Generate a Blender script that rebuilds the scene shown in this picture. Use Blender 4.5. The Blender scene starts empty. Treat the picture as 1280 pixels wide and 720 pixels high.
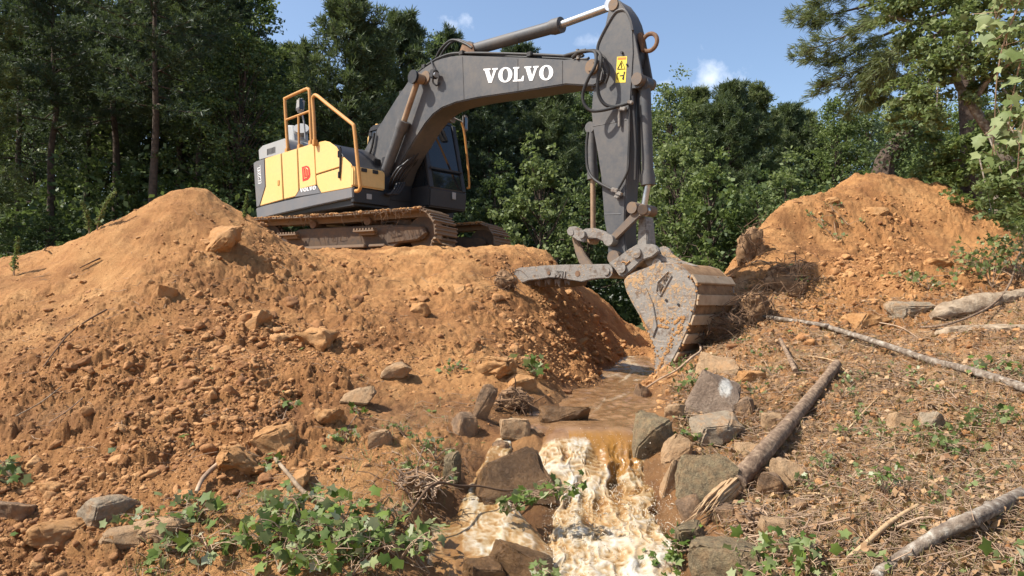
import bpy, bmesh, math, random
import numpy as np
from mathutils import Vector, Matrix
random.seed(7)
RNG = np.random.default_rng(11)
SC = bpy.context.scene
COL = SC.collection
PI = math.pi

# ------------------------------------------------------------------ camera geometry
FPX = 914.0                     # focal length in photo pixels (1280 wide)
EYE = np.array([0.0, 0.0, 2.0])
PITCH = math.atan((385 - 360) / FPX)
CA, SA = math.cos(PITCH), math.sin(PITCH)

def ray(px, py):
    a = (px - 640) / FPX; b = (360 - py) / FPX
    return np.array([a, CA - SA * b, SA + CA * b])

def P(px, py, d):
    """the point at world depth y = d that the photo shows at (px, py)"""
    r = ray(px, py)
    return EYE + r * (d / r[1])

def project(xyz):
    q = np.asarray(xyz) - EYE
    f = q[..., 1] * CA + q[..., 2] * SA
    u = -q[..., 1] * SA + q[..., 2] * CA
    return 640 + FPX * q[..., 0] / f, 360 - FPX * u / f, f

# ------------------------------------------------------------------ noise (numpy)
def _hash(ix, iy, iz, seed):
    m = np.uint64(0xFFFFFFFF)
    h = (ix.astype(np.int64).astype(np.uint64) * np.uint64(374761393) + iy.astype(np.int64).astype(np.uint64) * np.uint64(668265263)
         + iz.astype(np.int64).astype(np.uint64) * np.uint64(2147483647) + np.uint64(seed * 144269504 + 12345)) & m
    h = ((h ^ (h >> np.uint64(13))) * np.uint64(1274126177)) & m
    h = ((h ^ (h >> np.uint64(15))) * np.uint64(2246822519)) & m
    return ((h ^ (h >> np.uint64(16))) & m).astype(np.float64) / 4294967295.0

def noise2(x, y, seed=0):
    ix, iy = np.floor(x), np.floor(y)
    fx, fy = x - ix, y - iy
    fx = fx * fx * (3 - 2 * fx); fy = fy * fy * (3 - 2 * fy)
    z = np.zeros_like(ix)
    a = _hash(ix, iy, z, seed); b = _hash(ix + 1, iy, z, seed)
    c = _hash(ix, iy + 1, z, seed); d = _hash(ix + 1, iy + 1, z, seed)
    return (a * (1 - fx) + b * fx) * (1 - fy) + (c * (1 - fx) + d * fx) * fy - 0.5

def noise3(p, seed=0):
    i = np.floor(p); f = p - i; f = f * f * (3 - 2 * f)
    out = 0
    for dx in (0, 1):
        for dy in (0, 1):
            for dz in (0, 1):
                w = (f[:, 0] if dx else 1 - f[:, 0]) * (f[:, 1] if dy else 1 - f[:, 1]) * (f[:, 2] if dz else 1 - f[:, 2])
                out = out + w * _hash(i[:, 0] + dx, i[:, 1] + dy, i[:, 2] + dz, seed)
    return out - 0.5

def fbm3(p, octv=4, seed=0):
    s, a, o = 1.0, 1.0, 0
    for k in range(octv):
        o = o + a * noise3(p * s, seed + k); s *= 2.03; a *= 0.5
    return o

def fbm2(x, y, octv=4, seed=0, gain=0.5):
    s, a, o = 1.0, 1.0, 0
    for k in range(octv):
        o = o + a * noise2(x * s, y * s, seed + k); s *= 2.03; a *= gain
    return o

def lumps(x, y, cell, seed):
    """rounded clods: the height of the tallest dome over each point, 0..~0.6 of the cell"""
    X, Y = x / cell, y / cell
    ix, iy = np.floor(X), np.floor(Y); best = np.zeros_like(X); z = np.zeros_like(ix)
    for dx in (-1, 0, 1):
        for dy in (-1, 0, 1):
            cx, cy = ix + dx, iy + dy
            px = cx + _hash(cx, cy, z, seed); py = cy + _hash(cx, cy, z, seed + 1)
            r = 0.22 + 0.5 * _hash(cx, cy, z, seed + 2) ** 2
            d2 = ((X - px) ** 2 + (Y - py) ** 2) / (r * r)
            best = np.maximum(best, r * np.sqrt(np.clip(1 - d2, 0, 1)))
    return best * cell

def facets(x, y, cell, seed):
    """broken chunky ground: every cell is a tilted facet at its own height"""
    X, Y = x / cell, y / cell
    ix, iy = np.floor(X), np.floor(Y); bd = np.full_like(X, 9.0); h = np.zeros_like(X); z = np.zeros_like(ix); b2 = np.full_like(X, 9.0)
    for dx in (-1, 0, 1):
        for dy in (-1, 0, 1):
            cx, cy = ix + dx, iy + dy
            px = cx + _hash(cx, cy, z, seed); py = cy + _hash(cx, cy, z, seed + 1)
            d = (X - px) ** 2 + (Y - py) ** 2
            hh = (_hash(cx, cy, z, seed + 2) ** 1.5) * .75 + (X - px) * (_hash(cx, cy, z, seed + 3) - .5) * 1.1 + (Y - py) * (_hash(cx, cy, z, seed + 4) - .5) * 1.1
            m = d < bd
            b2 = np.where(m, bd, np.minimum(b2, d)); h = np.where(m, hh, h); bd = np.where(m, d, bd)
    edge = np.clip((np.sqrt(b2) - np.sqrt(bd)) / .22, 0, 1)
    return (h * (.35 + .65 * edge) - .25 * (1 - edge)) * cell

# ------------------------------------------------------------------ mesh + object helpers
def mesh_np(name, V, F, mats, smooth=False, mat_idx=None, attrs=None):
    """V (n,3); F list of faces or int array (m,k)"""
    me = bpy.data.meshes.new(name)
    V = np.asarray(V, np.float32)
    if isinstance(F, np.ndarray):
        k = F.shape[1]; m = len(F)
        me.vertices.add(len(V)); me.vertices.foreach_set('co', V.ravel())
        me.loops.add(m * k); me.loops.foreach_set('vertex_index', F.astype(np.int32).ravel())
        me.polygons.add(m)
        me.polygons.foreach_set('loop_start', np.arange(0, m * k, k, dtype=np.int32))
        me.polygons.foreach_set('loop_total', np.full(m, k, np.int32))
    else:
        me.from_pydata([tuple(v) for v in V], [], F)
    for mt in (mats if isinstance(mats, (list, tuple)) else [mats]):
        me.materials.append(mt)
    if mat_idx is not None:
        me.polygons.foreach_set('material_index', np.asarray(mat_idx, np.int32))
    if smooth:
        me.polygons.foreach_set('use_smooth', np.ones(len(me.polygons), bool))
    me.update(calc_edges=True)
    me.validate()
    for an, av in (attrs or {}).items():
        at = me.attributes.new(an, 'FLOAT', 'POINT'); at.data.foreach_set('value', np.asarray(av, np.float32))
    return me

def link(name, me, parent=None, loc=None):
    o = bpy.data.objects.new(name, me); COL.objects.link(o)
    if parent is not None: o.parent = parent
    if loc is not None: o.location = loc
    return o

def tag(o, label=None, cat=None, group=None, kind=None):
    if label: o['label'] = label
    if cat: o['category'] = cat
    if group: o['group'] = group
    if kind: o['kind'] = kind
    return o

def thing(name, label, cat, loc=(0, 0, 0), rz=0.0, group=None):
    o = bpy.data.objects.new(name, None); COL.objects.link(o)
    o.location = loc; o.rotation_euler = (0, 0, rz); o.empty_display_size = 0.2
    return tag(o, label, cat, group)

def copy_tree(o, parent=None):
    c = o.copy(); COL.objects.link(c)
    if parent is not None: c.parent = parent
    for ch in [x for x in bpy.data.objects if x.parent == o]:
        copy_tree(ch, c)
    return c

class MB:
    """collects shapes and links them as one mesh object"""
    def __init__(s): s.V = []; s.F = []; s.n = 0
    def add(s, V, F):
        V = [tuple(v) for v in V]
        s.V += V; s.F += [tuple(i + s.n for i in f) for f in F]; s.n += len(V)
    def bm(s, bm, mtx=None):
        bm.verts.ensure_lookup_table(); bm.verts.index_update()
        vs = [(mtx @ v.co if mtx else v.co) for v in bm.verts]
        s.add(vs, [[v.index for v in f.verts] for f in bm.faces]); bm.free()
    def prism(s, uw, y0, y1, bevel=0.0, plane='xz', seg=1):
        """polygon extruded along the third axis, edges bevelled"""
        bm = bmesh.new()
        def co(a, b, c): return (a, c, b) if plane == 'xz' else ((a, b, c) if plane == 'xy' else (c, a, b))
        lo = [bm.verts.new(co(a, b, y0)) for a, b in uw]; hi = [bm.verts.new(co(a, b, y1)) for a, b in uw]
        n = len(uw)
        bm.faces.new(lo); bm.faces.new(hi[::-1])
        for i in range(n): bm.faces.new((lo[i], lo[(i + 1) % n], hi[(i + 1) % n], hi[i]))
        bmesh.ops.recalc_face_normals(bm, faces=bm.faces)
        if bevel > 0:
            es = [e for e in bm.edges if len(e.link_faces) == 2 and e.calc_face_angle(0) > 0.5]
            bmesh.ops.bevel(bm, geom=es, offset=bevel, segments=seg, affect='EDGES', clamp_overlap=True)
        s.bm(bm); return s
    def box(s, c, size, rot=None, bevel=0.0):
        bm = bmesh.new(); bmesh.ops.create_cube(bm, size=1.0)
        for v in bm.verts: v.co = Vector((v.co.x * size[0], v.co.y * size[1], v.co.z * size[2]))
        if bevel > 0: bmesh.ops.bevel(bm, geom=list(bm.edges), offset=bevel, segments=2, affect='EDGES', clamp_overlap=True)
        m = Matrix.Translation(c)
        if rot is not None: m = m @ rot.to_4x4()
        s.bm(bm, m); return s
    def tube(s, pts, r, n=10, cap=True, smooth_n=0, rough=0.0):
        pts = [Vector(p) for p in pts]
        rs = list(r) if isinstance(r, (list, tuple)) else [r] * len(pts)
        if smooth_n: pts, rs = catmull(pts, rs, smooth_n)
        V, F = [], []
        t0 = (pts[1] - pts[0]).normalized()
        up = Vector((0, 0, 1)) if abs(t0.z) < 0.9 else Vector((1, 0, 0))
        nrm = t0.cross(up).normalized()
        for i, p in enumerate(pts):
            t = (pts[min(i + 1, len(pts) - 1)] - pts[max(i - 1, 0)]).normalized()
            nrm = (nrm - t * nrm.dot(t)).normalized(); b = t.cross(nrm)
            for k in range(n):
                a = 2 * PI * k / n
                rr = rs[i] * (1 + (random.uniform(-rough, rough) if rough else 0))
                V.append(p + (nrm * math.cos(a) + b * math.sin(a)) * rr)
        for i in range(len(pts) - 1):
            for k in range(n):
                F.append((i * n + k, i * n + (k + 1) % n, (i + 1) * n + (k + 1) % n, (i + 1) * n + k))
        if cap:
            F.append(tuple(range(n))[::-1]); F.append(tuple((len(pts) - 1) * n + k for k in range(n)))
        s.add(V, F); return s
    def cyl(s, a, b, r, n=16): return s.tube([a, b], r, n)
    def build(s, name, mat, parent=None, smooth=None, loc=None):
        me = bpy.data.meshes.new(name); me.from_pydata(s.V, [], s.F)
        for m in (mat if isinstance(mat, (list, tuple)) else [mat]): me.materials.append(m)
        me.update()
        if smooth is not None:
            me.polygons.foreach_set('use_smooth', np.ones(len(me.polygons), bool)); me.set_sharp_from_angle(angle=smooth)
        return link(name, me, parent, loc)

def catmull(pts, rs, n):
    P_, R_ = [], []
    for i in range(len(pts) - 1):
        p0 = pts[max(i - 1, 0)]; p1 = pts[i]; p2 = pts[i + 1]; p3 = pts[min(i + 2, len(pts) - 1)]
        for k in range(n):
            t = k / n
            P_.append(0.5 * ((2 * p1) + (p2 - p0) * t + (2 * p0 - 5 * p1 + 4 * p2 - p3) * t * t + (3 * p1 - p0 - 3 * p2 + p3) * t ** 3))
            R_.append(rs[i] * (1 - t) + rs[i + 1] * t)
    P_.append(pts[-1]); R_.append(rs[-1])
    return P_, R_

# ------------------------------------------------------------------ materials
class NT:
    def __init__(s, name):
        s.m = bpy.data.materials.new(name); s.m.use_nodes = True
        s.t = s.m.node_tree; s.b = s.t.nodes['Principled BSDF']; s.out = s.t.nodes['Material Output']
        s.tc = s.t.nodes.new('ShaderNodeTexCoord')
    def n(s, kind, **kw):
        x = s.t.nodes.new(kind)
        for k, v in kw.items():
            if k.startswith('i_'): x.inputs[k[2:].replace('_', ' ')].default_value = v
            else: setattr(x, k, v)
        return x
    def l(s, a, b): s.t.links.new(a, b)
    def noise(s, scale, detail=5, rough=0.6, vec=None, dist=0.0):
        x = s.n('ShaderNodeTexNoise'); x.inputs['Scale'].default_value = scale; x.inputs['Detail'].default_value = detail
        x.inputs['Roughness'].default_value = rough; x.inputs['Distortion'].default_value = dist
        s.l(vec if vec is not None else s.tc.outputs['Object'], x.inputs['Vector']); return x.outputs['Fac']
    def ramp(s, fac, stops):
        x = s.n('ShaderNodeValToRGB'); e = x.color_ramp.elements
        while len(e) < len(stops): e.new(0.5)
        for el, (p, c) in zip(e, stops):
            el.position = p; el.color = (*c, 1) if len(c) == 3 else c
        s.l(fac, x.inputs['Fac']); return x.outputs['Color']
    def fr(s, fac, lo, hi, a=0.0, b=1.0):
        x = s.n('ShaderNodeMapRange'); x.inputs['From Min'].default_value = lo; x.inputs['From Max'].default_value = hi
        x.inputs['To Min'].default_value = a; x.inputs['To Max'].default_value = b; s.l(fac, x.inputs['Value']); return x.outputs['Result']
    def mix(s, fac, a, b, mode='MIX'):
        x = s.n('ShaderNodeMix', data_type='RGBA', blend_type=mode)
        if isinstance(fac, (int, float)): x.inputs[0].default_value = fac
        else: s.l(fac, x.inputs[0])
        for v, i in ((a, 6), (b, 7)):
            if isinstance(v, tuple): x.inputs[i].default_value = (*v, 1)
            else: s.l(v, x.inputs[i])
        return x.outputs[2]
    def math(s, op, a, b=0.0):
        x = s.n('ShaderNodeMath', operation=op)
        for v, i in ((a, 0), (b, 1)):
            if isinstance(v, (int, float)): x.inputs[i].default_value = v
            else: s.l(v, x.inputs[i])
        return x.outputs[0]
    def attr(s, name): return s.n('ShaderNodeAttribute', attribute_name=name).outputs['Fac']
    def bump(s, h, strength=0.5, dist=0.02, prev=None):
        x = s.n('ShaderNodeBump'); x.inputs['Strength'].default_value = strength; x.inputs['Distance'].default_value = dist
        s.l(h, x.inputs['Height'])
        if prev is not None: s.l(prev, x.inputs['Normal'])
        s.l(x.outputs['Normal'], s.b.inputs['Normal']); return x.outputs['Normal']
    def color(s, c):
        if isinstance(c, tuple): s.b.inputs['Base Color'].default_value = (*c, 1)
        else: s.l(c, s.b.inputs['Base Color'])
    def rough(s, v):
        if isinstance(v, (int, float)): s.b.inputs['Roughness'].default_value = v
        else: s.l(v, s.b.inputs['Roughness'])

def mat_noise(name, stops, scale=6, rough=0.85, bscale=40, bstr=0.4, bdist=0.01, metal=0.0, detail=6, spec=0.3):
    k = NT(name); f = k.noise(scale, detail)
    k.color(k.ramp(f, stops)); k.rough(rough); k.b.inputs['Metallic'].default_value = metal
    k.b.inputs['Specular IOR Level'].default_value = spec
    if bstr: k.bump(k.noise(bscale, 6, 0.65), bstr, bdist)
    return k.m

def mat_paint(name, base, dirt=(0.20, 0.12, 0.06), amount=0.45, rough=0.45, low_dirt=None):
    """machine paint with dust and mud film; low_dirt=(z0,z1): more dirt near the bottom of the part's own coordinates"""
    k = NT(name)
    a = k.noise(1.6, 8, 0.7); b = k.noise(14, 6, 0.7); c = k.noise(60, 3, 0.5)
    f = k.math('ADD', k.math('MULTIPLY', a, 0.6), k.math('MULTIPLY', b, 0.4))
    f = k.fr(f, 0.5 - 0.15 * amount, 0.72 - 0.12 * amount, 0.0, amount)
    if low_dirt:
        sp = k.n('ShaderNodeSeparateXYZ'); k.l(k.tc.outputs['Object'], sp.inputs[0])
        g = k.fr(sp.outputs['Z'], low_dirt[0], low_dirt[1], 1.0, 0.0)
        f = k.math('MINIMUM', k.math('ADD', f, k.math('MULTIPLY', g, k.fr(b, 0.35, 0.6))), 0.95)
    hue = k.mix(k.fr(a, 0.3, 0.7), tuple(x * 0.88 for x in base), tuple(min(1, x * 1.06) for x in base))
    k.color(k.mix(f, hue, dirt)); k.rough(k.fr(f, 0, 1, rough, 0.9))
    k.b.inputs['Specular IOR Level'].default_value = 0.4
    k.bump(c, 0.08, 0.004)
    return k.m

def mat_leaf(name, c1, c2, back=None, trans=0.35, scale=1.5, rough=0.55):
    k = NT(name)
    f = k.noise(scale, 3, 0.6)
    g = k.n('ShaderNodeNewGeometry')
    rnd = k.math('ADD', k.math('MULTIPLY', f, 0.55), k.math('MULTIPLY', g.outputs['Random Per Island'], 0.5))
    col = k.ramp(rnd, [(0.25, c1), (0.8, c2)])
    if back: col = k.mix(g.outputs['Backfacing'], col, back)
    k.color(col); k.rough(rough); k.b.inputs['Specular IOR Level'].default_value = 0.25
    tr = k.n('ShaderNodeBsdfTranslucent')
    tcol = k.mix(0.4, col, (0.22, 0.30, 0.06), 'MIX')
    k.l(tcol, tr.inputs['Color'])
    mx = k.n('ShaderNodeMixShader'); mx.inputs[0].default_value = trans
    k.l(k.b.outputs[0], mx.inputs[1]); k.l(tr.outputs[0], mx.inputs[2]); k.l(mx.outputs[0], k.out.inputs['Surface'])
    return k.m

M = {}
M['boom'] = mat_paint('boom grey paint', (0.068, 0.069, 0.072), (0.17, 0.14, 0.11), 0.5, 0.5)
M['wetclay'] = mat_noise('clay filled shell', [(0.3, (0.14, 0.075, 0.035)), (0.7, (0.32, 0.19, 0.095))], 8, 0.8, 40, 0.4, 0.01)
M['strap'] = mat_noise('dusty wear steel', [(0.3, (0.34, 0.235, 0.14)), (0.7, (0.48, 0.36, 0.24))], 8, 0.7, 40, 0.3, 0.006)
M['yellow'] = mat_paint('yellow paint', (0.80, 0.50, 0.175), (0.46, 0.32, 0.16), 0.5, 0.42)
M['rail'] = mat_paint('orange rail paint', (0.55, 0.26, 0.06), (0.28, 0.17, 0.09), 0.5, 0.5)
M['skirt'] = mat_paint('mid grey paint', (0.15, 0.15, 0.155), (0.22, 0.16, 0.10), 0.30, 0.5)
M['shell'] = mat_paint('pale grey plastic', (0.34, 0.34, 0.33), (0.3, 0.24, 0.18), 0.35, 0.6)
M['black'] = mat_paint('black plastic', (0.018, 0.018, 0.02), (0.11, 0.075, 0.05), 0.25, 0.5)
M['cab'] = mat_paint('cab dark grey paint', (0.022, 0.022, 0.024), (0.10, 0.07, 0.045), 0.25, 0.5)
M['rubber'] = mat_paint('hose rubber', (0.02, 0.02, 0.021), (0.12, 0.09, 0.06), 0.35, 0.6)
M['mudsteel'] = mat_paint('muddy steel', (0.12, 0.10, 0.085), (0.24, 0.145, 0.075), 0.8, 0.6)
M['underbody'] = mat_paint('mud caked frame', (0.055, 0.042, 0.033), (0.17, 0.095, 0.045), 0.75, 0.7)
M['shoe'] = mat_paint('worn track steel', (0.20, 0.15, 0.105), (0.25, 0.15, 0.08), 0.8, 0.6)
def mat_scraped(name, base, dark, clay, light, c0):
    k = NT(name); mp = k.n('ShaderNodeMapping'); mp.inputs['Scale'].default_value = (2.2, 2.2, 14); mp.inputs['Rotation'].default_value = (0, .9, 0); k.l(k.tc.outputs['Object'], mp.inputs['Vector'])
    a = k.noise(2.2, 8, .72); b = k.noise(7, 8, .7); st = k.noise(3, 6, .7, mp.outputs['Vector']); c = k.noise(24, 6, .7)
    col = k.mix(k.fr(c, .35, .65), tuple(x * .8 for x in base), tuple(x * 1.15 for x in base))
    col = k.mix(k.fr(b, .52, .62), col, dark); col = k.mix(k.math('MULTIPLY', k.fr(st, .56, .66), .8), col, light)
    m = k.fr(k.math('ADD', k.math('MULTIPLY', a, .55), k.math('MULTIPLY', c, .45)), c0, c0 + .06); col = k.mix(m, col, clay)
    k.color(col); k.rough(k.fr(m, 0, 1, .5, .92)); k.b.inputs['Specular IOR Level'].default_value = .4
    n1 = k.bump(m, .5, .012); k.bump(k.noise(50, 5, .7), .25, .005, n1); return k.m
M['bucket'] = mat_scraped('scraped bucket steel', (0.245, 0.218, 0.185), (0.13, 0.085, 0.055), (0.40, 0.245, 0.12), (0.42, 0.37, 0.31), .505)
M['thumbs'] = mat_scraped('scraped grey steel', (0.22, 0.197, 0.17), (0.12, 0.085, 0.06), (0.33, 0.21, 0.11), (0.37, 0.33, 0.28), .535)
M['rust'] = mat_noise('rusty steel', [(0.3, (0.11, 0.06, 0.035)), (0.7, (0.24, 0.14, 0.08))], 9, 0.8, 30, 0.2, 0.004)
M['chrome'] = mat_noise('dull chrome rod', [(0.3, (0.38, 0.38, 0.38)), (0.7, (0.55, 0.55, 0.55))], 4, 0.3, 30, 0.03, 0.002, metal=0.8)
M['bronze'] = mat_noise('dusty rod', [(0.3, (0.24, 0.15, 0.09)), (0.7, (0.38, 0.26, 0.16))], 4, 0.5, 30, 0.05, 0.002, metal=0.2)
M['white'] = mat_noise('white lettering', [(0.3, (0.74, 0.74, 0.72)), (0.7, (0.84, 0.84, 0.82))], 8, 0.6, 30, 0.0)
M['sticker'] = mat_noise('yellow sticker', [(0.3, (0.74, 0.55, 0.05)), (0.7, (0.82, 0.62, 0.08))], 8, 0.5, 30, 0.0)
M['red'] = mat_noise('red sticker', [(0.3, (0.50, 0.03, 0.025)), (0.7, (0.58, 0.05, 0.03))], 8, 0.5, 30, 0.0)
M['orange'] = mat_noise('orange sticker', [(0.3, (0.60, 0.16, 0.03)), (0.7, (0.66, 0.2, 0.04))], 8, 0.5, 30, 0.0)
k = NT('tinted cab glass'); k.color((0.012, 0.016, 0.02)); k.rough(0.04); k.b.inputs['Specular IOR Level'].default_value = 0.6
M['glass'] = k.m
M['bark'] = mat_noise('pine bark', [(0.3, (0.045, 0.032, 0.024)), (0.7, (0.13, 0.09, 0.065))], 7, 0.95, 18, 0.9, 0.04)
M['greybark'] = mat_noise('grey bark', [(0.32, (0.085, 0.06, 0.045)), (0.5, (0.19, 0.145, 0.105)), (0.60, (0.27, 0.225, 0.175)), (0.72, (0.42, 0.38, 0.31))], 20, 0.9, 60, 0.8, 0.012)
M['brownbark'] = mat_noise('brown bark', [(0.3, (0.09, 0.056, 0.035)), (0.5, (0.19, 0.125, 0.08)), (0.7, (0.34, 0.24, 0.15))], 26, 0.9, 50, 0.9, 0.014)
M['barewood'] = mat_noise('bare splintered wood', [(0.3, (0.30, 0.18, 0.09)), (0.7, (0.52, 0.36, 0.20))], 14, 0.85, 50, 0.5, 0.01)
M['twig'] = mat_noise('dry twigs', [(0.3, (0.16, 0.095, 0.06)), (0.7, (0.44, 0.31, 0.20))], 5, 0.9, 60, 0.2, 0.004)
M['root'] = mat_noise('dark roots', [(0.3, (0.06, 0.035, 0.022)), (0.7, (0.17, 0.10, 0.055))], 8, 0.95, 40, 0.4, 0.006)
M['weathered'] = mat_noise('weathered grey wood', [(0.3, (0.15, 0.10, 0.06)), (0.5, (0.29, 0.21, 0.135)), (0.75, (0.42, 0.33, 0.23))], 9, 0.9, 35, 0.9, 0.02)
M['pine1'] = mat_leaf('pine needles dark', (0.026, 0.044, 0.028), (0.080, 0.108, 0.058), None, 0.22, 0.8)
M['pine2'] = mat_leaf('pine needles mid', (0.045, 0.068, 0.034), (0.13, 0.155, 0.07), None, 0.25, 0.8)
M['pine3'] = mat_leaf('pine needles olive', (0.075, 0.098, 0.036), (0.19, 0.205, 0.08), None, 0.28, 0.8)  # lighter needle copy; the sunlit look of boughs is partly in this colour
M['leaf1'] = mat_leaf('broad leaves dark', (0.035, 0.060, 0.022), (0.115, 0.15, 0.052), None, 0.3, 0.6)
M['leaf2'] = mat_leaf('broad leaves bright', (0.065, 0.10, 0.026), (0.185, 0.22, 0.07), None, 0.38, 0.6)  # brighter leaf copy, also carrying the look of sunlit trees in its colour
M['leaf3'] = mat_leaf('broad leaves pale', (0.09, 0.125, 0.04), (0.22, 0.25, 0.10), None, 0.35, 0.6)
M['sap'] = mat_leaf('cut leaves', (0.045, 0.082, 0.012), (0.14, 0.19, 0.035), (0.27, 0.29, 0.15), 0.28, 9)
M['wilt'] = mat_leaf('wilted pale leaves', (0.11, 0.15, 0.04), (0.27, 0.30, 0.13), (0.36, 0.38, 0.24), 0.28, 9)
M['grass'] = mat_leaf('grass blades', (0.06, 0.10, 0.02), (0.17, 0.21, 0.06), None, 0.3, 4)
M['drygrass'] = mat_leaf('dry grass and litter', (0.13, 0.10, 0.035), (0.30, 0.25, 0.11), None, 0.25, 4)
M['deadleaf'] = mat_leaf('dead leaves', (0.20, 0.095, 0.042), (0.48, 0.31, 0.165), None, 0.2, 9)

def rock_mat(name, stops, scale=7, rough=0.88, b=0.8, dirt=(.38, .21, .095), dirty=.75):
    k = NT(name); f = k.noise(scale, 8, 0.65); g = k.noise(scale * 6, 5, 0.6); h = k.noise(scale * .8, 7, 0.75)
    col = k.ramp(k.math('ADD', k.math('MULTIPLY', f, 0.6), k.math('MULTIPLY', g, 0.4)), stops)
    col = k.mix(k.math('MULTIPLY', k.fr(h, .45, .62), dirty), col, dirt)
    k.color(col); k.rough(rough); k.b.inputs['Specular IOR Level'].default_value = 0.25
    n1 = k.bump(k.noise(scale * 2.2, 9, 0.75), b, 0.05); k.bump(k.noise(70, 6, 0.75), 0.7, 0.012, n1)
    return k.m
M['claylump'] = rock_mat('orange clay lump', [(0.3, (0.30, 0.135, 0.045)), (0.5, (0.44, 0.225, 0.085)), (0.7, (0.56, 0.33, 0.14))], 6)
k = NT('brown stone with a white scrape'); f_ = k.noise(6, 8, .65); g_ = k.noise(36, 5, .6)
c_ = k.ramp(k.math('ADD', k.math('MULTIPLY', f_, .6), k.math('MULTIPLY', g_, .4)), [(0.3, (0.13, 0.085, 0.055)), (0.5, (0.24, 0.165, 0.11)), (0.7, (0.36, 0.27, 0.19))])
mp_ = k.n('ShaderNodeMapping'); mp_.inputs['Location'].default_value = (-.95, 0, -.62); mp_.inputs['Scale'].default_value = (9, .01, 5.2); mp_.inputs['Rotation'].default_value = (0, .35, 0); k.l(k.tc.outputs['Object'], mp_.inputs['Vector'])
ln_ = k.n('ShaderNodeVectorMath', operation='LENGTH'); k.l(mp_.outputs['Vector'], ln_.inputs[0])
w_ = k.fr(k.math('ADD', ln_.outputs['Value'], k.math('MULTIPLY', k.noise(22, 5, .7), .9)), .85, 1.15, 1.0, 0.0)
k.color(k.mix(w_, c_, (.62, .58, .50))); k.rough(.88); n_ = k.bump(k.noise(14, 9, .75), .8, .05); k.bump(k.noise(70, 6, .75), .7, .012, n_); M['scraperock'] = k.m
M['tanrock'] = rock_mat('tan stone', [(0.3, (0.22, 0.13, 0.065)), (0.5, (0.36, 0.235, 0.13)), (0.7, (0.50, 0.36, 0.22))], 6)
M['brownrock'] = rock_mat('brown stone', [(0.3, (0.11, 0.065, 0.035)), (0.5, (0.20, 0.13, 0.08)), (0.7, (0.33, 0.24, 0.16))], 6)
M['greyrock'] = rock_mat('grey stone', [(0.3, (0.17, 0.125, 0.08)), (0.5, (0.30, 0.235, 0.16)), (0.72, (0.46, 0.39, 0.29))], 9)
M['mossrock'] = rock_mat('speckled mossy stone', [(0.32, (0.07, 0.052, 0.03)), (0.46, (0.19, 0.145, 0.085)), (0.58, (0.30, 0.23, 0.13)), (0.70, (0.17, 0.15, 0.06))], 16, dirty=.35)
M['wetrock'] = rock_mat('wet brown stone', [(0.3, (0.06, 0.033, 0.015)), (0.5, (0.13, 0.07, 0.03)), (0.7, (0.24, 0.14, 0.065))], 7, 0.3, dirty=.25)
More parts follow.
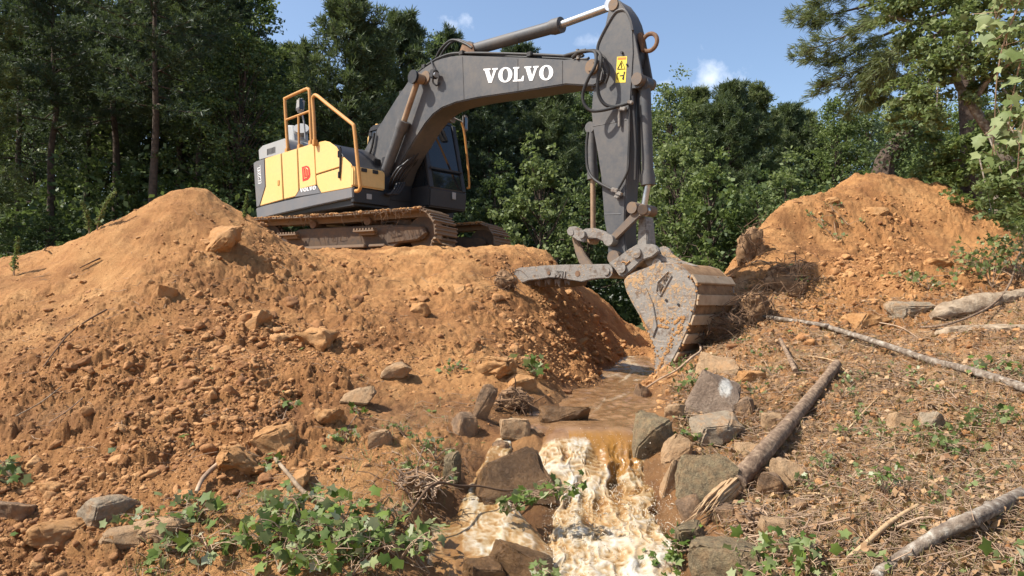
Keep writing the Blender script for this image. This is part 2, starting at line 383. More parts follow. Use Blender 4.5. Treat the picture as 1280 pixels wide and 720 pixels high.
# ------------------------------------------------------------------ the ground: one sheet, sculpted through control points
ZW = EYE[2] - 1.08              # the level of the pool above the fall
CP = []                          # x, y, z, clod roughness, litter
def cp(px, py, d, r=0.3, l=0.0): p = P(px, py, d); CP.append((p[0], p[1], p[2], r, l))
def cw(x, y, z, r=0.2, l=0.0): CP.append((x, y, EYE[2] + z, r, l))
for a in [  # left foreground
    (0, 720, 4.5, .8), (150, 720, 4.4, .7), (300, 720, 4.3, .3, .4), (420, 720, 4.3, .2, .5), (520, 700, 4.5, .2, .5),
    (0, 640, 5.3, 1), (100, 650, 5.1, 1), (200, 640, 5.1, .8, .2), (300, 640, 5.0, .5, .3), (400, 640, 5.0, .4, .4), (500, 630, 5.2, .3, .5),
    (0, 560, 6.2, .8), (100, 560, 6.1, 1), (200, 560, 6.0, 1), (300, 560, 6.0, 1), (400, 570, 5.8, .9, .1), (480, 570, 5.8, .6, .3), (545, 580, 5.8, .4, .5),
    # left mound face
    (0, 480, 7.2, .6), (0, 410, 8.3, .4), (0, 353, 9.4, .1), (60, 331, 9.8, .1), (50, 440, 7.6, .5), (50, 500, 6.8, .8),
    (118, 294, 10.2, .1), (100, 400, 8.5, .4), (120, 470, 7.3, .7), (150, 500, 6.9, .8), (150, 340, 9.4, .25),
    (180, 260, 10.5, .1), (200, 330, 9.4, .35), (200, 400, 8.3, .5), (210, 470, 7.3, .9), (240, 238, 10.8, .1), (262, 242, 10.8, .2),
    (280, 262, 10.8, .2), (270, 330, 9.6, .5), (290, 400, 8.5, .9), (300, 480, 7.2, 1), (320, 280, 11.0, .4), (345, 302, 11.2, .6), (340, 350, 9.8, .9),
    (360, 420, 8.5, 1), (380, 500, 7.0, 1), (385, 360, 10.0, .7),
    # the berm in front of the machine
    (385, 313, 11.9, .3), (430, 314, 12.2, .2), (480, 312, 12.4, .15), (540, 309, 12.6, .15), (590, 310, 12.8, .15), (640, 314, 13.0, .2), (690, 322, 13.4, .3),
    (440, 350, 10.6, .5), (440, 400, 9.2, .7), (440, 460, 7.8, .6), (450, 520, 6.7, .5, .1), (520, 350, 11.0, .25), (520, 400, 9.5, .4), (520, 460, 8.1, .5), (530, 520, 6.9, .3, .2),
    (590, 350, 11.3, .25), (600, 400, 9.9, .4), (600, 450, 8.6, .5), (600, 500, 7.5, .4, .2), (590, 540, 6.6, .5, .4),
    (640, 360, 11.6, .7), (650, 400, 10.6, .8), (650, 450, 9.2, .8), (655, 485, 8.2, .4, .2), (640, 510, 7.4, .4, .3),
    (690, 370, 12.0, 1), (700, 420, 11.0, 1), (695, 460, 9.9, .9), (745, 405, 13.0, 1), (732, 442, 12.0, 1), (762, 436, 13.2, 1), (720, 392, 12.5, 1),
    (785, 408, 15.5, .8), (750, 372, 15.0, .6),
    # right of the fall, the near bank
    (850, 440, 10.4, .5, .6), (830, 470, 9.6, .4, .6), (875, 410, 11.0, .5, .8), (905, 370, 11.8, .5, .8), (918, 345, 12.2, .4, .6), (935, 385, 10.8, .6, .8),
    (845, 500, 7.9, .4, .6), (880, 470, 8.6, .5, .6), (900, 520, 7.3, .4, .5), (930, 440, 9.1, .5, .7), (860, 560, 6.4, .3, .6), (900, 600, 5.7, .4, .6), (880, 660, 5.0, .3, .7), (900, 710, 4.5, .3, .8),
    (960, 500, 7.4, .5, .7), (960, 560, 6.3, .5, .8), (960, 640, 5.1, .4, .9), (960, 715, 4.3, .3, .9), (1050, 440, 8.6, .35, .8), (1050, 500, 7.1, .4, .9), (1050, 560, 6.1, .4, .9), (1050, 640, 4.9, .3, 1), (1050, 715, 4.1, .3, 1),
    (1150, 440, 8.3, .3, .8), (1150, 500, 6.8, .3, .9), (1150, 560, 5.8, .3, 1), (1150, 640, 4.7, .3, 1), (1150, 715, 3.9, .3, 1), (1280, 440, 7.8, .2, .9), (1280, 500, 6.4, .2, 1), (1280, 570, 5.4, .2, 1), (1280, 650, 4.3, .2, 1), (1280, 720, 3.7, .2, 1),
    # right mound
    (928, 338, 12.2, .4, .2), (946, 300, 12.9, .4, .2), (972, 262, 13.5, .4, .1), (1005, 248, 14.0, .4), (1040, 243, 14.5, .5), (1075, 222, 15.2, .5), (1105, 221, 15.4, .5), (1150, 230, 15.6, .5), (1195, 252, 15.6, .4), (1245, 290, 15.0, .1, .3), (1290, 310, 14.5, .1, .8),
    (1000, 300, 12.9, .6, .2), (1000, 360, 11.2, .7, .25), (1060, 290, 13.2, .8, .1), (1060, 340, 11.3, .9, .1), (1060, 390, 10.2, .7, .3), (1130, 290, 13.4, .8), (1130, 340, 11.1, .9, .1), (1130, 390, 9.8, .6, .35),
    (1200, 310, 13.0, .6), (1200, 350, 10.9, .7, .2), (1210, 400, 9.3, .2, .8), (1290, 350, 11.0, .2, .9), (1290, 390, 9.2, .2, .9)]:
    cp(*a)
for a in [  # stream bed: x, y, height from the eye
    (.75, 7.2, -1.34), (1.05, 8.5, -1.34), (1.15, 9.6, -1.34), (1.8, 11, -1.34), (2.2, 12.5, -1.2), (3.0, 14.5, -1.02), (3.4, 17, -1.0), (3.8, 20, -1.0), (4, 26, -1.0),
    (.72, 6.5, -1.45), (.72, 6.0, -1.7), (.72, 5.4, -1.88), (.72, 4.7, -2.0), (.72, 4.0, -2.1), (.7, 3.2, -2.2), (.1, 3.2, -2.1),
    (-.02, 6.9, -1.14), (-.1, 6.4, -1.27), (-.2, 6.0, -1.44), (-.33, 5.6, -1.58), (-.48, 5.2, -1.69), (-.45, 4.8, -1.78), (-.3, 4.3, -1.92), (.15, 5.9, -1.42), (.1, 5.4, -1.64), (.2, 4.9, -1.80), (.0, 4.5, -1.9),
    (1.36, 6.5, -.98), (1.34, 7.0, -1.0), (1.5, 6.0, -1.2), (1.5, 5.4, -1.45), (1.42, 4.8, -1.6), (.10, 6.55, -1.0), (-.28, 6.9, -.98), (-.42, 6.4, -1.1), (-.6, 5.9, -1.3),
    # behind the crests
    (-6, 14, .85), (-9, 12, .8), (-7.5, 9.6, .2), (-5.2, 12.6, 1.0), (-3, 14, 1.0), (-1, 14, 1.0), (-4, 17, .95), (-1, 17, 1.0), (0.6, 15, .8), (1, 19, .1), (0, 22, .3), (-9, 20, .8), (-18, 22, .8), (-18, 12, .6), (-14, 7, -.2),
    (6, 19, .9), (9, 20, .8), (10, 15, .9), (5.2, 16, .6), (14, 12, .6), (5, 25, -.5), (9, 30, .2), (1, 28, -.7), (3, 34, -.4), (-8, 34, .8), (16, 30, .8), (25, 20, .6), (25, 5, -.5), (-25, 0, -1),
    (-40, 40, .8), (0, 60, .6), (40, 40, .8), (-60, 120, .8), (60, 120, .8), (0, 200, .8), (-300, 400, .8), (300, 400, .8), (-200, 0, 0), (200, 0, 0),
    # where the photographer stands
    (0, 1.5, -1.75), (-3, 2.5, -1.5), (3, 2.2, -1.55), (-7, 3, -1.3), (7, 3, -1.2), (0, -2, -1.7), (-8, -6, -1.6), (8, -6, -1.5), (0, -30, -1.5), (5.2, 6, -1.0), (-6, 5.5, -1.35), (-40, -40, -1.2), (40, -40, -1.2),
    (12, 9, .2), (-11, 9, .1)]:
    cw(*a[:3], .2, .5 if (a[1] > 16 or a[0] > 5) else .3)
CP = np.array(CP)
_b = (CP[:, 4] >= .5) & (CP[:, 1] < 12) & (CP[:, 1] > 3) & (CP[:, 0] > .5); CP[_b, 3] = np.maximum(CP[_b, 3], .55)
def _phi(r2): return np.sqrt(r2 + 0.06)
_A = _phi(((CP[:, None, :2] - CP[None, :, :2]) ** 2).sum(-1))
_n = len(CP)
_S = np.zeros((_n + 1, _n + 1)); _S[:_n, :_n] = _A - 0.02 * np.eye(_n); _S[:_n, _n] = 1; _S[_n, :_n] = 1
_W = np.linalg.solve(_S, np.append(CP[:, 2], 0))

def ground_full(x, y):
    """height, clod roughness, litter at world points"""
    x = np.asarray(x, float).ravel(); y = np.asarray(y, float).ravel()
    z = np.empty_like(x); ro = np.empty_like(x); li = np.empty_like(x)
    for a in range(0, len(x), 30000):
        s = slice(a, a + 30000)
        d2 = (x[s, None] - CP[None, :, 0]) ** 2 + (y[s, None] - CP[None, :, 1]) ** 2
        z[s] = _phi(d2) @ _W[:_n] + _W[_n]
        w = 1 / (d2 + 0.03) ** 1.6; w /= w.sum(1, keepdims=True)
        ro[s] = w @ CP[:, 3]; li[s] = w @ CP[:, 4]
    far = np.clip((np.hypot(x, y) - 18) / 10, 0, 1)
    near = 1 - far
    inch = np.clip(1.4 - np.abs(x - np.interp(y, [3, 6.4, 6.9, 9.4, 11, 12.5, 14.5, 18], [.55, .74, .74, 1.2, 1.75, 2.15, 2.8, 3.5])) / .75, 0, 1) * (y > 3) * (y < 18)
    wet = np.clip((z - (np.where(y > 6.5, ZW, -9) - 0.1)) / 0.3, 0, 1)                      # calmer under the water
    wet = np.minimum(wet, 1 - .8 * inch * (y < 6.9))
    z = z + near * (0.10 * fbm2(x * 1.1, y * 1.1, 3, 3) + 0.05 * fbm2(x * 3.1, y * 3.1, 3, 9))
    e = near * (0.25 + 0.75 * wet)
    z = z + e * (0.020 * fbm2(x * 9, y * 9, 3, 21, 0.6))
    brk = np.clip(fbm2(x * 1.7, y * 1.7, 2, 77) * 2.4 + 0.5, 0, 1)   # clods lie in patches
    rr = e * np.clip(ro * (0.45 + 0.9 * brk), 0, 1)
    wx = x + 0.05 * noise2(x * 11, y * 11, 71) + .02 * noise2(x * 31, y * 31, 73); wy = y + 0.05 * noise2(x * 11, y * 11, 72) + .02 * noise2(x * 31, y * 31, 74)
    z = z + rr * (0.30 * facets(wx, wy, 0.30, 121) + 0.40 * facets(wx, wy, 0.13, 131) + .35 * facets(wx, wy, .06, 141))
    z = z + e * (1 - rr) * np.clip(fbm2(x * 1.9, y * 1.9, 2, 171) * 3.2 - .1, 0, 1) * .24 * facets(wx, wy, .17, 151)
    z = z + rr * (0.20 * lumps(x + 0.09 * noise2(x * 9, y * 9, 5), y + 0.07 * noise2(x * 12, y * 12, 7), 0.34, 31) + 0.25 * lumps(x + .04 * noise2(x * 21, y * 21, 4), y + 0.05 * noise2(x * 14, y * 14, 6), 0.16, 41) + 0.6 * lumps(x + .02 * noise2(x * 40, y * 40, 4), y, 0.075, 51) + 0.022 * fbm2(x * 19, y * 19, 3, 55, .7))
    z = z + e * (1 - rr) * (0.22 * lumps(x, y, 0.10, 61) * np.clip(fbm2(x * 2.5, y * 2.5, 2, 91) * 3, 0, 1) + 0.008 * fbm2(x * 30, y * 30, 2, 95))
    # rain and slide runnels down the smooth faces
    z = z + e * (1 - ro) * 0.022 * np.abs(noise2(x * 4.2 + 0.7 * noise2(x, y, 8), y * 0.9, 13)) * (z > ZW + 0.2)
    return z, ro, li

def H(x, y): return ground_full(np.array([x]), np.array([y]))[0][0]

def hit(px, py, dmin=3.2, dmax=19.0):
    """where the ground shows at (px, py): the world point on the sculpted slope"""
    r = ray(px, py); d = np.geomspace(dmin, dmax, 130); q = EYE[None] + r[None] * (d / r[1])[:, None]
    k = np.nonzero(q[:, 2] < ground_full(q[:, 0], q[:, 1])[0])[0]; i = k[0] if len(k) else len(d) - 1
    d = np.linspace(d[max(i - 1, 0)], d[i], 16)
    q = EYE[None] + r[None] * (d / r[1])[:, None]
    z = ground_full(q[:, 0], q[:, 1])[0]
    k = np.nonzero(q[:, 2] < z)[0]
    i = k[0] if len(k) else len(d) - 1
    p = q[i].copy(); p[2] = z[i]
    return Vector(p)

def normal_at(p, e=0.12):
    zx = H(p[0] + e, p[1]) - H(p[0] - e, p[1]); zy = H(p[0], p[1] + e) - H(p[0], p[1] - e)
    return Vector((-zx / (2 * e), -zy / (2 * e), 1)).normalized()

t = np.concatenate([-np.geomspace(6, 0.86, 40), np.linspace(-0.85, 0.85, 1000), np.geomspace(0.86, 6, 40)])
ys = np.concatenate([np.linspace(-30, 2.4, 26), np.geomspace(2.5, 20, 640), np.geomspace(20.3, 400, 60)])
sc = np.maximum(ys, 2.5)
# behind the camera the columns keep a fixed width; the sheet spreads with distance in front
GX = t[None, :] * np.where(ys < 2.5, np.maximum(2.5, (2.5 - ys) * 1.0 + 2.5), sc)[:, None]
GY = np.repeat(ys[:, None], len(t), 1)
gz, gro, gli = ground_full(GX, GY)
nr, nc = GX.shape
ii = (np.arange(nr - 1)[:, None] * nc + np.arange(nc - 1)[None, :]).ravel()
GF = np.stack([ii, ii + 1, ii + nc + 1, ii + nc], 1)
GV = np.stack([GX.ravel(), GY.ravel(), gz], 1)

k = NT('clay soil')
big = k.noise(0.55, 5, 0.6); mid = k.noise(3.2, 7, 0.7); fine = k.noise(38, 6, 0.75); vf = k.noise(140, 3, 0.7)
f = k.math('ADD', k.math('MULTIPLY', big, 0.35), k.math('ADD', k.math('MULTIPLY', mid, 0.40), k.math('MULTIPLY', fine, 0.25)))
clay = k.ramp(f, [(0.34, (0.29, 0.122, 0.038)), (0.46, (0.43, 0.205, 0.072)), (0.55, (0.51, 0.265, 0.10)), (0.66, (0.60, 0.355, 0.155))])
damp = k.ramp(f, [(0.35, (0.22, 0.092, 0.031)), (0.52, (0.38, 0.178, 0.062)), (0.68, (0.51, 0.275, 0.11))])
clay = k.mix(k.fr(k.attr('rough'), 0.25, 0.8), clay, damp)
lit = k.ramp(k.math('ADD', k.math('MULTIPLY', fine, 0.6), k.math('MULTIPLY', mid, 0.4)), [(0.33, (0.15, 0.083, 0.043)), (0.46, (0.31, 0.18, 0.092)), (0.57, (0.44, 0.28, 0.15)), (0.70, (0.55, 0.39, 0.235))])
lit = k.mix(k.math('MULTIPLY', k.fr(k.noise(1.7, 7, .75), .50, .62), .65), lit, (0.085, 0.046, 0.024))
lm = k.math('MULTIPLY', k.fr(k.math('ADD', k.attr('litter'), k.math('MULTIPLY', k.math('SUBTRACT', mid, 0.5), 1.6)), 0.42, .95), .9)
clay = k.mix(k.math('MULTIPLY', k.fr(k.noise(0.9, 7, .75), .48, .62), .72), clay, (0.20, 0.083, 0.028))
col = k.mix(lm, clay, lit)
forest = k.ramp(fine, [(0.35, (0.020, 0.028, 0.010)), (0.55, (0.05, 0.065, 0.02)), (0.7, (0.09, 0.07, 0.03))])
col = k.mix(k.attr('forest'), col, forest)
wetc = k.mix(0.6, col, (0.075, 0.035, 0.014))
col = k.mix(k.attr('wet'), col, wetc)
k.color(col); k.rough(k.fr(k.attr('wet'), 0, 1, 0.92, 0.45)); k.b.inputs['Specular IOR Level'].default_value = 0.25
n1 = k.bump(k.noise(16, 9, 0.78), 0.9, 0.06); n1 = k.bump(k.noise(75, 6, 0.75), 0.8, 0.016, n1); k.bump(vf, 0.4, 0.006, n1)
M['soil'] = k.m
R_ = np.hypot(GV[:, 0], GV[:, 1])
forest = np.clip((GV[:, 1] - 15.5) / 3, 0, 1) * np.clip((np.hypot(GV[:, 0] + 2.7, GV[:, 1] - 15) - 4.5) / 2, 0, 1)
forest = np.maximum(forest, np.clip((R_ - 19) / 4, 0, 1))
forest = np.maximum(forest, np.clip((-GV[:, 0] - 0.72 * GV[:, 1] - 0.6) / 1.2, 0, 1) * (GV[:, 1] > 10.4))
wet = np.clip(1 - (GV[:, 2] - ZW) / 0.22, 0, 1) * np.clip((GV[:, 1] - 6.2) / 0.6, 0, 1)
wet = np.maximum(wet, np.clip(2.2 - np.abs(GV[:, 0] - 0.35) / .62, 0, 1) * np.clip((6.7 - GV[:, 1]) / 0.4, 0, 1) * np.clip((EYE[2] - 1.05 - GV[:, 2]) / .2, 0, 1))
ground = link('ground', mesh_np('ground', GV, GF, M['soil'], True, attrs={'rough': gro, 'litter': gli, 'forest': forest, 'wet': np.clip(wet, 0, 1)}))
tag(ground, 'orange clay banks and mounds round the breached dam', kind='structure')
# ------------------------------------------------------------------ the excavator (local axes: X forward, Y to the driver's left, Z up)
YAW = math.radians(42)
S0 = np.array([-2.7, 15.0, EYE[2] + 0.9])
FW = np.array([math.cos(YAW), -math.sin(YAW), 0.0]); LF = np.array([math.sin(YAW), math.cos(YAW), 0.0])
EX = thing('excavator', 'yellow and grey tracked excavator reaching its bucket into the stream', 'excavator', S0, -YAW)

def pl(px, py, yl):
    """(x, z) in the machine's own axes, on the upright plane at local y = yl, of what the photo shows at (px, py)"""
    r = ray(px, py)
    s = ((S0 - EYE) @ LF + yl) / (r @ LF)
    q = EYE + r * s - S0
    return (float(q @ FW), float(q[2]))
def pls(pts, yl): return [pl(a, b, yl) for a, b in pts]
def p3(px, py, yl): a, b = pl(px, py, yl); return Vector((a, yl, b))
def z4(pts): return [(300 + a / 3.13, 90 + b / 3.13) for a, b in pts]
def zb(pts): return [(620 + a / 2.769, 220 + b / 2.769) for a, b in pts]
SM = math.radians(35)

# ---- undercarriage, slewed against the upper body
TR = Matrix.Rotation(math.radians(18), 4, 'Z')
def under(mb):
    mb.V = [tuple(TR @ Vector(v)) for v in mb.V]; return mb
RI, XI, ZI = 0.36, 1.80, 0.44
def belt_path(n):
    L = 2 * XI; C = PI * RI; tot = 2 * L + 2 * C; out = []
    for i in range(n):
        s = tot * i / n
        if s < L: out.append((-XI + s, ZI + RI, 0.0, -0.025 * math.sin(PI * s / L) ** 2))
        elif s < L + C: a = (s - L) / RI; out.append((XI + RI * math.sin(a), ZI + RI * math.cos(a), -a, 0))
        elif s < 2 * L + C: out.append((XI - (s - L - C), ZI - RI, PI, 0))
        else: a = (s - 2 * L - C) / RI; out.append((-XI - RI * math.sin(a), ZI - RI * math.cos(a), PI - a, 0))
    return out
for yc in (-1.2, 1.2):
    tr = MB(); NS = 48; pitch = (4 * XI + 2 * PI * RI) / NS
    for (x, z, a, sag) in belt_path(NS):
        R = Matrix.Rotation(-a, 3, 'Y')
        tr.box(Vector((x, yc, z + sag)) + R @ Vector((0, 0, 0.035)), (pitch * 0.93, 0.80, 0.022), R, 0.006)
        for gx in (-0.36, 0.0, 0.36):
            tr.box(Vector((x, yc, z + sag)) + R @ Vector((gx * pitch, 0, 0.058)), (0.018, 0.80, 0.028), R)
        for ly in (-0.1, 0.1):
            tr.box(Vector((x, yc + ly, z + sag)) + R @ Vector((0, 0, -0.02)), (pitch * 1.02, 0.05, 0.09), R)
    track = under(tr).build('track', M['shoe'], EX)
    fr = MB(); fr.prism([(-1.5, .42), (-1.62, .30), (-1.5, .20), (1.25, .20), (1.4, .30), (1.4, .50), (1.2, .62), (-.9, .62)], yc - .22, yc + .22, .02)
    fr.prism([(-1.0, .18), (-1.1, .12), (1.0, .12), (.95, .18)], yc - .27, yc + .27, .01)
    fr.prism([(1.1, .25), (1.75, .30), (1.95, .42), (1.85, .56), (1.3, .60), (1.1, .58)], yc - .24, yc + .24, .03); under(fr).build('track_frame', M['underbody'], EX, SM)
    w = MB(); w.cyl((XI, yc - .12, ZI), (XI, yc + .12, ZI), RI - .05, 28).cyl((XI, yc - .2, ZI), (XI, yc + .2, ZI), .12, 16)
    under(w).build('idler', M['underbody'], EX, SM)
    w = MB(); w.cyl((-XI, yc - .08, ZI), (-XI, yc + .08, ZI), RI - .02, 22).cyl((-XI, yc - .24, ZI), (-XI, yc + .1, ZI), .23, 20)
    for q in range(21):
        a = 2 * PI * q / 21; w.box((-XI + (RI - .01) * math.cos(a), yc, ZI + (RI - .01) * math.sin(a)), (.06, .07, .06), Matrix.Rotation(-a, 3, 'Y'))
    under(w).build('sprocket', M['underbody'], EX, SM)
    for rx in (-1.25, -.85, -.45, -.05, .35, .75, 1.15):
        w = MB(); w.cyl((rx, yc - .2, .17), (rx, yc - .06, .17), .10, 16).cyl((rx, yc + .06, .17), (rx, yc + .2, .17), .10, 16).cyl((rx, yc - .06, .17), (rx, yc + .06, .17), .075, 16)
        under(w).build('track_roller', M['underbody'], EX, SM)
    for rx in (-.6, .65):
        w = MB(); w.cyl((rx, yc - .2, .70), (rx, yc + .12, .70), .075, 16)
        under(w).build('carrier_roller', M['rust'], EX, SM)
    sg = -1 if yc < 0 else 1
    for sx in (-1.05, .72):                                            # step irons on the track frame
        w = MB(); w.box((sx, yc + sg * .36, .50), (.46, .13, .03), None, .006)
        for q in range(7): w.box((sx - .2 + q * .066, yc + sg * .36, .53), (.03, .13, .035))
        w.box((sx, yc + sg * .26, .46), (.34, .1, .05)); under(w).build('track_step', M['shoe'], EX, SM)
    w = MB(); w.box((-.05, yc + sg * .31, .235), (1.5, .10, .06), None, .012).box((.95, yc + sg * .30, .235), (.35, .08, .05), None, .012); under(w).build('track_guard', M['shoe'], EX, SM)
cf = MB(); cf.prism([(-.95, -.98), (-.75, -.98), (-.35, -.55), (.35, -.55), (.75, -.98), (.95, -.98), (.95, .98), (.75, .98), (.35, .55), (-.35, .55), (-.75, .98), (-.95, .98)], .42, .72, .02, 'xy')
under(cf).build('car_body', M['underbody'], EX, SM)
sr = MB(); sr.cyl((0, 0, .70), (0, 0, 1.03), .62, 40).cyl((0, 0, .76), (0, 0, .86), .68, 40); sr.build('slew_ring', M['rust'], EX, SM)
# mud and torn roots lying along the top run of the near track
md = MB()
for yc in (-1.2, 1.2):
    for q in range(220):
        x = random.uniform(-2.1, 1.9); s = random.uniform(.02, .06)
        bm = bmesh.new(); bmesh.ops.create_icosphere(bm, subdivisions=1, radius=s)
        for v in bm.verts: v.co *= random.uniform(.75, 1.2); v.co.z *= .6
        md.bm(bm, Matrix.Translation((x, yc + random.choice((-.33, -.38, random.uniform(-.35, .35))), ZI + RI + .065 - .02 * math.sin(PI * (x + 2) / 4))))
under(md).build('caked_mud', M['claylump'], EX, SM)['kind'] = 'stuff'
hr = MB()
for q in range(46):
    x = random.choice((random.uniform(-2, 2), random.gauss(.75, .5), random.gauss(1.55, .12))); y = -1.2 - .41; z = ZI + RI + .05; L = random.uniform(.06, .34) * random.random() + .04
    hr.tube([(x, y + .1, z + .03), (x + random.uniform(-.03, .03), y - .01, z), (x + random.uniform(-.06, .06), y - .03, z - L * .5), (x + random.uniform(-.1, .1), y - .02, z - L)], [.007, .007, .005, .003], 4)
under(hr).build('hanging_roots', M['root'], EX)['kind'] = 'stuff'

# ---- upper structure
HW = 1.35
prof = pls([(322, 272), (316.5, 207), (319, 203), (330, 198), (351, 191), (393, 178.5), (405, 176), (414, 180), (425, 190), (430, 200), (440, 207), (440, 247)], -HW)
zb_, zt = prof[0][1], prof[5][1]
SKZ = prof[0][1]
xr, xf = prof[0][0], prof[-1][0]
deck = MB()
deck.prism([(xr + .5, -HW + .06), (xf - .02, -HW + .06), (xf - .02, HW - .1), (xr + .5, HW - .1), (xr + .12, HW - .5), (xr - .05, 0), (xr + .12, -HW + .5)], SKZ - .06, SKZ + .22, .02, 'xy')
deck.build('deck', M['cab'], EX, SM)
# engine housing: the traced side profile carried across the machine
inner = [(a, max(b, SKZ + .12)) for a, b in prof]
hs = MB(); hs.prism([(a * .985 + .0, b - .03 if b > SKZ + .5 else b) for a, b in inner], -HW + .03, HW - .05, .03); hs.build('engine_housing', M['black'], EX, SM)  # core coloured black so the gaps between the doors look shaded
def side_panel(name, pts, mat, y0=-HW, th=.03, bev=.012, parent=EX):
    m = MB(); m.prism(pls(z4(pts), y0), y0 - .002, y0 + th, bev, seg=2); return m.build(name, mat, parent, SM)
side_panel('rear_door', [(97, 338), (160, 318), (168, 499), (78, 524), (101, 448)], M['yellow'])
side_panel('engine_door', [(163, 317), (223, 299), (229, 466), (216, 487), (172, 498)], M['yellow'])
side_panel('middle_door', [(226, 298), (289, 278), (298, 442), (233, 459)], M['yellow'])
side_panel('front_door', [(292, 277), (331, 269), (348, 273), (375, 292), (389, 315), (391, 371), (297, 400)], M['yellow'])
side_panel('tank_panel', [(297.5, 404), (391.5, 375), (395, 330), (404, 332), (430, 356), (437, 366), (438, 452), (318, 474), (302, 444)], M['yellow'])
lp = side_panel('badge_plate', [(231, 462), (300, 444.5), (316, 475), (213, 491)], M['skirt'])
h = MB(); a, b = pl(*z4([(152, 434)])[0], -HW); h.box((a, -HW - .006, b), (.075, .012, .11), None, .006); h.build('door_latch', M['rail'], EX, SM)
for zc in ((392, 403), (391, 322)):
    h = MB(); a, b = pl(*z4([zc])[0], -HW); h.box((a, -HW - .02, b), (.05, .05, .13), None, .012); h.tube([p3(*z4([(zc[0] - 1, zc[1] - 12)])[0], -HW - .02), p3(*z4([(zc[0] + 2, zc[1] - 105 if zc[1] > 380 else zc[1] - 30)])[0], -HW - .03)], .018, 8); h.build('antenna_post', M['black'], EX, SM)
# counterweight: rounded grey tail with the slanted front edge seen on the side
cw_pts = pls(z4([(52, 356), (60, 350), (95, 339), (99, 448), (76, 525), (64, 530)]), -HW)
cwm = MB(); cwm.prism(cw_pts, -HW - .001, -HW + .06, .015, seg=2); cwm.build('counterweight_side', M['skirt'], EX, SM)
ctw = MB(); zc0, zc1 = SKZ + .0, cw_pts[2][1] - .02
ctw.prism([(xr + .45, -HW + .035), (xr + .45, HW - .035), (xr + .16, HW - .05), (xr + .02, HW - .35), (xr - .12, .7), (xr - .20, 0), (xr - .12, -.7), (xr + .0, -HW + .25), (xr + .05, -HW + .035)], zc0, zc1, .03, 'xy', 2)
ctw.build('counterweight', M['skirt'], EX, SM)
sk = MB(); sk.prism(pls(z4([(64, 533), (100, 522), (240, 489), (318, 475), (440, 452), (443, 492), (300, 522), (150, 556), (78, 574), (68, 570)]), -HW), -HW - .012, -HW + .10, .015, seg=2); sk.build('side_skirt', M['skirt'], EX, SM)
# tool box and tank front on the right of the boom
fb = MB(); z0 = SKZ + .30; z1 = pl(440, 208, -HW)[1]
fb.prism([(xf - .06, z0), (xf - .06, z1 + .01), (xf + .02, z1 + .01), (xf + .05, z1 - .05), (xf + .05, z0)], -HW, -.62, .025, seg=2); fb.build('tank_front', M['yellow'], EX, SM)
fl = MB(); fl.prism([(xf - .06, SKZ), (xf + .045, SKZ), (xf + .045, SKZ + .28), (xf - .06, SKZ + .28)], -HW + .01, -.50, .015); fl.build('front_skirt', M['black'], EX, SM)
for yy, zz in ((-1.12, .62), (-.86, .62)):
    h = MB(); h.box((xf + .054, yy, SKZ + zz), (.012, .13, .07), None, .004); h.build('work_light', M['black'], EX, SM)
h = MB(); h.box((xf + .05, -1.0, SKZ + .14), (.016, .12, .10), None, .006); h.build('tail_lamp', M['shell'], EX, SM)
# grey intake hood, muffler and air cleaner on the roof
top = zt
gh = MB(); gh.prism(pls([(330, 203), (329, 188), (333, 183), (362, 173.5), (366, 179), (368, 193)], -HW + .25), -HW + .12, -HW + 1.0, .04, seg=2)
gob = gh.build('intake_hood', M['shell'], EX, SM)
vt = MB()
for q in range(7):
    a0, b0 = pl(334.5 + q * 1.55, 190 - q * .45, -HW + .12); vt.box((a0, -HW + .115, b0), (.012, .012, .13))
vt.build('intake_grille', M['black'], gob)
sb = MB(); a0, b0 = pl(326.5, 194, -HW + .3); sb.box((a0, -HW + .45, b0), (.12, .3, .14), None, .02); sb.build('rear_lamp_box', M['shell'], EX, SM)
ml = MB(); a0, b0 = pl(371, 172, -HW + .75); ml.prism([(a0 - .18, b0 - .3), (a0 + .22, b0 - .3), (a0 + .13, b0 + .22), (a0 - .1, b0 + .26)], -HW + .55, -HW + .95, .03); ml.build('muffler_cover', M['shell'], EX, SM)
ml = MB(); a0, b0 = pl(377, 164, -HW + .5); ml.cyl((a0, -HW + .5, b0 - .18), (a0, -HW + .5, b0 + .03), .06, 14).cyl((a0, -HW + .5, b0 + .0), (a0 + .05, -HW + .46, b0 + .05), .16, 18); ml.build('air_cleaner', M['shell'], EX, SM)
mi = MB(); a0, b0 = pl(375.5, 132, -HW + .35); mi.box((a0, -HW + .35, b0), (.2, .12, .30), Matrix.Rotation(.15, 3, 'Y'), .04).tube([(a0, -HW + .35, b0), (a0 + .06, -HW + .4, b0 - .35), (a0 + .1, -HW + .42, b0 - .75)], .018, 8); mo = mi.build('roof_mirror', M['shell'], EX, SM)
mg = MB(); mg.box((a0 + .1, -HW + .31, b0 + .01), (.02, .1, .22), None, .008); mg.build('mirror_glass', M['glass'], mo)
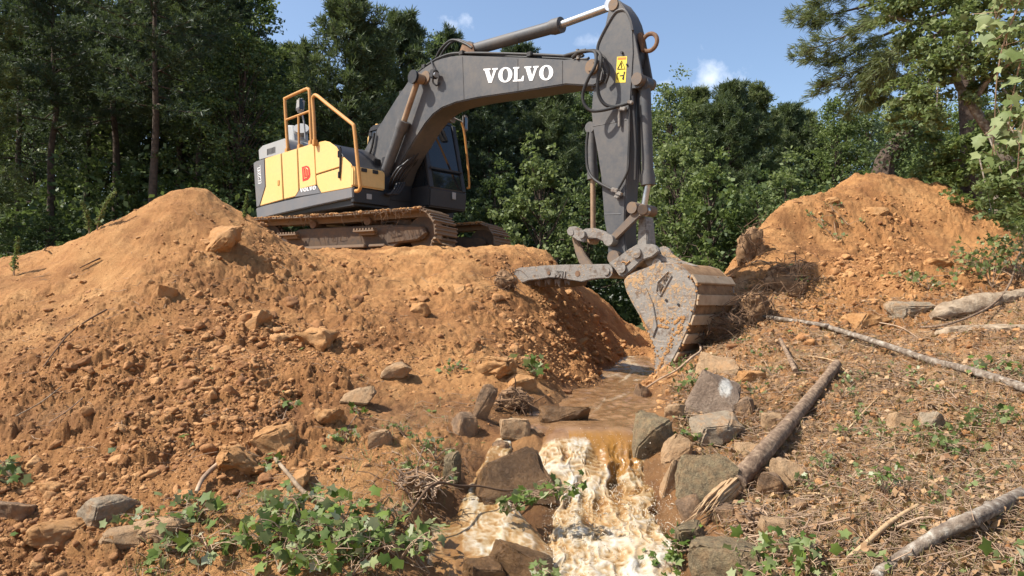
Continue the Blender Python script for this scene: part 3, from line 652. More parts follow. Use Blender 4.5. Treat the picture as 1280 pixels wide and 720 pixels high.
# hand rails
r1 = MB(); ya = -HW + .12
r1.tube([p3(*q, ya) for q in z4([(187, 305), (180, 190), (176, 112), (181, 102), (256, 68), (266, 68), (272, 80), (276, 180), (280, 274)])], .033, 10, smooth_n=4).tube([p3(*q, ya) for q in z4([(180, 188), (276, 152)])], .026, 8).tube([p3(*q, ya) for q in z4([(231, 292), (229, 168)])], .024, 8)
for q in z4([(187, 305), (236, 290), (280, 274)]): v = p3(*q, ya); r1.box(v + Vector((0, 0, -.05)), (.10, .10, .16), None, .01)
r1.build('roof_rail', M['rail'], EX, SM)
r2 = MB(); ya = -HW - .05
r2.tube([p3(*q, ya) for q in z4([(293, 278), (289, 180), (284, 110), (288, 96), (300, 92), (340, 124), (430, 196), (442, 206), (447, 222), (458, 330), (468, 430), (470, 452), (464, 464), (452, 466)])], .034, 10, smooth_n=4)
for q in ((293, 276),): v = p3(*z4([q])[0], ya); r2.box(v, (.08, .09, .12), None, .01)
r2.build('side_rail', M['rail'], EX, SM)
# cab
CB0, CB1, CBX = 0.08, 1.05, 1.42
zc0 = SKZ + .02; zct = pl(560, 139, CB0)[1]
zct = ((385 - 140) / FPX * 14.3) + EYE[2] - S0[2]
bf = MB(); bf.prism([(-.55, zc0), (CBX, zc0), (CBX + .02, zc0 + .38), (CBX - .02, zc0 + .42), (-.55, zc0 + .42)], CB0 - .02, CB1 + .02, .03, seg=2)
bf.prism([(-.55, zc0 + .38), (-.42, zc0 + .38), (-.42, zct - .1), (-.55, zct - .12)], CB0, CB1, .02); cabo = bf.build('cab', M['cab'], EX, SM)
rf = MB(); rf.prism([(-.58, zct - .14), (CBX - .32, zct - .12), (CBX - .36, zct - .02), (CBX - .5, zct + .03), (-.45, zct + .02)], CB0 - .02, CB1 + .02, .04, seg=2); rf.build('roof', M['cab'], cabo, SM)
for yy in (CB0 + .05, CB1 - .05):
    pi_ = MB(); pi_.prism([(CBX - .04, zc0 + .38), (CBX + .02, zc0 + .38), (CBX - .30, zct - .08), (CBX - .40, zct - .08)], yy - .05, yy + .05, .012); pi_.build('pillar', M['cab'], cabo, SM)
    pi_ = MB(); pi_.prism([(.25, zc0 + .38), (.34, zc0 + .38), (.30, zct - .08), (.21, zct - .08)], yy - .04, yy + .04, .01); pi_.build('pillar', M['cab'], cabo, SM)
gl = MB(); gl.prism([(CBX - .02, zc0 + .40), (CBX - .005, zc0 + .40), (CBX - .33, zct - .1), (CBX - .345, zct - .1)], CB0 + .09, CB1 - .09); gl.build('windscreen', M['glass'], cabo)
wl = MB(); wl.box((CBX - .045, (CB0 + CB1) / 2, zc0 + .78), (.03, CB1 - CB0 - .1, .035)); wl.build('windscreen_bar', M['black'], cabo)
for yy in (CB0 + .02, CB1 - .02):
    gl = MB(); gl.prism([(-.42, zc0 + .42), (CBX - .05, zc0 + .42), (CBX - .37, zct - .1), (-.42, zct - .1)], yy - .006, yy + .006); gl.build('side_window', M['glass'], cabo)
se = MB(); se.box((.35, .56, zc0 + .65), (.5, .5, .16), None, .05).box((.08, .56, zc0 + 1.05), (.16, .46, .75), None, .06).box((.02, .56, zc0 + 1.5), (.1, .28, .2), None, .04); se.build('driver_seat', M['black'], cabo, SM)
lg = MB(); lg.cyl((CBX - .30, CB0 + .3, zct + .03), (CBX - .12, CB0 + .26, zct + .0), .075, 14); lg.build('roof_lamp', M['thumbs'], cabo, SM); lg = MB(); lg.cyl((CBX - .30, CB1 - .2, zct + .03), (CBX - .16, CB1 - .2, zct + .0), .07, 14); lg.build('roof_lamp', M['thumbs'], cabo, SM)
dh = MB()
def fx(px, py, X):
    """local point on the plane X forward = X"""
    r = ray(px, py); s = ((S0 - EYE) @ FW + X) / (r @ FW); q = EYE + r * s - S0; return Vector((X, float(q @ LF), float(q[2])))
dh.tube([fx(577, 153, CBX + .08), fx(581, 170, CBX + .10), fx(586.5, 229, CBX + .12), fx(584, 235, CBX + .06)], .022, 8, smooth_n=3); dh.build('grab_rail', M['rail'], cabo, SM)
mm = MB(); v = fx(581.5, 154, CBX + .02); mm.box(v, (.06, .18, .34), Matrix.Rotation(.3, 3, 'Z'), .03).tube([v, v + Vector((-.15, -.15, .1)), v + Vector((-.3, -.25, .02))], .014, 6); mo = mm.build('wing_mirror', M['thumbs'], cabo, SM)
mg = MB(); mg.box(v + Vector((.034, -.012, -.01)), (.012, .11, .24), Matrix.Rotation(.3, 3, 'Z'), .006); mg.build('mirror_glass', M['glass'], mo)
st = MB(); v = fx(567, 245, CBX + .02); st.box((CBX + .03, v.y, v.z), (.02, .10, .14), None, .005); st.build('cab_marker', M['shell'], cabo)
# yellow engine cover seen past the boom foot
ec = MB(); a0, b0 = pl(470, 155, .5); ec.prism([(a0 - .30, b0 - .9), (a0 + .1, b0 - .9), (a0 + .12, b0 - .02), (a0 - .06, b0 + .02), (a0 - .28, b0 - .26)], .45, .8, .05, seg=2); ec.build('engine_cover', M['yellow'], EX, SM)
# pumps, valves and pipes in the gap between tank and cab
vb = MB(); vb.box((.35, -.25, SKZ + .45), (.9, .7, .5), None, .02)
for q in range(16): vb.box((random.uniform(.1, .95), random.uniform(-.58, .05), SKZ + .72 + random.uniform(-.1, .2)), (random.uniform(.08, .2), random.uniform(.08, .18), random.uniform(.1, .25)), None, .015)
vb.build('valve_block', M['black'], EX, SM)

# ---- boom
BY = -0.15; BH = 0.24
yb = BY - BH
boom_px = [(448, 199), (465, 171), (483, 142), (496, 121), (509, 103), (519, 92.5), (529, 85), (540, 78), (550, 73.5), (562, 70.5), (575, 69), (660, 72), (705, 74.5), (720, 73), (740, 75), (750, 80), (754, 90), (752, 101), (742, 107), (730, 107), (707, 105.5), (647, 115), (598, 122), (570, 128), (552, 135), (541, 143), (531, 155), (520, 172), (509, 190), (498, 210), (492, 228), (484, 238), (470, 240), (456, 232), (450, 214)]
bp = pls(boom_px, yb)
bo = MB(); bo.prism(bp, BY - BH, BY + BH, .018, seg=2); boom = bo.build('boom', M['boom'], EX, SM)
pn = MB()
for (px, py, r, e) in ((741, 84, .115, .04), (532, 97, .125, .02), (741, 84, .07, .07), (480, 226, .14, .06)):
    pn = MB(); a0, b0 = pl(px, py, yb); pn.cyl((a0, yb - e, b0), (a0, BY + BH + e, b0), r, 24); pn.build('boom_pin', M['mudsteel'], boom, SM)
for pq in ([(647.3, 74), (647.3, 114)], [(578, 71), (580, 124)], [(703, 76), (703, 105)]):
    a_, b_ = [pl(*q, yb) for q in pq]; wd = MB(); wd.tube([(a_[0], yb, a_[1]), (b_[0], yb, b_[1])], .008, 6); wd.build('weld_seam', M['boom'], boom)
# pipes along the top of the boom
pp = MB(); path = [(452, 206), (466, 178), (483, 146), (500, 117), (511, 99.5), (528, 84), (549, 71.5), (575, 67), (660, 68.8), (712, 71), (722, 69)]
for dy, off in ((-.17, 0), (-.08, -.9), (.06, -.5)):
    pp.tube([Vector((pl(a, b + off, yb)[0], BY + dy, pl(a, b + off, yb)[1] + .03)) for a, b in path], .022, 8, smooth_n=5)
for q in (3, 5, 7, 8): a, b = path[q]; u = pl(a, b, yb); pp.box((u[0], BY - .06, u[1] + .02), (.10, .34, .08), None, .01)
pp.build('boom_pipe', M['rubber'], boom, SM)
for k_, (o1, o2, yy) in enumerate(((0, 0, yb - .05), (-5, 4, yb + .05), (4, -3, yb + .02))):
    hs_ = MB(); hs_.tube([p3(a, b, yy) for a, b in [(468 + o1, 166 + o2), (463 + o1, 190), (452 + o1, 203), (440 + o1, 208 + o2), (428, 208 + o2 * .5)]], .024, 8, smooth_n=5); hs_.build('boom_hose', M['rubber'], boom, SM)
for (o, yy) in ((0, yb + .1), (5, yb + .2)):
    hs_ = MB(); hs_.tube([p3(a + o, b, yy) for a, b in [(545, 72), (552, 60), (565, 50), (580, 54), (590, 60)]], .022, 8, smooth_n=5); hs_.build('boom_hose', M['rubber'], boom, SM)
lh = MB(); a0, b0 = pl(543, 93, yb - .1); lh.box((a0, yb - .11, b0), (.13, .13, .16), Matrix.Rotation(.3, 3, 'Y'), .02).tube([p3(539, 75, yb - .01), p3(541, 83, yb - .07), p3(543, 92, yb - .1), p3(541, 102, yb - .08), p3(546, 107, yb - .04), p3(549, 103, yb - .02)], .016, 8, smooth_n=4); lho = lh.build('boom_lamp', M['black'], boom, SM)
ln = MB(); ln.cyl((a0 + .05, yb - .12, b0 - .02), (a0 + .085, yb - .125, b0 - .03), .05, 14); ln.build('lamp_lens', M['chrome'], lho)
br = MB(); br.prism(pls([(580, 69.5), (584, 58), (590, 55.5), (597, 57), (600, 69.5)], BY), BY - .14, BY - .10, .01); br.prism(pls([(580, 69.5), (584, 58), (590, 55.5), (597, 57), (600, 69.5)], BY), BY + .10, BY + .14, .01); br.build('cylinder_bracket', M['rust'], boom, SM)

def ram(name, a, g, b, rb, rr, barrel, rod):
    """hydraulic cylinder: base pin a, gland g, rod pin b"""
    a, g, b = Vector(a), Vector(g), Vector(b); d = (g - a).normalized()
    m = MB(); m.tube([a, g], rb, 20).tube([g - d * .13, g + d * .03], rb * 1.22, 20).tube([g - d * .13 - d * .05, g - d * .12], rb * 1.1, 20)
    m.cyl(a + Vector((0, -rb * .95, 0)), a + Vector((0, rb * .95, 0)), rb * 1.25, 20)
    o = m.build(name, barrel, EX, SM)
    r = MB(); r.tube([g, b], rr, 18); r.cyl(b + Vector((0, -rb * .9, 0)), b + Vector((0, rb * .9, 0)), rr * 1.75, 20); r.build('rod', rod, o, SM)
    return o
yn = yb - .13; yfar = BY + BH + .13
ba, bg_, bt = p3(478, 226, yn), p3(504.5, 153, yn), p3(523, 98, yn)
ram('boom_cylinder', ba, bg_, bt, .10, .055, M['boom'], M['bronze'])
off = Vector((0, yfar - yn, 0)); ram('boom_cylinder', ba + off, bg_ + off, bt + off, .10, .055, M['boom'], M['bronze'])
kp = MB(); kp.cyl(bt + Vector((0, -.12, 0)), bt + off + Vector((0, .12, 0)), .085, 20).cyl(bt + Vector((0, -.15, 0)), bt + Vector((0, -.1, 0)), .125, 22); kp.build('boom_knob', M['black'], EX, SM)
for q in range(5):
    o_ = q * 4.0; cp_ = MB(); cp_.tube([p3(487 + o_ * .9, 236, yn + .05 + q * .07), p3(489 + o_, 224, yn - .06 + q * .1), p3(497 + o_, 211, yn - .05 + q * .12), p3(504 + o_, 206 - q, yn + .05 + q * .1), p3(511 + o_, 200 - q * 3, yn + .1 + q * .1)], .022, 8, smooth_n=5); cp_.build('cylinder_pipe', M['black'], EX, SM)
for q in range(4):
    o_ = q * 3.0; cp_ = MB(); cp_.tube([p3(478 + o_, 240, yn - .08 + q * .05), p3(486 + o_, 243, yn - .1 + q * .05), p3(492 + o_, 238, yn + q * .05), p3(497 + o_, 228, yn + .1 + q * .05)], .022, 8, smooth_n=5); cp_.build('cylinder_pipe', M['black'], EX, SM)
ram('arm_cylinder', p3(590, 62.5, BY), p3(700, 31.5, BY), p3(767, 7, BY), .105, .06, M['boom'], M['chrome'])

# ---- arm
AH = 0.17; ya = BY - AH
arm_px = [(759, 18), (762, 3), (767, -1), (773, 0), (779, 8), (783, 14), (787.5, 24), (791, 37), (792, 66), (789, 113), (787, 147), (785, 200), (782, 240), (780, 290), (783, 318), (778, 330), (766, 332), (760, 325), (759, 296), (755, 274), (751, 220), (746.5, 190), (741, 160), (739, 140), (741, 112), (746, 66), (747.5, 54), (755, 37)]
am = MB(); am.prism(pls(arm_px, ya), BY - AH, BY + AH, .014, seg=2); arm = am.build('arm', M['boom'], EX, SM)
# raised edge flange round the head of the arm, and the pads
fl = MB(); rim = [(741, 112), (743, 86), (746, 66), (748, 54), (756, 37), (768, 17), (776, 12.5), (782, 14), (788, 25), (791, 38)]
fl.tube([p3(a, b, ya - .004) for a, b in rim], .02, 6, smooth_n=4); fl.build('arm_flange', M['boom'], arm, SM)
ear = pls([(783, 10), (790, 18), (797, 33), (801, 50), (804, 66), (808, 88), (811, 104), (806, 113), (796, 114), (790, 106), (791, 60)], BY)
for yy in (BY - .155, BY + .115):
    e_ = MB(); e_.prism(ear, yy, yy + .04, .008); e_.build('cylinder_ear', M['boom'], arm, SM)
e_ = MB(); e_.prism(pls([(783, 12), (797, 35), (802, 70), (800, 84), (790, 80), (789, 40)], BY), BY - .11, BY + .11, .01); e_.build('ear_web', M['black'], arm, SM)
hk = MB(); c_ = p3(812, 53, BY); rr_ = .125
ringp = [(Vector((c_.x + rr_ * math.cos(a), BY, c_.z + rr_ * math.sin(a)))) for a in np.linspace(-2.6, 2.9, 22)]
hk.tube(ringp, .032, 10); hk.prism(pls([(797, 44), (803, 40), (806, 62), (803, 66)], BY), BY - .04, BY + .04, .01); hk.build('lifting_eye', M['rust'], arm, SM)
pn = MB()
for (px, py, r, e) in ((767, 6, .085, .02), (797, 99, .09, .035), (772, 322, .10, .12)):
    pn = MB(); a0, b0 = pl(px, py, ya); pn.cyl((a0, ya - e, b0), (a0, BY + AH + e, b0), r, 22); pn.build('arm_pin', M['mudsteel'], arm, SM)
gd = MB(); a0, b0 = pl(778, 66, ya); gd.cyl((a0, ya - .03, b0), (a0, ya, b0), .02, 10); a0, b0 = pl(784, 81, ya); gd.cyl((a0, ya - .02, b0), (a0, ya, b0), .016, 10); gd.build('arm_bolt', M['black'], arm, SM)
wl = MB()
for pq in ([(755.5, 268), (776, 267.5)], [(741, 158), (783, 150)]):
    a_, b_ = [pl(*q, ya) for q in pq]; wl.tube([(a_[0], ya, a_[1]), (b_[0], ya, b_[1])], .006, 6)
wl.build('weld_seam', M['boom'], arm)
# hoses looping from boom to arm
ho = MB(); ho.tube([p3(a, b, y) for a, b, y in [(705, 70, ya - .04), (722, 65.5, ya - .1), (738, 63.5, ya - .17), (744.5, 67, ya - .24), (744, 82, ya - .30), (735.5, 98, ya - .32), (729, 116, ya - .30), (730, 129, ya - .28), (738, 138, ya - .24), (752, 138, ya - .18), (769, 134, ya - .09)]], .026, 10, smooth_n=6); ho.build('arm_hose', M['rubber'], EX, SM)
ho = MB(); ho.tube([p3(a, b, y) for a, b, y in [(710, 70, ya), (728, 65, ya - .08), (744, 63.5, ya - .14), (751, 70, ya - .2), (750, 85, ya - .24), (747, 104, ya - .24), (749, 120, ya - .2), (757, 131, ya - .15), (770, 133, ya - .09), (788, 128, ya - .05)]], .026, 10, smooth_n=6); ho.build('arm_hose', M['rubber'], EX, SM)
ho = MB(); ho.tube([p3(a, b, y) for a, b, y in [(750, 68, ya - .05), (757, 74, ya - .08), (761, 90, ya - .09), (757, 104, ya - .06)]], .02, 8, smooth_n=6); ho.build('arm_hose', M['rubber'], EX, SM)
ho = MB(); ho.tube([p3(a, b, y) for a, b, y in [(716, 72, yb), (724, 65, yb - .03), (732, 63, yb - .02)]], .03, 8, smooth_n=4); ho.build('arm_hose', M['rubber'], EX, SM)
ho = MB(); ho.tube([p3(a, b, y) for a, b, y in [(735, 165, ya - .01), (733, 186, ya - .02), (735, 212, ya - .04), (745, 226, ya - .06), (765, 237, ya - .05)]], .022, 8, smooth_n=6); ho.build('arm_hose', M['rubber'], EX, SM)
ho = MB(); ho.tube([p3(a, b, y) for a, b, y in [(786, 200, ya - .03), (784, 215, ya - .05), (776, 231, ya - .04), (770, 240, ya - .04)]], .018, 8, smooth_n=6); ho.build('arm_hose', M['rubber'], EX, SM)
ho = MB(); ho.tube([p3(a, b, BY) for a, b in [(798, 116), (799, 150), (799, 200), (800, 228)]], .025, 8); ho.build('arm_hose', M['rubber'], EX, SM)
ho = MB(); ho.tube([p3(a, b, ya - .02) for a, b in [(787, 130), (787, 160), (786, 200)]], .018, 8); ho.build('arm_hose', M['rubber'], EX, SM)
ho = MB(); ho.tube([p3(a, b, ya) for a, b in [(791, 120), (793, 150), (795, 185), (794, 225)]], .02, 8); ho.build('arm_hose', M['rubber'], EX, SM)
for a, b, s in ((779, 136, .06), (788, 128, .055), (772, 134, .05), (769, 238, .07), (774, 242, .06), (771, 246, .05), (725, 66, .06), (730, 64, .05)):
    v = p3(a, b, ya - .06); cl = MB(); cl.box(v, (s * 1.8, s, s), Matrix.Rotation(.3, 3, 'Y'), .012); cl.build('hose_fitting', M['thumbs'], EX, SM)
cl = MB(); cl.tube([p3(774, 136, ya - .05), p3(774, 158, ya - .04)], .02, 8); cl.build('hose_fitting', M['thumbs'], EX, SM)
cl = MB(); cl.tube([p3(722, 62, yb), p3(723, 74, yb)], .03, 8); cl.build('hose_fitting', M['thumbs'], EX, SM)
ram('bucket_cylinder', p3(806, 106, BY), p3(810, 229, BY), p3(804, 263, BY), .085, .045, M['boom'], M['chrome'])
ram('thumb_cylinder', p3(740, 160, BY), p3(741, 222, BY), p3(741.5, 300, BY), .07, .04, M['boom'], M['bronze'])

# ---- linkage, thumb, coupler, bucket
def plate(mb, px, y0, y1, bev=.012): mb.prism(pls(px, y0), y0, y1, bev, seg=2); return mb
def z8(p): return [(640 + a / 7.2, 280 + b / 7.2) for a, b in p]
lk = MB()
for y0 in (BY - .25, BY + .19):
    plate(lk, [(765, 292), (797, 258), (801, 254.5), (807, 256), (809, 263), (805, 269), (799, 271), (768, 301), (762, 303), (759, 298)], y0, y0 + .06)
lk.cyl(p3(803, 262, BY - .3), p3(803, 262, BY + .3), .07, 18)
a0 = p3(803, 262, BY); a1 = p3(762, 299, BY); lk.cyl((a0.x, BY - .29, a0.z), (a0.x, BY + .29, a0.z), .085, 20)
lk.build('bucket_link', M['mudsteel'], EX, SM)
lk = MB(); plate(lk, [(798, 272), (806, 270), (809, 300), (808, 316), (796, 312)], BY - .12, BY + .12); lk.build('push_link', M['thumbs'], EX, SM)
tl = MB()
for y0 in (BY - .24, BY + .17):
    plate(tl, z8([(490, 60), (510, 25), (560, 20), (610, 40), (640, 70), (660, 110), (650, 165), (590, 150), (540, 115), (500, 95)]), y0 - .03, y0 + .03, .01)
    plate(tl, z8([(620, 70), (650, 42), (740, 35), (830, 65), (880, 100), (900, 150), (860, 180), (820, 160), (760, 130), (650, 130), (615, 115)]), y0, y0 + .06)
tl.cyl(p3(713.5, 290.5, BY - .28), p3(713.5, 290.5, BY - .28) + Vector((0, .56, 0)), .05, 14).cyl(p3(726.5, 293, BY - .3), p3(726.5, 293, BY - .3) + Vector((0, .6, 0)), .06, 14)
c_ = p3(760, 300, BY - .32); tl.cyl(c_, c_ + Vector((0, .64, 0)), .085, 18)
tl.build('thumb_arm_link', M['thumbs'], EX, SM)
tl = MB()
for y0 in (BY - .17, BY + .11):
    plate(tl, z8([(535, 125), (560, 110), (600, 160), (650, 270), (720, 365), (700, 380), (640, 385), (600, 350), (565, 250)]), y0, y0 + .06)
tl.build('thumb_rod_link', M['mudsteel'], EX, SM)
th = MB()
thp = z8([(4, 436), (30, 408), (70, 392), (180, 383), (270, 374), (440, 366), (640, 362), (850, 360), (895, 385), (905, 440), (880, 478), (838, 488), (760, 492), (690, 505), (625, 522), (520, 505), (410, 486), (330, 484), (240, 500), (150, 508), (60, 545), (30, 500)])
for y0 in (BY - .30, BY + .22): plate(th, thp, y0, y0 + .08, .012)
plate(th, z8([(180, 392), (640, 372), (840, 372), (850, 440), (620, 490), (400, 470), (240, 485)]), BY - .22, BY + .22, .01)
tn = thp
c_ = p3(758.5, 339, BY - .36); th.cyl(c_, c_ + Vector((0, .72, 0)), .10, 20).cyl(c_ + Vector((0, -.02, 0)), c_ + Vector((0, .74, 0)), .06, 8)
thumb = th.build('thumb', M['thumbs'], EX, SM)
tt = MB()
for q in range(5):
    u = 655 + q * 12.5; plate(tt, [(u, 349), (u + 9, 347.5), (u + 6.5, 357 + q % 2 * 2), (u + 3, 353), (u + 1, 358)], BY - .22, BY + .22, .008)
tt.build('thumb_teeth', M['mudsteel'], thumb, SM)
h = MB(); a0, b0 = pl(*z8([(590, 447)])[0], BY - .30); h.cyl((a0, BY - .305, b0), (a0, BY - .28, b0), .045, 16); a0, b0 = pl(*z8([(333, 440)])[0], BY - .30); h.cyl((a0, BY - .312, b0), (a0, BY - .28, b0), .03, 14); h.build('thumb_hole', M['rust'], thumb, SM)
qc = MB()
for y0 in (BY - .36, BY + .28):
    plate(qc, zb([(388, 300), (415, 285), (455, 255), (485, 237), (540, 235), (556, 246), (562, 262), (540, 280), (505, 292), (470, 325), (442, 352), (425, 345), (410, 322)]), y0, y0 + .08, .014)
plate(qc, zb([(420, 310), (470, 265), (540, 250), (550, 265), (490, 290), (440, 335)]), BY - .28, BY + .28, .02)
for q in ((484, 266), (432, 318)): c_ = p3(*zb([q])[0], BY - .40); qc.cyl(c_, c_ + Vector((0, .8, 0)), .075, 18)
qco = qc.build('quick_coupler', M['thumbs'], EX, SM)
# bucket: two side plates, the curved shell between them, ears, straps, teeth
BW = 0.56; y0 = BY - BW; y1 = BY + BW
bside = zb([(441, 362), (452, 347), (472, 335), (515, 318), (560, 300), (605, 300), (640, 311), (668, 338), (690, 374), (696, 408), (692, 440), (682, 475), (664, 530), (640, 585), (605, 650), (572, 700), (556, 708), (548, 680), (545, 610), (536, 570), (505, 500), (470, 440), (450, 400)])
bk = MB(); bs = pls(bside, y0)
bk.prism(bs, y0, y0 + .05, .012, seg=2); bk.prism(bs, y1 - .05, y1, .012, seg=2)
back = [bs[i] for i in (2, 3, 4, 5, 6, 7, 8, 9, 10, 11, 12, 13, 14, 15)]
def shell(poly, y0, y1, th):
    m = MB(); n = len(poly); inn = []
    for i, (a, b) in enumerate(poly):
        p0 = poly[max(i - 1, 0)]; p1 = poly[min(i + 1, n - 1)]; tx, tz = p1[0] - p0[0], p1[1] - p0[1]; L = math.hypot(tx, tz) or 1
        inn.append((a + tz / L * -th, b - tx / L * -th))
    V = []
    for a, b in poly: V += [(a, y0, b), (a, y1, b)]
    for a, b in inn: V += [(a, y0, b), (a, y1, b)]
    F = []
    for i in range(n - 1):
        F.append((2 * i, 2 * i + 1, 2 * i + 3, 2 * i + 2)); j = 2 * n
        F.append((j + 2 * i, j + 2 * i + 2, j + 2 * i + 3, j + 2 * i + 1))
        F.append((2 * i, 2 * i + 2, j + 2 * i + 2, j + 2 * i)); F.append((2 * i + 1, j + 2 * i + 1, j + 2 * i + 3, 2 * i + 3))
    F.append((0, 2 * n, 2 * n + 1, 1)); e = 2 * (n - 1); F.append((e, e + 1, 2 * n + e + 1, 2 * n + e))
    m.add(V, F); return m
sh = shell(back, y0 + .052, y1 - .052, -.035); 
bucket = bk.build('bucket', M['bucket'], EX, SM)
sh.build('bucket_shell', M['wetclay'], bucket, SM)
# wear straps run across the back, clay packed between them
sdark = MB(); slight = MB()
def along(poly, s):
    L = [math.hypot(poly[i + 1][0] - poly[i][0], poly[i + 1][1] - poly[i][1]) for i in range(len(poly) - 1)]
    for i, l in enumerate(L):
        if s <= l or i == len(L) - 1:
            t_ = s / l; a, b = poly[i], poly[i + 1]; return (a[0] + (b[0] - a[0]) * t_, a[1] + (b[1] - a[1]) * t_), math.atan2(b[1] - a[1], b[0] - a[0])
        s -= l
bb = back[5:]
s_ = .10; q = 0
while s_ < 1.5:
    (a, b), an = along(bb, s_); R = Matrix.Rotation(-an, 3, 'Y')
    slight.box(Vector((a, BY, b)) + R @ Vector((0, 0, .022)), (.14, 2 * BW + .01, .035), R, .008); s_ += .27; q += 1
slight.build('wear_strap', M['strap'], bucket, SM)
cr = MB()
for q in range(110):
    a, b = along(bb, random.uniform(0, 1.9))[0]; s = random.uniform(.008, .026); bm = bmesh.new(); bmesh.ops.create_icosphere(bm, subdivisions=1, radius=s)
    for v in bm.verts: v.co *= random.uniform(.7, 1.2)
    cr.bm(bm, Matrix.Translation((a + random.uniform(-.03, .03), random.choice((y0 + random.uniform(-.01, .06), random.uniform(y0, y1))), b + random.uniform(-.02, .03))))
dpx = zb([(560, 520), (620, 505), (650, 490), (640, 530), (600, 580), (575, 640), (552, 690), (549, 610), (530, 560), (515, 510), (500, 480), (530, 500)])
for q in range(230):
    i = random.randrange(len(dpx)); j = (i + random.choice((1, 2, 3))) % len(dpx); t_ = random.random()
    u, v_ = dpx[i][0] * (1 - t_) + dpx[j][0] * t_, dpx[i][1] * (1 - t_) + dpx[j][1] * t_
    a, b = pl(u, v_, y0); s = random.uniform(.006, .022); bm = bmesh.new(); bmesh.ops.create_icosphere(bm, subdivisions=1, radius=s)
    for v in bm.verts: v.co = Vector((v.co.x * random.uniform(.8, 1.6), v.co.y * .4, v.co.z * random.uniform(.8, 1.6)))
    cr.bm(bm, Matrix.Translation((a, y0 - .004, b)))
cr.build('clay_crust', M['claylump'], bucket, SM)['kind'] = 'stuff'
rb = MB(); rb.prism(pls(zb([(446, 366), (462, 343), (490, 350), (520, 385), (545, 440), (560, 520), (545, 560), (520, 515), (490, 455), (458, 400)]), y0), y0 - .022, y0 - .001, .008)
rb.build('side_cutter', M['bucket'], bucket, SM)
er = MB()
for yy in (BY - .24, BY + .16):
    plate(er, zb([(505, 298), (525, 282), (560, 268), (590, 285), (640, 300), (600, 315), (540, 325)]), yy, yy + .08, .014)
    plate(er, zb([(562, 247), (580, 242), (600, 252), (606, 268), (640, 292), (700, 312), (640, 318), (585, 300)]), yy + .12, yy + .17, .012)
c_ = p3(*zb([(556, 303)])[0], BY - .30); er.cyl(c_, c_ + Vector((0, .6, 0)), .07, 18)
er.build('bucket_ear', M['bucket'], bucket, SM)
pn = MB()
for q in ((500, 423), (590, 330 + 100), (632, 445)):
    a0, b0 = pl(*zb([q])[0], y0); pn.cyl((a0, y0 - .012, b0), (a0, y0 + .01, b0), .018, 10)
pn.build('plate_bolt', M['black'], bucket, SM)
tip, an = bs[16], math.atan2(bs[16][1] - bs[14][1], bs[16][0] - bs[14][0])
for q in range(5):
    yy = y0 + .1 + q * (2 * BW - .2) / 4; R = Matrix.Rotation(-an, 3, 'Y')
    mm_ = MB(); mm_.prism([(0, -.035), (.22, 0), (0, .045)], -.045, .045, .008)
    m = MB(); m.box(Vector((tip[0], yy, tip[1])) + R @ Vector((-.05, 0, .03)), (.22, .10, .09), R, .02)
    m.add([Vector((tip[0], yy, tip[1])) + R @ (Vector(v) + Vector((.05, 0, .03))) for v in mm_.V], mm_.F)
    m.build('bucket_tooth', M['bucket'], bucket, SM)

# ---- lettering and decals
STROKE = {'E': [[(1, 0), (0, 0), (0, 1), (1, 1)], [(0, .5), (.8, .5)]], 'C': [[(1, .12), (.8, 0), (.2, 0), (0, .15), (0, .85), (.2, 1), (.8, 1), (1, .88)]], '2': [[(0, .85), (.2, 1), (.8, 1), (1, .8), (1, .62), (0, 0), (1, 0)]],
          '0': [[(.2, 0), (0, .2), (0, .8), (.2, 1), (.8, 1), (1, .8), (1, .2), (.8, 0), (.2, 0)]], 'L': [[(0, 1), (0, 0), (1, 0)]], 'A': [[(0, 0), (.5, 1), (1, 0)], [(.2, .38), (.8, .38)]], 'M': [[(0, 0), (.1, 1), (.5, .3), (.9, 1), (1, 0)]], 'I': [[(.5, 0), (.5, 1)]]}
def serif_V(): return [[(-.02, 1), (-.02, .9), (.07, .88), (.36, 0), (.58, 0), (.88, .88), (.98, .9), (.98, 1), (.60, 1), (.60, .9), (.70, .87), (.545, .33), (.37, .88), (.47, .9), (.47, 1)]]
def serif_L(): return [[(.02, 1), (.02, .9), (.12, .88), (.12, .12), (.02, .10), (.02, 0), (.86, 0), (.90, .36), (.80, .37), (.66, .13), (.38, .12), (.38, .88), (.50, .9), (.50, 1)]]
def ringO():
    o = [(.5 + .5 * math.cos(a), .5 + .53 * math.sin(a)) for a in np.linspace(0, 2 * PI, 33)[:-1]]; i = [(.5 + .21 * math.cos(a), .5 + .42 * math.sin(a)) for a in np.linspace(0, 2 * PI, 33)[:-1]]
    return o, i
def quadmap(c):   # c: photo corners bottom-left, bottom-right, top-right, top-left
    def f(u, v, yl):
        x = (1 - v) * ((1 - u) * c[0][0] + u * c[1][0]) + v * ((1 - u) * c[3][0] + u * c[2][0])
        y = (1 - v) * ((1 - u) * c[0][1] + u * c[1][1]) + v * ((1 - u) * c[3][1] + u * c[2][1])
        return pl(x, y, yl)
    return f
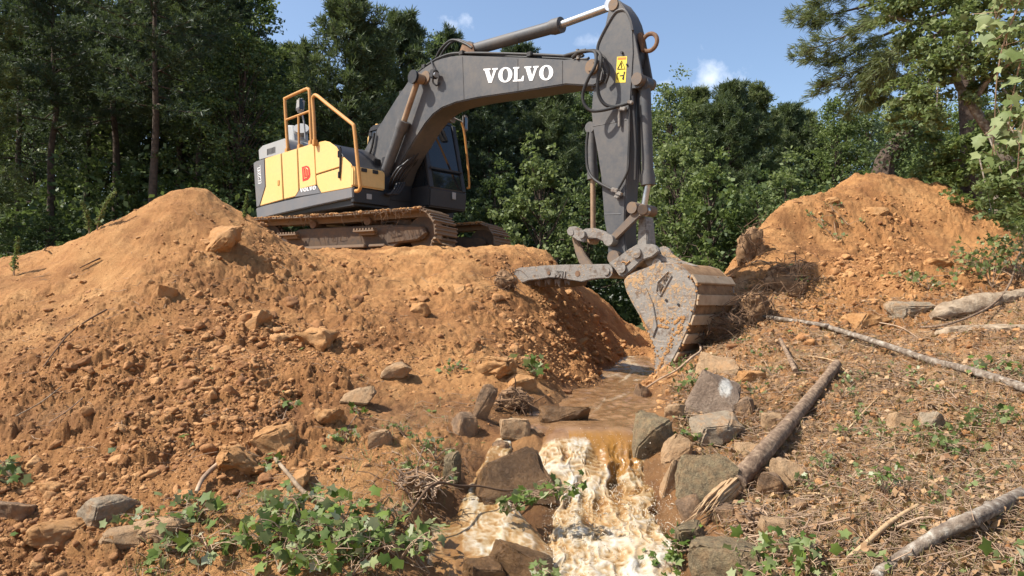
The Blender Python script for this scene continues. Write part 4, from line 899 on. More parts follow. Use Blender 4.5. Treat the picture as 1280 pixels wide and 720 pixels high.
def word_volvo(corners, yl, parent, gap=.035, th=.006):
    f = quadmap(corners); m = MB(); ws = {'V': 1.02, 'O': 1.0, 'L': .80}; word = 'VOLVO'; tot = sum(ws[c] for c in word) + gap * 4; u = 0
    for c in word:
        wd_ = ws[c] / tot
        if c == 'O':
            o, i = ringO(); n = len(o); V = []
            for (a, b) in o + i:
                q = f(u + a * wd_, b, yl); V.append((q[0], yl - th, q[1]))
            F = [(k_, (k_ + 1) % n, n + (k_ + 1) % n, n + k_) for k_ in range(n)]
            V2 = [(a, yl + .002, b) for a, _, b in V]; s = 2 * n
            F += [(k_, s + k_, s + (k_ + 1) % n, (k_ + 1) % n) for k_ in range(n)] + [(n + k_, n + (k_ + 1) % n, s + n + (k_ + 1) % n, s + n + k_) for k_ in range(n)]
            m.add(V + V2, F)
        else:
            for poly in (serif_V() if c == 'V' else serif_L()):
                m.prism([f(u + a * wd_ * (1.12 if c == 'L' else 1), b, yl) for a, b in poly], yl - th, yl + .002)
        u += wd_ + gap / tot
    return m.build('lettering', M['white'], parent)
def word_stroke(word, corners, yl, mat, parent, r, gap=.35, sq=.3):
    f = quadmap(corners); m = MB(); n = len(word); cw_ = 1 / (n + gap * (n - 1))
    for i_, c in enumerate(word):
        for st_ in STROKE[c]:
            pts = [f((i_ * (1 + gap) + a) * cw_, b, yl) for a, b in st_]
            for (a, b), (c2, d2) in zip(pts[:-1], pts[1:]):
                L = math.hypot(c2 - a, d2 - b); an = math.atan2(d2 - b, c2 - a)
                m.box(((a + c2) / 2, yl, (b + d2) / 2), (L + r * 1.6, r * 2 * sq, r * 2), Matrix.Rotation(-an, 3, 'Y'))
    return m.build('lettering', mat, parent)
word_volvo([(604.5, 104), (691.5, 99.5), (692, 81.5), (605, 86)], yb, boom)
word_volvo(z4([(236, 471), (297, 459), (297, 444), (235, 457)]), -HW - .003, lp, th=.004)
word_stroke('EC220EL', z4([(83, 434), (79, 366), (68, 369), (72, 437)]), -HW - .004, M['white'], EX, .0065)
word_stroke('AMI', z8([(385, 468), (488, 470), (492, 432), (395, 425)]), BY - .303, M['thumbs'], thumb, .012, .25, 1.0)
word_stroke('AM', zb([(572, 412), (602, 352), (588, 338), (556, 378)]), y0 - .004, M['underbody'], bucket, .010, .3, 1.0)
lgm = MB(); fr_ = pls(zb([(570, 414), (608, 346), (598, 330), (560, 368), (556, 400)]), y0)
lgm.tube([(a, y0 - .004, b) for a, b in fr_ + fr_[:1]], .014, 6); lgm.build('emblem_rim', M['bucket'], bucket)
# coupler emblem: a small raised arrow-like badge
em = MB(); em.tube([(pl(*q, BY - .362)[0], BY - .364, pl(*q, BY - .362)[1]) for q in zb([(432, 322), (428, 308), (440, 296), (452, 300), (448, 310), (436, 320), (464, 294)])], .013, 6); em.build('emblem', M['claylump'], qco)
# red D badge on the engine door
f = quadmap(z4([(246, 428), (278, 418), (272, 363), (243, 372)]))
dm = MB(); Dp = [(0, 0), (.62, 0), (.92, .14), (1, .32), (1, .70), (.9, .88), (.62, 1), (0, 1)]
dm.prism([f(a, b, -HW) for a, b in Dp], -HW - .006, -HW - .001); dbo = dm.build('red_badge', M['red'], EX)
dm = MB()
for st_ in ([(.24, .16), (.24, .84), (.6, .84), (.78, .7), (.78, .3), (.6, .16), (.24, .16)], [(.5, .3), (.5, .8)]):
    dm.tube([(f(a, b, -HW)[0], -HW - .006, f(a, b, -HW)[1]) for a, b in st_], .008, 6)
dm.build('badge_line', M['yellow'], dbo)
# warning decal on the arm
f = quadmap([(769.5, 103.5), (782, 103), (784, 70.5), (771.5, 71)])
def fa(poly, th, mat, name, parent): m = MB(); m.prism([f(a, b, ya) for a, b in poly], ya - th, ya - .0005); return m.build(name, mat, parent)
stk = fa([(0, 0), (1, 0), (1, 1), (0, 1)], .003, M['sticker'], 'warning_decal', arm)
fa([(.08, .88), (.92, .88), (.92, .97), (.08, .97)], .005, M['orange'], 'decal_band', stk)
dm = MB()
for st_ in ([(.12, .52), (.5, .84), (.88, .52), (.12, .52)], [(.5, .75), (.45, .66), (.55, .64), (.48, .56)], [(.2, .12), (.12, .18), (.12, .36), (.3, .38)], [(.8, .1), (.8, .42)], [(.4, .26), (.8, .28)], [(.68, .12), (.75, .24), (.88, .4)]):
    dm.tube([(f(a, b, ya)[0], ya - .004, f(a, b, ya)[1]) for a, b in st_], .008, 5)
dm.build('decal_symbol', M['black'], stk)
# ------------------------------------------------------------------ the stream: pool, fall, side fall, spray
def water_mat():
    k = NT('muddy water')
    fo = k.attr('foam')
    n1 = k.noise(5, 5, 0.6); n2 = k.noise(26, 6, 0.7, dist=0.6); n3 = k.noise(90, 3, 0.6)
    f = k.math('ADD', fo, k.math('MULTIPLY', k.math('SUBTRACT', n2, 0.5), .7))
    mask = k.fr(f, 0.20, 0.75)
    wat = k.ramp(n1, [(0.35, (0.15, 0.075, 0.032)), (0.6, (0.25, 0.14, 0.068))])
    amb = k.mix(k.attr('amber'), wat, (0.25, 0.115, 0.018))
    foam = k.ramp(k.math('ADD', k.math('MULTIPLY', k.attr('crest'), 0.75), k.math('MULTIPLY', n2, 0.25)), [(0.12, (0.12, 0.062, 0.02)), (0.32, (0.23, 0.138, 0.052)), (0.52, (0.32, 0.235, 0.13)), (0.70, (0.385, 0.325, 0.235)), (0.88, (0.46, 0.42, 0.35))])
    gold = k.fr(k.noise(3.2, 4, .6), .42, .62); foam = k.mix(k.math('MULTIPLY', gold, .55), foam, k.mix(1.0, foam, (0.92, 0.62, 0.27), 'MULTIPLY'))
    k.color(k.mix(mask, amb, foam)); k.rough(k.fr(mask, 0, 1, 0.06, 0.5))
    k.b.inputs['IOR'].default_value = 1.33; k.b.inputs['Specular IOR Level'].default_value = 0.5
    k.l(k.math('MULTIPLY', mask, .2), k.b.inputs['Subsurface Weight']); k.b.inputs['Subsurface Radius'].default_value = (1.0, .75, .5); k.b.inputs['Subsurface Scale'].default_value = 0.05
    a = k.bump(k.noise(22, 4, 0.6), 0.30, 0.02); k.bump(n2, 0.12, 0.01, a)
    return k.m
M['water'] = water_mat()
def sm0(a, b, x): t_ = np.clip((x - a) / (b - a), 0, 1); return t_ * t_ * (3 - 2 * t_)
CY = [6.3, 6.9, 7.6, 9.4, 11, 12.5, 14.5, 18, 24]; CX = [.715, .715, .74, 1.2, 1.75, 2.15, 2.8, 3.5, 4.0]; CWD = [.47, .62, .85, 1.0, 1.1, 1.3, 1.5, 2.0, 5.0]
yy = np.concatenate([np.linspace(6.6, 9.5, 170), np.linspace(9.52, 15, 140), np.linspace(15.1, 26, 40)]); ss = np.linspace(-1, 1, 130)
WX = np.interp(yy, CY, CX)[:, None] + ss[None] * np.interp(yy, CY, CWD)[:, None]; WY = np.repeat(yy[:, None], len(ss), 1)
x_, y_ = WX.ravel(), WY.ravel()
wz = ZW + 0.012 * fbm2(x_ * 5, y_ * 3, 3, 201) + 0.018 * fbm2(x_ * 12, y_ * 9, 3, 205)
rise = sm0(10.8, 14.2, y_) * .27
wz += rise
wz -= np.clip((6.85 - y_) / .25, 0, 1) ** 2 * 0.06
gz_ = ground_full(x_, y_)[0]
streak = np.exp(-((x_ - np.interp(y_, [6.5, 7.4, 8.4, 9.4, 12], [.62, .66, 1.05, 1.5, 2.1])) / (.03 + .05 * np.abs(np.sin(y_ * 3)))) ** 2) * .5 * np.clip(0.4 + fbm2(x_ * 3, y_ * 3, 2, 230) * 2.2, 0, 1)
streak += np.exp(-((x_ - np.interp(y_, [6.5, 8, 10, 12], [.55, .95, 1.35, 2.0])) / .03) ** 2) * .4
shore = np.clip(1 - np.abs(wz - gz_) / 0.02, 0, 1) * .2
churn = np.clip((y_ - 10.4) / 1.2, 0, 1) * (0.22 + 0.4 * np.clip(fbm2(x_ * 2.5, y_ * 2, 3, 215) * 2, 0, 1))
nr_, nc_ = WX.shape; ii = (np.arange(nr_ - 1)[:, None] * nc_ + np.arange(nc_ - 1)[None]).ravel()
o = link('stream_water', mesh_np('stream_water', np.stack([x_, y_, wz], 1), np.stack([ii, ii + 1, ii + nc_ + 1, ii + nc_], 1), M['water'], True, attrs={'foam': np.clip(streak + shore + churn* 1.15, 0, .75) - .12, 'crest': np.full(len(x_), .75), 'amber': np.zeros(len(x_))}))
tag(o, 'brown muddy stream water running through the cut', kind='structure')

def flow(name, rows, na, foamf, amp, seed, label, nper=26):
    """rows: y, z(from eye), x left, x right"""
    R = np.array(rows, float); n = (len(R) - 1) * nper + 1; s = np.linspace(0, len(R) - 1, n)
    q = [np.interp(s, np.arange(len(R)), R[:, j]) for j in range(4)]
    for j in range(4):
        kk = np.ones(nper) / nper; pad = np.pad(q[j], nper // 2, mode='edge'); q[j] = np.convolve(pad, kk, 'same')[nper // 2:nper // 2 + n]
    u = np.linspace(-1, 1, na)
    Y = np.repeat(q[0][:, None], na, 1); Z = np.repeat(q[1][:, None], na, 1) + EYE[2]
    X = (q[2] + q[3])[:, None] / 2 + u[None] * (q[3] - q[2])[:, None] / 2
    Z = Z - 0.10 * np.abs(u[None]) ** 6
    p = np.stack([X.ravel(), Y.ravel(), Z.ravel()], 1)
    A = amp(s / (len(R) - 1))[:, None] * np.ones(na)[None]; A = A.ravel()
    wp = p + 0.10 * np.stack([noise3(p * 5, seed + 40), noise3(p * 5, seed + 41), noise3(p * 5, seed + 42)], 1)
    st = wp * np.array([1, .26, .26])
    rid = 1 - 2 * np.abs(noise3(st * 7, seed)); rid2 = 1 - 2 * np.abs(noise3(st * 16, seed + 7)); lac = 1 - 2 * np.abs(noise3(wp * 34, seed + 9)); bl = noise3(p * np.array([3.2, 1.8, 1.8]), seed + 3)
    rid3 = 1 - 2 * np.abs(noise3(wp * 26, seed + 8))
    d = 0.50 * rid + 0.30 * rid2 + 0.12 * rid3 + 0.05 * lac + 1.2 * bl + .4 * noise3(p * 8, seed + 12)
    cr = .40 * rid + .38 * rid2 + .34 * rid3 + .24 * lac + .5 * bl + .25 * noise3(p * 60, seed + 31)
    nv = np.array([0, -.5, .86])
    lat = 0.5 * fbm3(p * 9, 2, seed + 20)
    p = p + (A * (d - .35))[:, None] * nv + (A * lat)[:, None] * np.array([1, 0, 0])
    fo, am = foamf(X.ravel(), Y.ravel(), s.repeat(na) / (len(R) - 1), np.tile(u, n))
    fo = fo * (0.14 + 0.30 * rid + 0.30 * rid2 + 0.26 * rid3 + 0.22 * lac + .9 * bl)
    ii = (np.arange(n - 1)[:, None] * na + np.arange(na - 1)[None]).ravel()
    o = link(name, mesh_np(name, p, np.stack([ii, ii + na, ii + na + 1, ii + 1], 1), M['water'], True, attrs={'crest': np.clip((cr - np.percentile(cr, 4)) / (np.percentile(cr, 97) - np.percentile(cr, 4)), 0, 1), 'foam': np.clip(fo, 0, 1.2), 'amber': np.clip(am, 0, 1)}))
    return tag(o, label, kind='structure')
def sm(a, b, x): t_ = np.clip((x - a) / (b - a), 0, 1); return t_ * t_ * (3 - 2 * t_)
def main_foam(X, Y, s, u):
    start = 6.42 - 0.26 * sm(.62, .82, X) * (1 - sm(1.02, 1.2, X))
    fo = sm(start + .06, start - .10, Y) * (1.08 - 0.22 * sm(5.6, 4.8, Y)) + .25 * noise2(X * 5, Y * 2.2, 301)
    return fo * (Y < 6.7), sm(6.62, 6.42, Y) * (X > .5) * (.55 + .8 * np.abs(noise2(X * 16, Y * 2, 77)))
flow('waterfall', [(6.95, -1.066, .25, 1.20), (6.75, -1.068, .25, 1.20), (6.54, -1.085, .25, 1.18), (6.38, -1.15, .23, 1.2), (6.24, -1.30, .20, 1.24), (6.10, -1.44, .20, 1.42), (5.85, -1.54, .24, 1.56), (5.4, -1.63, .24, 1.54), (5.0, -1.71, .12, 1.40), (4.6, -1.80, -.05, 1.18), (4.2, -1.91, -.15, 1.05), (3.5, -2.10, -.05, .9)], 260, main_foam,
     lambda s: 0.010 + 0.115 * sm(.24, .40, s) * (1 - .15 * sm(.5, .9, s)), 400, 'foaming tan water tumbling over the breach')
def side_foam(X, Y, s, u): return .78 + .55 * noise2(X * 5, Y * 2.4, 311) - .22 * sm(.5, .75, s), 0.3 * np.ones_like(X)
flow('side_waterfall', [(7.15, -1.07, -.06, .12), (6.9, -1.09, -.10, .08), (6.4, -1.20, -.20, .02), (6.0, -1.36, -.34, -.05), (5.6, -1.50, -.52, .05), (5.2, -1.61, -.78, .30), (4.8, -1.70, -.85, .45), (4.3, -1.83, -.75, .5), (3.6, -2.05, -.5, .5)], 120, side_foam,
     lambda s: 0.015 + 0.045 * sm(.1, .3, s), 450, 'white side stream sliding between wet stones')
# flying drops
bm0 = bmesh.new(); bmesh.ops.create_icosphere(bm0, subdivisions=1, radius=1); IV = np.array([v.co[:] for v in bm0.verts]); IF = np.array([[v.index for v in f.verts] for f in bm0.faces]); bm0.free()
n = 5000; yv = RNG.uniform(4.3, 6.35, n); rows = np.array([(6.72, -1.078), (6.38, -1.15), (6.24, -1.30), (6.10, -1.44), (5.85, -1.54), (5.4, -1.63), (5.0, -1.71), (4.2, -1.91)])
zv = np.interp(yv, rows[::-1, 0], rows[::-1, 1]) + EYE[2] + RNG.uniform(.03, .26, n) * RNG.random(n) ** 1.3
c = np.stack([.22 + RNG.random(n) * 1.1, yv, zv], 1); r = RNG.uniform(.001, .0032, n) * (1 + (RNG.random(n) > .95))
V = (c[:, None] + IV[None] * r[:, None, None]).reshape(-1, 3); F = (IF[None] + (np.arange(n) * len(IV))[:, None, None]).reshape(-1, 3)
# thrown strands: short tapering arcs lifted off the froth
m = 420; yv = RNG.uniform(4.4, 6.0, m); xv = .3 + RNG.random(m) * .95; zv = np.interp(yv, rows[::-1, 0], rows[::-1, 1]) + EYE[2] + RNG.uniform(.0, .10, m)
v0 = np.stack([RNG.normal(size=m) * .5, -RNG.uniform(.1, .9, m), RNG.uniform(.2, 1.0, m)], 1); tt_ = np.linspace(0, 1, 5) * .07
arc = np.stack([xv, yv, zv], 1)[:, None] + v0[:, None] * tt_[None, :, None] * RNG.uniform(.35, 1, (m, 1, 1)); arc[:, :, 2] -= 4.9 * tt_[None] ** 2 * 2; arc += RNG.normal(size=arc.shape) * .004
rr0 = RNG.uniform(.0012, .0042, m)[:, None] * np.array([.6, 1, .8, .9, .15])[None]
ring = np.stack([arc + rr0[..., None] * np.array(o_) for o_ in ((1, 0, 0), (-.5, 0, .87), (-.5, 0, -.87))], 2).reshape(m, 15, 3)
fs = np.array([(i * 3 + q, i * 3 + (q + 1) % 3, (i + 1) * 3 + (q + 1) % 3) for i in range(4) for q in range(3)] + [(i * 3 + q, (i + 1) * 3 + (q + 1) % 3, (i + 1) * 3 + q) for i in range(4) for q in range(3)])
F = np.concatenate([F, (fs[None] + (np.arange(m) * 15)[:, None, None]).reshape(-1, 3) + len(V)]); V = np.concatenate([V, ring.reshape(-1, 3)])
k = NT('spray drops'); k.color((.60, .51, .38)); k.rough(.15); M['spray'] = k.m
tag(link('spray', mesh_np('spray', V, F, M['spray'], True)), 'pale drops thrown up by the falling water', kind='stuff')
# ------------------------------------------------------------------ stones, slabs and big clay lumps, one object each
def rock_mesh(name, size, seed, mat, angular=0.7, detail=3, disp=0.06):
    rg = np.random.default_rng(seed)
    bm = bmesh.new()
    n = 16 if angular > .5 else 30
    for _ in range(n):
        v = rg.normal(size=3); v /= np.linalg.norm(v)
        e = 0.55 if angular > .5 else 1.0
        v = np.sign(v) * np.abs(v) ** e; v *= rg.uniform(.8, 1.05) / max(1e-6, np.abs(v).max() ** .7)
        bm.verts.new(v * 0.5)
    r = bmesh.ops.convex_hull(bm, input=bm.verts)
    bmesh.ops.delete(bm, geom=[g for g in r['geom_interior'] if isinstance(g, bmesh.types.BMVert)], context='VERTS')
    bmesh.ops.dissolve_limit(bm, angle_limit=.2, verts=bm.verts, edges=bm.edges)
    bmesh.ops.bevel(bm, geom=list(bm.edges), offset=.045 if angular > .5 else .12, segments=2, affect='EDGES', clamp_overlap=True)
    bmesh.ops.triangulate(bm, faces=bm.faces)
    for _ in range(detail):
        ed = [e for e in bm.edges if e.calc_length() > .11 / (1 + .5 * _)]
        if ed: bmesh.ops.subdivide_edges(bm, edges=ed, cuts=1); bmesh.ops.triangulate(bm, faces=bm.faces)
    V = np.array([v.co[:] for v in bm.verts]); bm.normal_update(); N = np.array([v.normal[:] for v in bm.verts])
    F = np.array([[v.index for v in f.verts] for f in bm.faces]); bm.free()
    off = rg.uniform(0, 50, 3)
    d = disp * (1.2 * fbm3(V * 2.6 + off, 3, seed % 97) + .55 * fbm3(V * 8 + off, 3, seed % 89))
    V = (V + N * d[:, None]) * np.array(size)
    me = mesh_np(name, V, F, mat, True); me.set_sharp_from_angle(angle=math.radians(38 if angular > .5 else 60)); return me

def rock(px, py, w, h, mat, label, name='rock', cat='rock', angular=.7, depth=.9, roll=0, yaw=None, pitch=0, sink=.38, seed=None, group=None, at=None, disp=.06, dz=0):
    """a stone about w x h photo pixels across, seated on the slope where its lower part shows"""
    seed = seed or int(px * 7 + py * 13)
    p = hit(px, py + h * .32) if at is None else Vector(P(px, py + h * .32, at)); s = p.y / FPX
    W, Hh = w * s, h * s
    o = link(name, rock_mesh(name, (W, W * depth, Hh), seed, M[mat], angular, disp=disp))
    o.location = p + Vector((0, W * depth * .22, Hh * (.40 - sink) * math.cos(math.radians(roll)) + dz))
    o.rotation_euler = (math.radians(pitch), math.radians(roll), math.radians(yaw if yaw is not None else random.uniform(-30, 30)))
    return tag(o, label, cat, group)

for a in [
    # round the fall
    dict(px=893, py=492, w=66, h=88, mat='scraperock', label='big brown slab leaning beside the fall with a white scrape on it', roll=18, pitch=-25, depth=.45, sink=.2, yaw=-8),
    dict(px=889, py=541, w=88, h=36, mat='greyrock', label='long pale rimmed slab lying flat below the big leaning slab', roll=-4, depth=.8, sink=.1, yaw=8, dz=.02),
    dict(px=822, py=535, w=62, h=80, seed=77, mat='mossrock', label='mossy tan stone standing at the right end of the fall lip', roll=14, depth=.7, sink=.35, yaw=10),
    dict(px=884, py=600, w=86, h=92, mat='mossrock', label='wide grey speckled slab upright below the pale rimmed slab', roll=6, pitch=-12, depth=.5, sink=.25, yaw=-4),
    dict(px=842, py=590, w=26, h=66, mat='tanrock', label='narrow wet tan stone between the fall and the speckled slab', roll=12, depth=.9, sink=.3),
    dict(px=966, py=606, w=38, h=40, mat='brownrock', label='small sharp edged brown stone below the broken log', roll=10, sink=.2),
    dict(px=642, py=604, w=122, h=100, mat='wetrock', label='large wet brown boulder splitting the falls', roll=-14, seed=5, depth=.7, sink=.25, yaw=12, at=5.75),
    dict(px=706, py=508, w=66, h=24, mat='wetrock', label='low wet stone ledge at the left end of the fall lip', depth=.5, sink=.3, yaw=4, at=7.0, dz=-.05),
    dict(px=644, py=533, w=42, h=34, mat='tanrock', label='squat tan stone where the side stream starts', sink=.3),
    dict(px=565, py=587, w=24, h=58, mat='mossrock', label='upright mossy grey post like stone left of the side stream', depth=.9, roll=-5, sink=.2),
    dict(px=604, py=502, w=26, h=66, mat='brownrock', label='tall thin brown slab leaning over the dark hollow', roll=18, depth=.9, sink=.2),
    dict(px=578, py=527, w=38, h=42, mat='brownrock', label='brown stone at the foot of the thin leaning slab', sink=.3),
    dict(px=652, py=698, w=92, h=66, mat='wetrock', label='wet boulder in front of the fall at the picture bottom', roll=15, depth=.7, sink=.35, at=4.7),
    dict(px=610, py=712, w=54, h=40, mat='wetrock', label='low wet stone in the side stream under the dark branch', sink=.35, at=4.6),
    dict(px=912, py=694, w=96, h=64, mat='mossrock', label='broad mossy stone at the foot of the right bank', sink=.35),
    dict(px=970, py=660, w=40, h=38, mat='tanrock', label='tan stone above the broad mossy stone', sink=.3),
    dict(px=990, py=590, w=44, h=52, mat='tanrock', label='pale tan stone right of the sharp edged brown stone', sink=.3),
    dict(px=967, py=526, w=28, h=26, mat='tanrock', label='little tan stone left of the broken log', sink=.25),
    dict(px=898, py=455, w=54, h=36, mat='tanrock', label='light tan stone under the bucket above the big leaning slab', sink=.3, roll=10),
    dict(px=808, py=486, w=24, h=40, mat='brownrock', label='narrow brown stone just under the bucket tip', sink=.3, roll=-8, at=9.0),
    dict(px=1128, py=527, w=32, h=38, mat='tanrock', label='upright tan stone of a pair on the littered bank', sink=.25, roll=12),
    dict(px=1170, py=523, w=38, h=34, mat='greyrock', label='rounded grey stone of a pair on the littered bank', angular=.3, sink=.25),
    dict(px=1148, py=385, w=72, h=30, mat='greyrock', label='flat grey slab at the left end of the weathered logs', depth=.6, sink=.2, roll=-6),
    dict(px=848, py=556, w=38, h=46, mat='tanrock', label='tan stone behind the narrow wet stone, right of the mossy lip stone', roll=16, sink=.3),
    dict(px=866, py=664, w=44, h=40, mat='mossrock', label='mossy stone at the water edge above the bottom right sprig', sink=.3, roll=-10),
    dict(px=868, py=632, w=34, h=44, mat='brownrock', label='dark stone wedged at the foot of the speckled slab', sink=.3, roll=-14),
    dict(px=930, py=505, w=34, h=40, mat='brownrock', label='brown stone behind the pale rimmed slab, by the broken log', sink=.35, roll=9),
    dict(px=936, py=560, w=30, h=26, mat='tanrock', label='tan stone between the pale rimmed slab and the broken log', sink=.3),
    dict(px=940, py=470, w=34, h=22, mat='claylump', label='clay lump up the bank from the leaning slab', sink=.3, disp=.1),
    dict(px=846, py=512, w=26, h=24, mat='tanrock', label='small tan stone on top of the mossy lip stone', sink=.3),
    dict(px=1000, py=630, w=26, h=20, mat='brownrock', label='small brown stone below the pale tan stone', sink=.3),
    dict(px=905, py=640, w=30, h=26, mat='brownrock', label='small stone above the broad mossy stone', sink=.3),
    dict(px=672, py=540, w=22, h=18, mat='brownrock', label='little stone between the squat tan stone and the fall', sink=.3, at=6.6),
    dict(px=628, py=556, w=26, h=26, mat='brownrock', label='brown stone behind the large wet boulder', sink=.3),
    # left bank
    dict(px=294, py=568, w=58, h=46, mat='claylump', label='big pale orange clay lump, left of a touching pair', sink=.25, roll=-10, disp=.16),
    dict(px=342, py=545, w=58, h=46, mat='claylump', label='orange clay lump, right of a touching pair', sink=.3, disp=.16),
    dict(px=132, py=640, w=78, h=50, mat='greyrock', label='rounded grey brown boulder among the clods at lower left', angular=.3, sink=.25),
    dict(px=196, py=660, w=76, h=46, mat='tanrock', label='smooth tan slab right of the rounded grey boulder', angular=.3, sink=.3, roll=-12),
    dict(px=152, py=672, w=64, h=30, mat='tanrock', label='flat tan stone under the rounded grey boulder', angular=.3, sink=.25),
    dict(px=444, py=498, w=50, h=26, mat='tanrock', label='flat tan slab tilted on the clod slope', roll=-28, depth=.6, sink=.2),
    dict(px=272, py=298, w=48, h=46, mat='claylump', label='big clay lump near the top of the left mound', sink=.15, disp=.1),
    dict(px=206, py=362, w=30, h=22, mat='claylump', label='small clay lump halfway up the left mound', sink=.25, disp=.1),
    dict(px=390, py=422, w=48, h=38, mat='claylump', label='clay lump in the middle of the clod slope', sink=.2, disp=.12),
    dict(px=315, py=398, w=40, h=30, mat='claylump', label='clay lump above a dark hollow on the clod slope', sink=.25, disp=.12),
    dict(px=493, py=462, w=42, h=24, mat='tanrock', label='tan stone with a sharp shadow on the berm face', sink=.2, roll=-30, angular=.3),
    dict(px=14, py=636, w=44, h=30, mat='brownrock', label='brown stone at the left edge among green leaves', sink=.3),
    dict(px=60, py=664, w=70, h=40, mat='claylump', label='rough clay lump at the lower left edge', sink=.3, disp=.1),
    dict(px=60, py=612, w=34, h=26, mat='claylump', label='small clay lump above the rough one at lower left', sink=.3, disp=.1),
    dict(px=526, py=385, w=26, h=20, mat='claylump', label='lower of two loose clods on the smooth berm face', sink=.2, disp=.1),
    dict(px=571, py=359, w=26, h=20, mat='claylump', label='upper of two loose clods on the smooth berm face', sink=.2, disp=.1),
    dict(px=410, py=520, w=36, h=28, mat='claylump', label='clay lump left of the flat tan slab on the slope', sink=.25, disp=.1),
    dict(px=372, py=596, w=34, h=28, mat='claylump', label='clay lump by the pale curved stick', sink=.25, disp=.1),
    dict(px=478, py=545, w=34, h=30, mat='tanrock', label='tan stone with leaves beside it on the lower berm', sink=.3),
    dict(px=618, py=455, w=54, h=34, mat='claylump', label='gnarled clay lump over the dark hollow by the stream', sink=.25, disp=.16),
    dict(px=652, py=478, w=40, h=30, mat='claylump', label='clay lump at the stream edge beside a green sprig', sink=.3, disp=.12),
    # right mound
    dict(px=1085, py=398, w=56, h=24, mat='claylump', label='pale clay slab at the foot of the right mound', sink=.3, disp=.1),
    dict(px=1175, py=328, w=36, h=20, mat='claylump', label='clay lump low on the right mound face', sink=.3, disp=.12),
    dict(px=1095, py=262, w=30, h=18, mat='claylump', label='clay lump near the top of the right mound', sink=.3, disp=.12),
    dict(px=1040, py=250, w=24, h=14, mat='claylump', label='small clay lump on the left shoulder of the right mound', sink=.3, disp=.12),
]: rock(**a)
# white scrape on the leaning slab
# ------------------------------------------------------------------ loose clods: far too many to count
def scatter_px(n, poly_fn, dmin=3.4, dmax=16):
    pass
bm0 = bmesh.new(); bmesh.ops.create_icosphere(bm0, subdivisions=2, radius=1); IV2 = np.array([v.co[:] for v in bm0.verts]); IF2 = np.array([[v.index for v in f.verts] for f in bm0.faces]); bm0.free()
n = 260000
th = RNG.uniform(-.80, .80, n); d = 3.3 * (14.5 / 3.3) ** RNG.random(n); X = th * d; Y = d
z, ro, li = ground_full(X, Y)
dens = np.clip(ro * 1.2 - .10, 0.09, 1) ** 1.3
patch = np.clip(fbm2(X * 1.3, Y * 1.3, 2, 505) * 2.2 + .6, .2, 1)
inwater = (np.abs(X - np.interp(Y, [3, 6.4, 7.2, 9.4, 11, 12.5, 14.5, 18], [.55, .7, .75, 1.2, 1.75, 2.15, 2.8, 3.5])) < .85) & (z < np.where(Y > 6.4, ZW + .01, EYE[2] - 1.2))
keep = (RNG.random(n) < dens * patch) & ~inwater
X, Y, z, ro = X[keep], Y[keep], z[keep], ro[keep]; n = len(X)
r = 0.0085 / (RNG.random(n) ** .55 + .07); r = np.clip(r, .006, .085) * (.5 + .5 * ro); r *= np.clip(Y / 6.5, .7, 1.5)
def clods(sel, iv, iF, amp):
    n = int(sel.sum())
    Q = RNG.normal(size=(n, 3, 3)); Q, _ = np.linalg.qr(Q)
    sc_ = RNG.uniform(.6, 1.3, (n, 1, 3)) * r[sel][:, None, None]
    base = np.repeat(iv[None], n, 0)
    pn_ = RNG.normal(size=(n, 9, 3)); pn_ /= np.linalg.norm(pn_, axis=2, keepdims=True); pd = RNG.uniform(.35, .85, (n, 1, 9))      # chipped by random planes
    dt = np.einsum('nvi,nki->nvk', base, pn_); lim = np.where(dt > 1e-3, pd / np.maximum(dt, 1e-3), 9).min(2, keepdims=True)
    base = base * np.minimum(lim, 1.0)
    off = RNG.uniform(0, 100, (n, 1, 3))
    nz_ = fbm3((base * 1.9 + off).reshape(-1, 3), 2, 3).reshape(n, -1, 1)
    base = base * (1 + amp * 1.1 * nz_ + RNG.uniform(-amp * .22, amp * .22, nz_.shape))
    V = np.einsum('nij,nvj->nvi', Q, base * sc_); V[:, :, 2] *= .8
    V += np.stack([X[sel], Y[sel], z[sel] - r[sel] * .05], 1)[:, None]
    return V.reshape(-1, 3), (iF[None] + (np.arange(n) * len(iv))[:, None, None]).reshape(-1, 3)
bm0 = bmesh.new(); bmesh.ops.create_icosphere(bm0, subdivisions=3, radius=1); IV3 = np.array([v.co[:] for v in bm0.verts]); IF3 = np.array([[v.index for v in f.verts] for f in bm0.faces]); bm0.free()
bigc = r > .019; huge = r > .045
V0, F0 = clods(huge, IV3, IF3, .40); V1, F1 = clods(bigc & ~huge, IV2, IF2, .42); V2, F2 = clods(~bigc, IV, IF, .5)
V = np.concatenate([V0, V1, V2]); F = np.concatenate([F0, F1 + len(V0), F2 + len(V0) + len(V1)])
k = NT('clod clay'); g = k.n('ShaderNodeNewGeometry'); f = k.math('ADD', k.math('MULTIPLY', k.noise(2.5, 5), .75), k.math('MULTIPLY', g.outputs['Random Per Island'], .25))
k.color(k.ramp(f, [(.3, (.22, .092, .031)), (.5, (.38, .178, .062)), (.68, (.51, .275, .11))])); k.rough(.92); n1 = k.bump(k.noise(28, 7, .75), .8, .03); k.bump(k.noise(110, 5, .7), .6, .008, n1); M['clod'] = k.m
o = link('dirt_clods', mesh_np('dirt_clods', V, F, M['clod'], False)); tag(o, 'loose orange clods of clay strewn over the slopes', kind='stuff')
print('clods', n, bigc.sum())
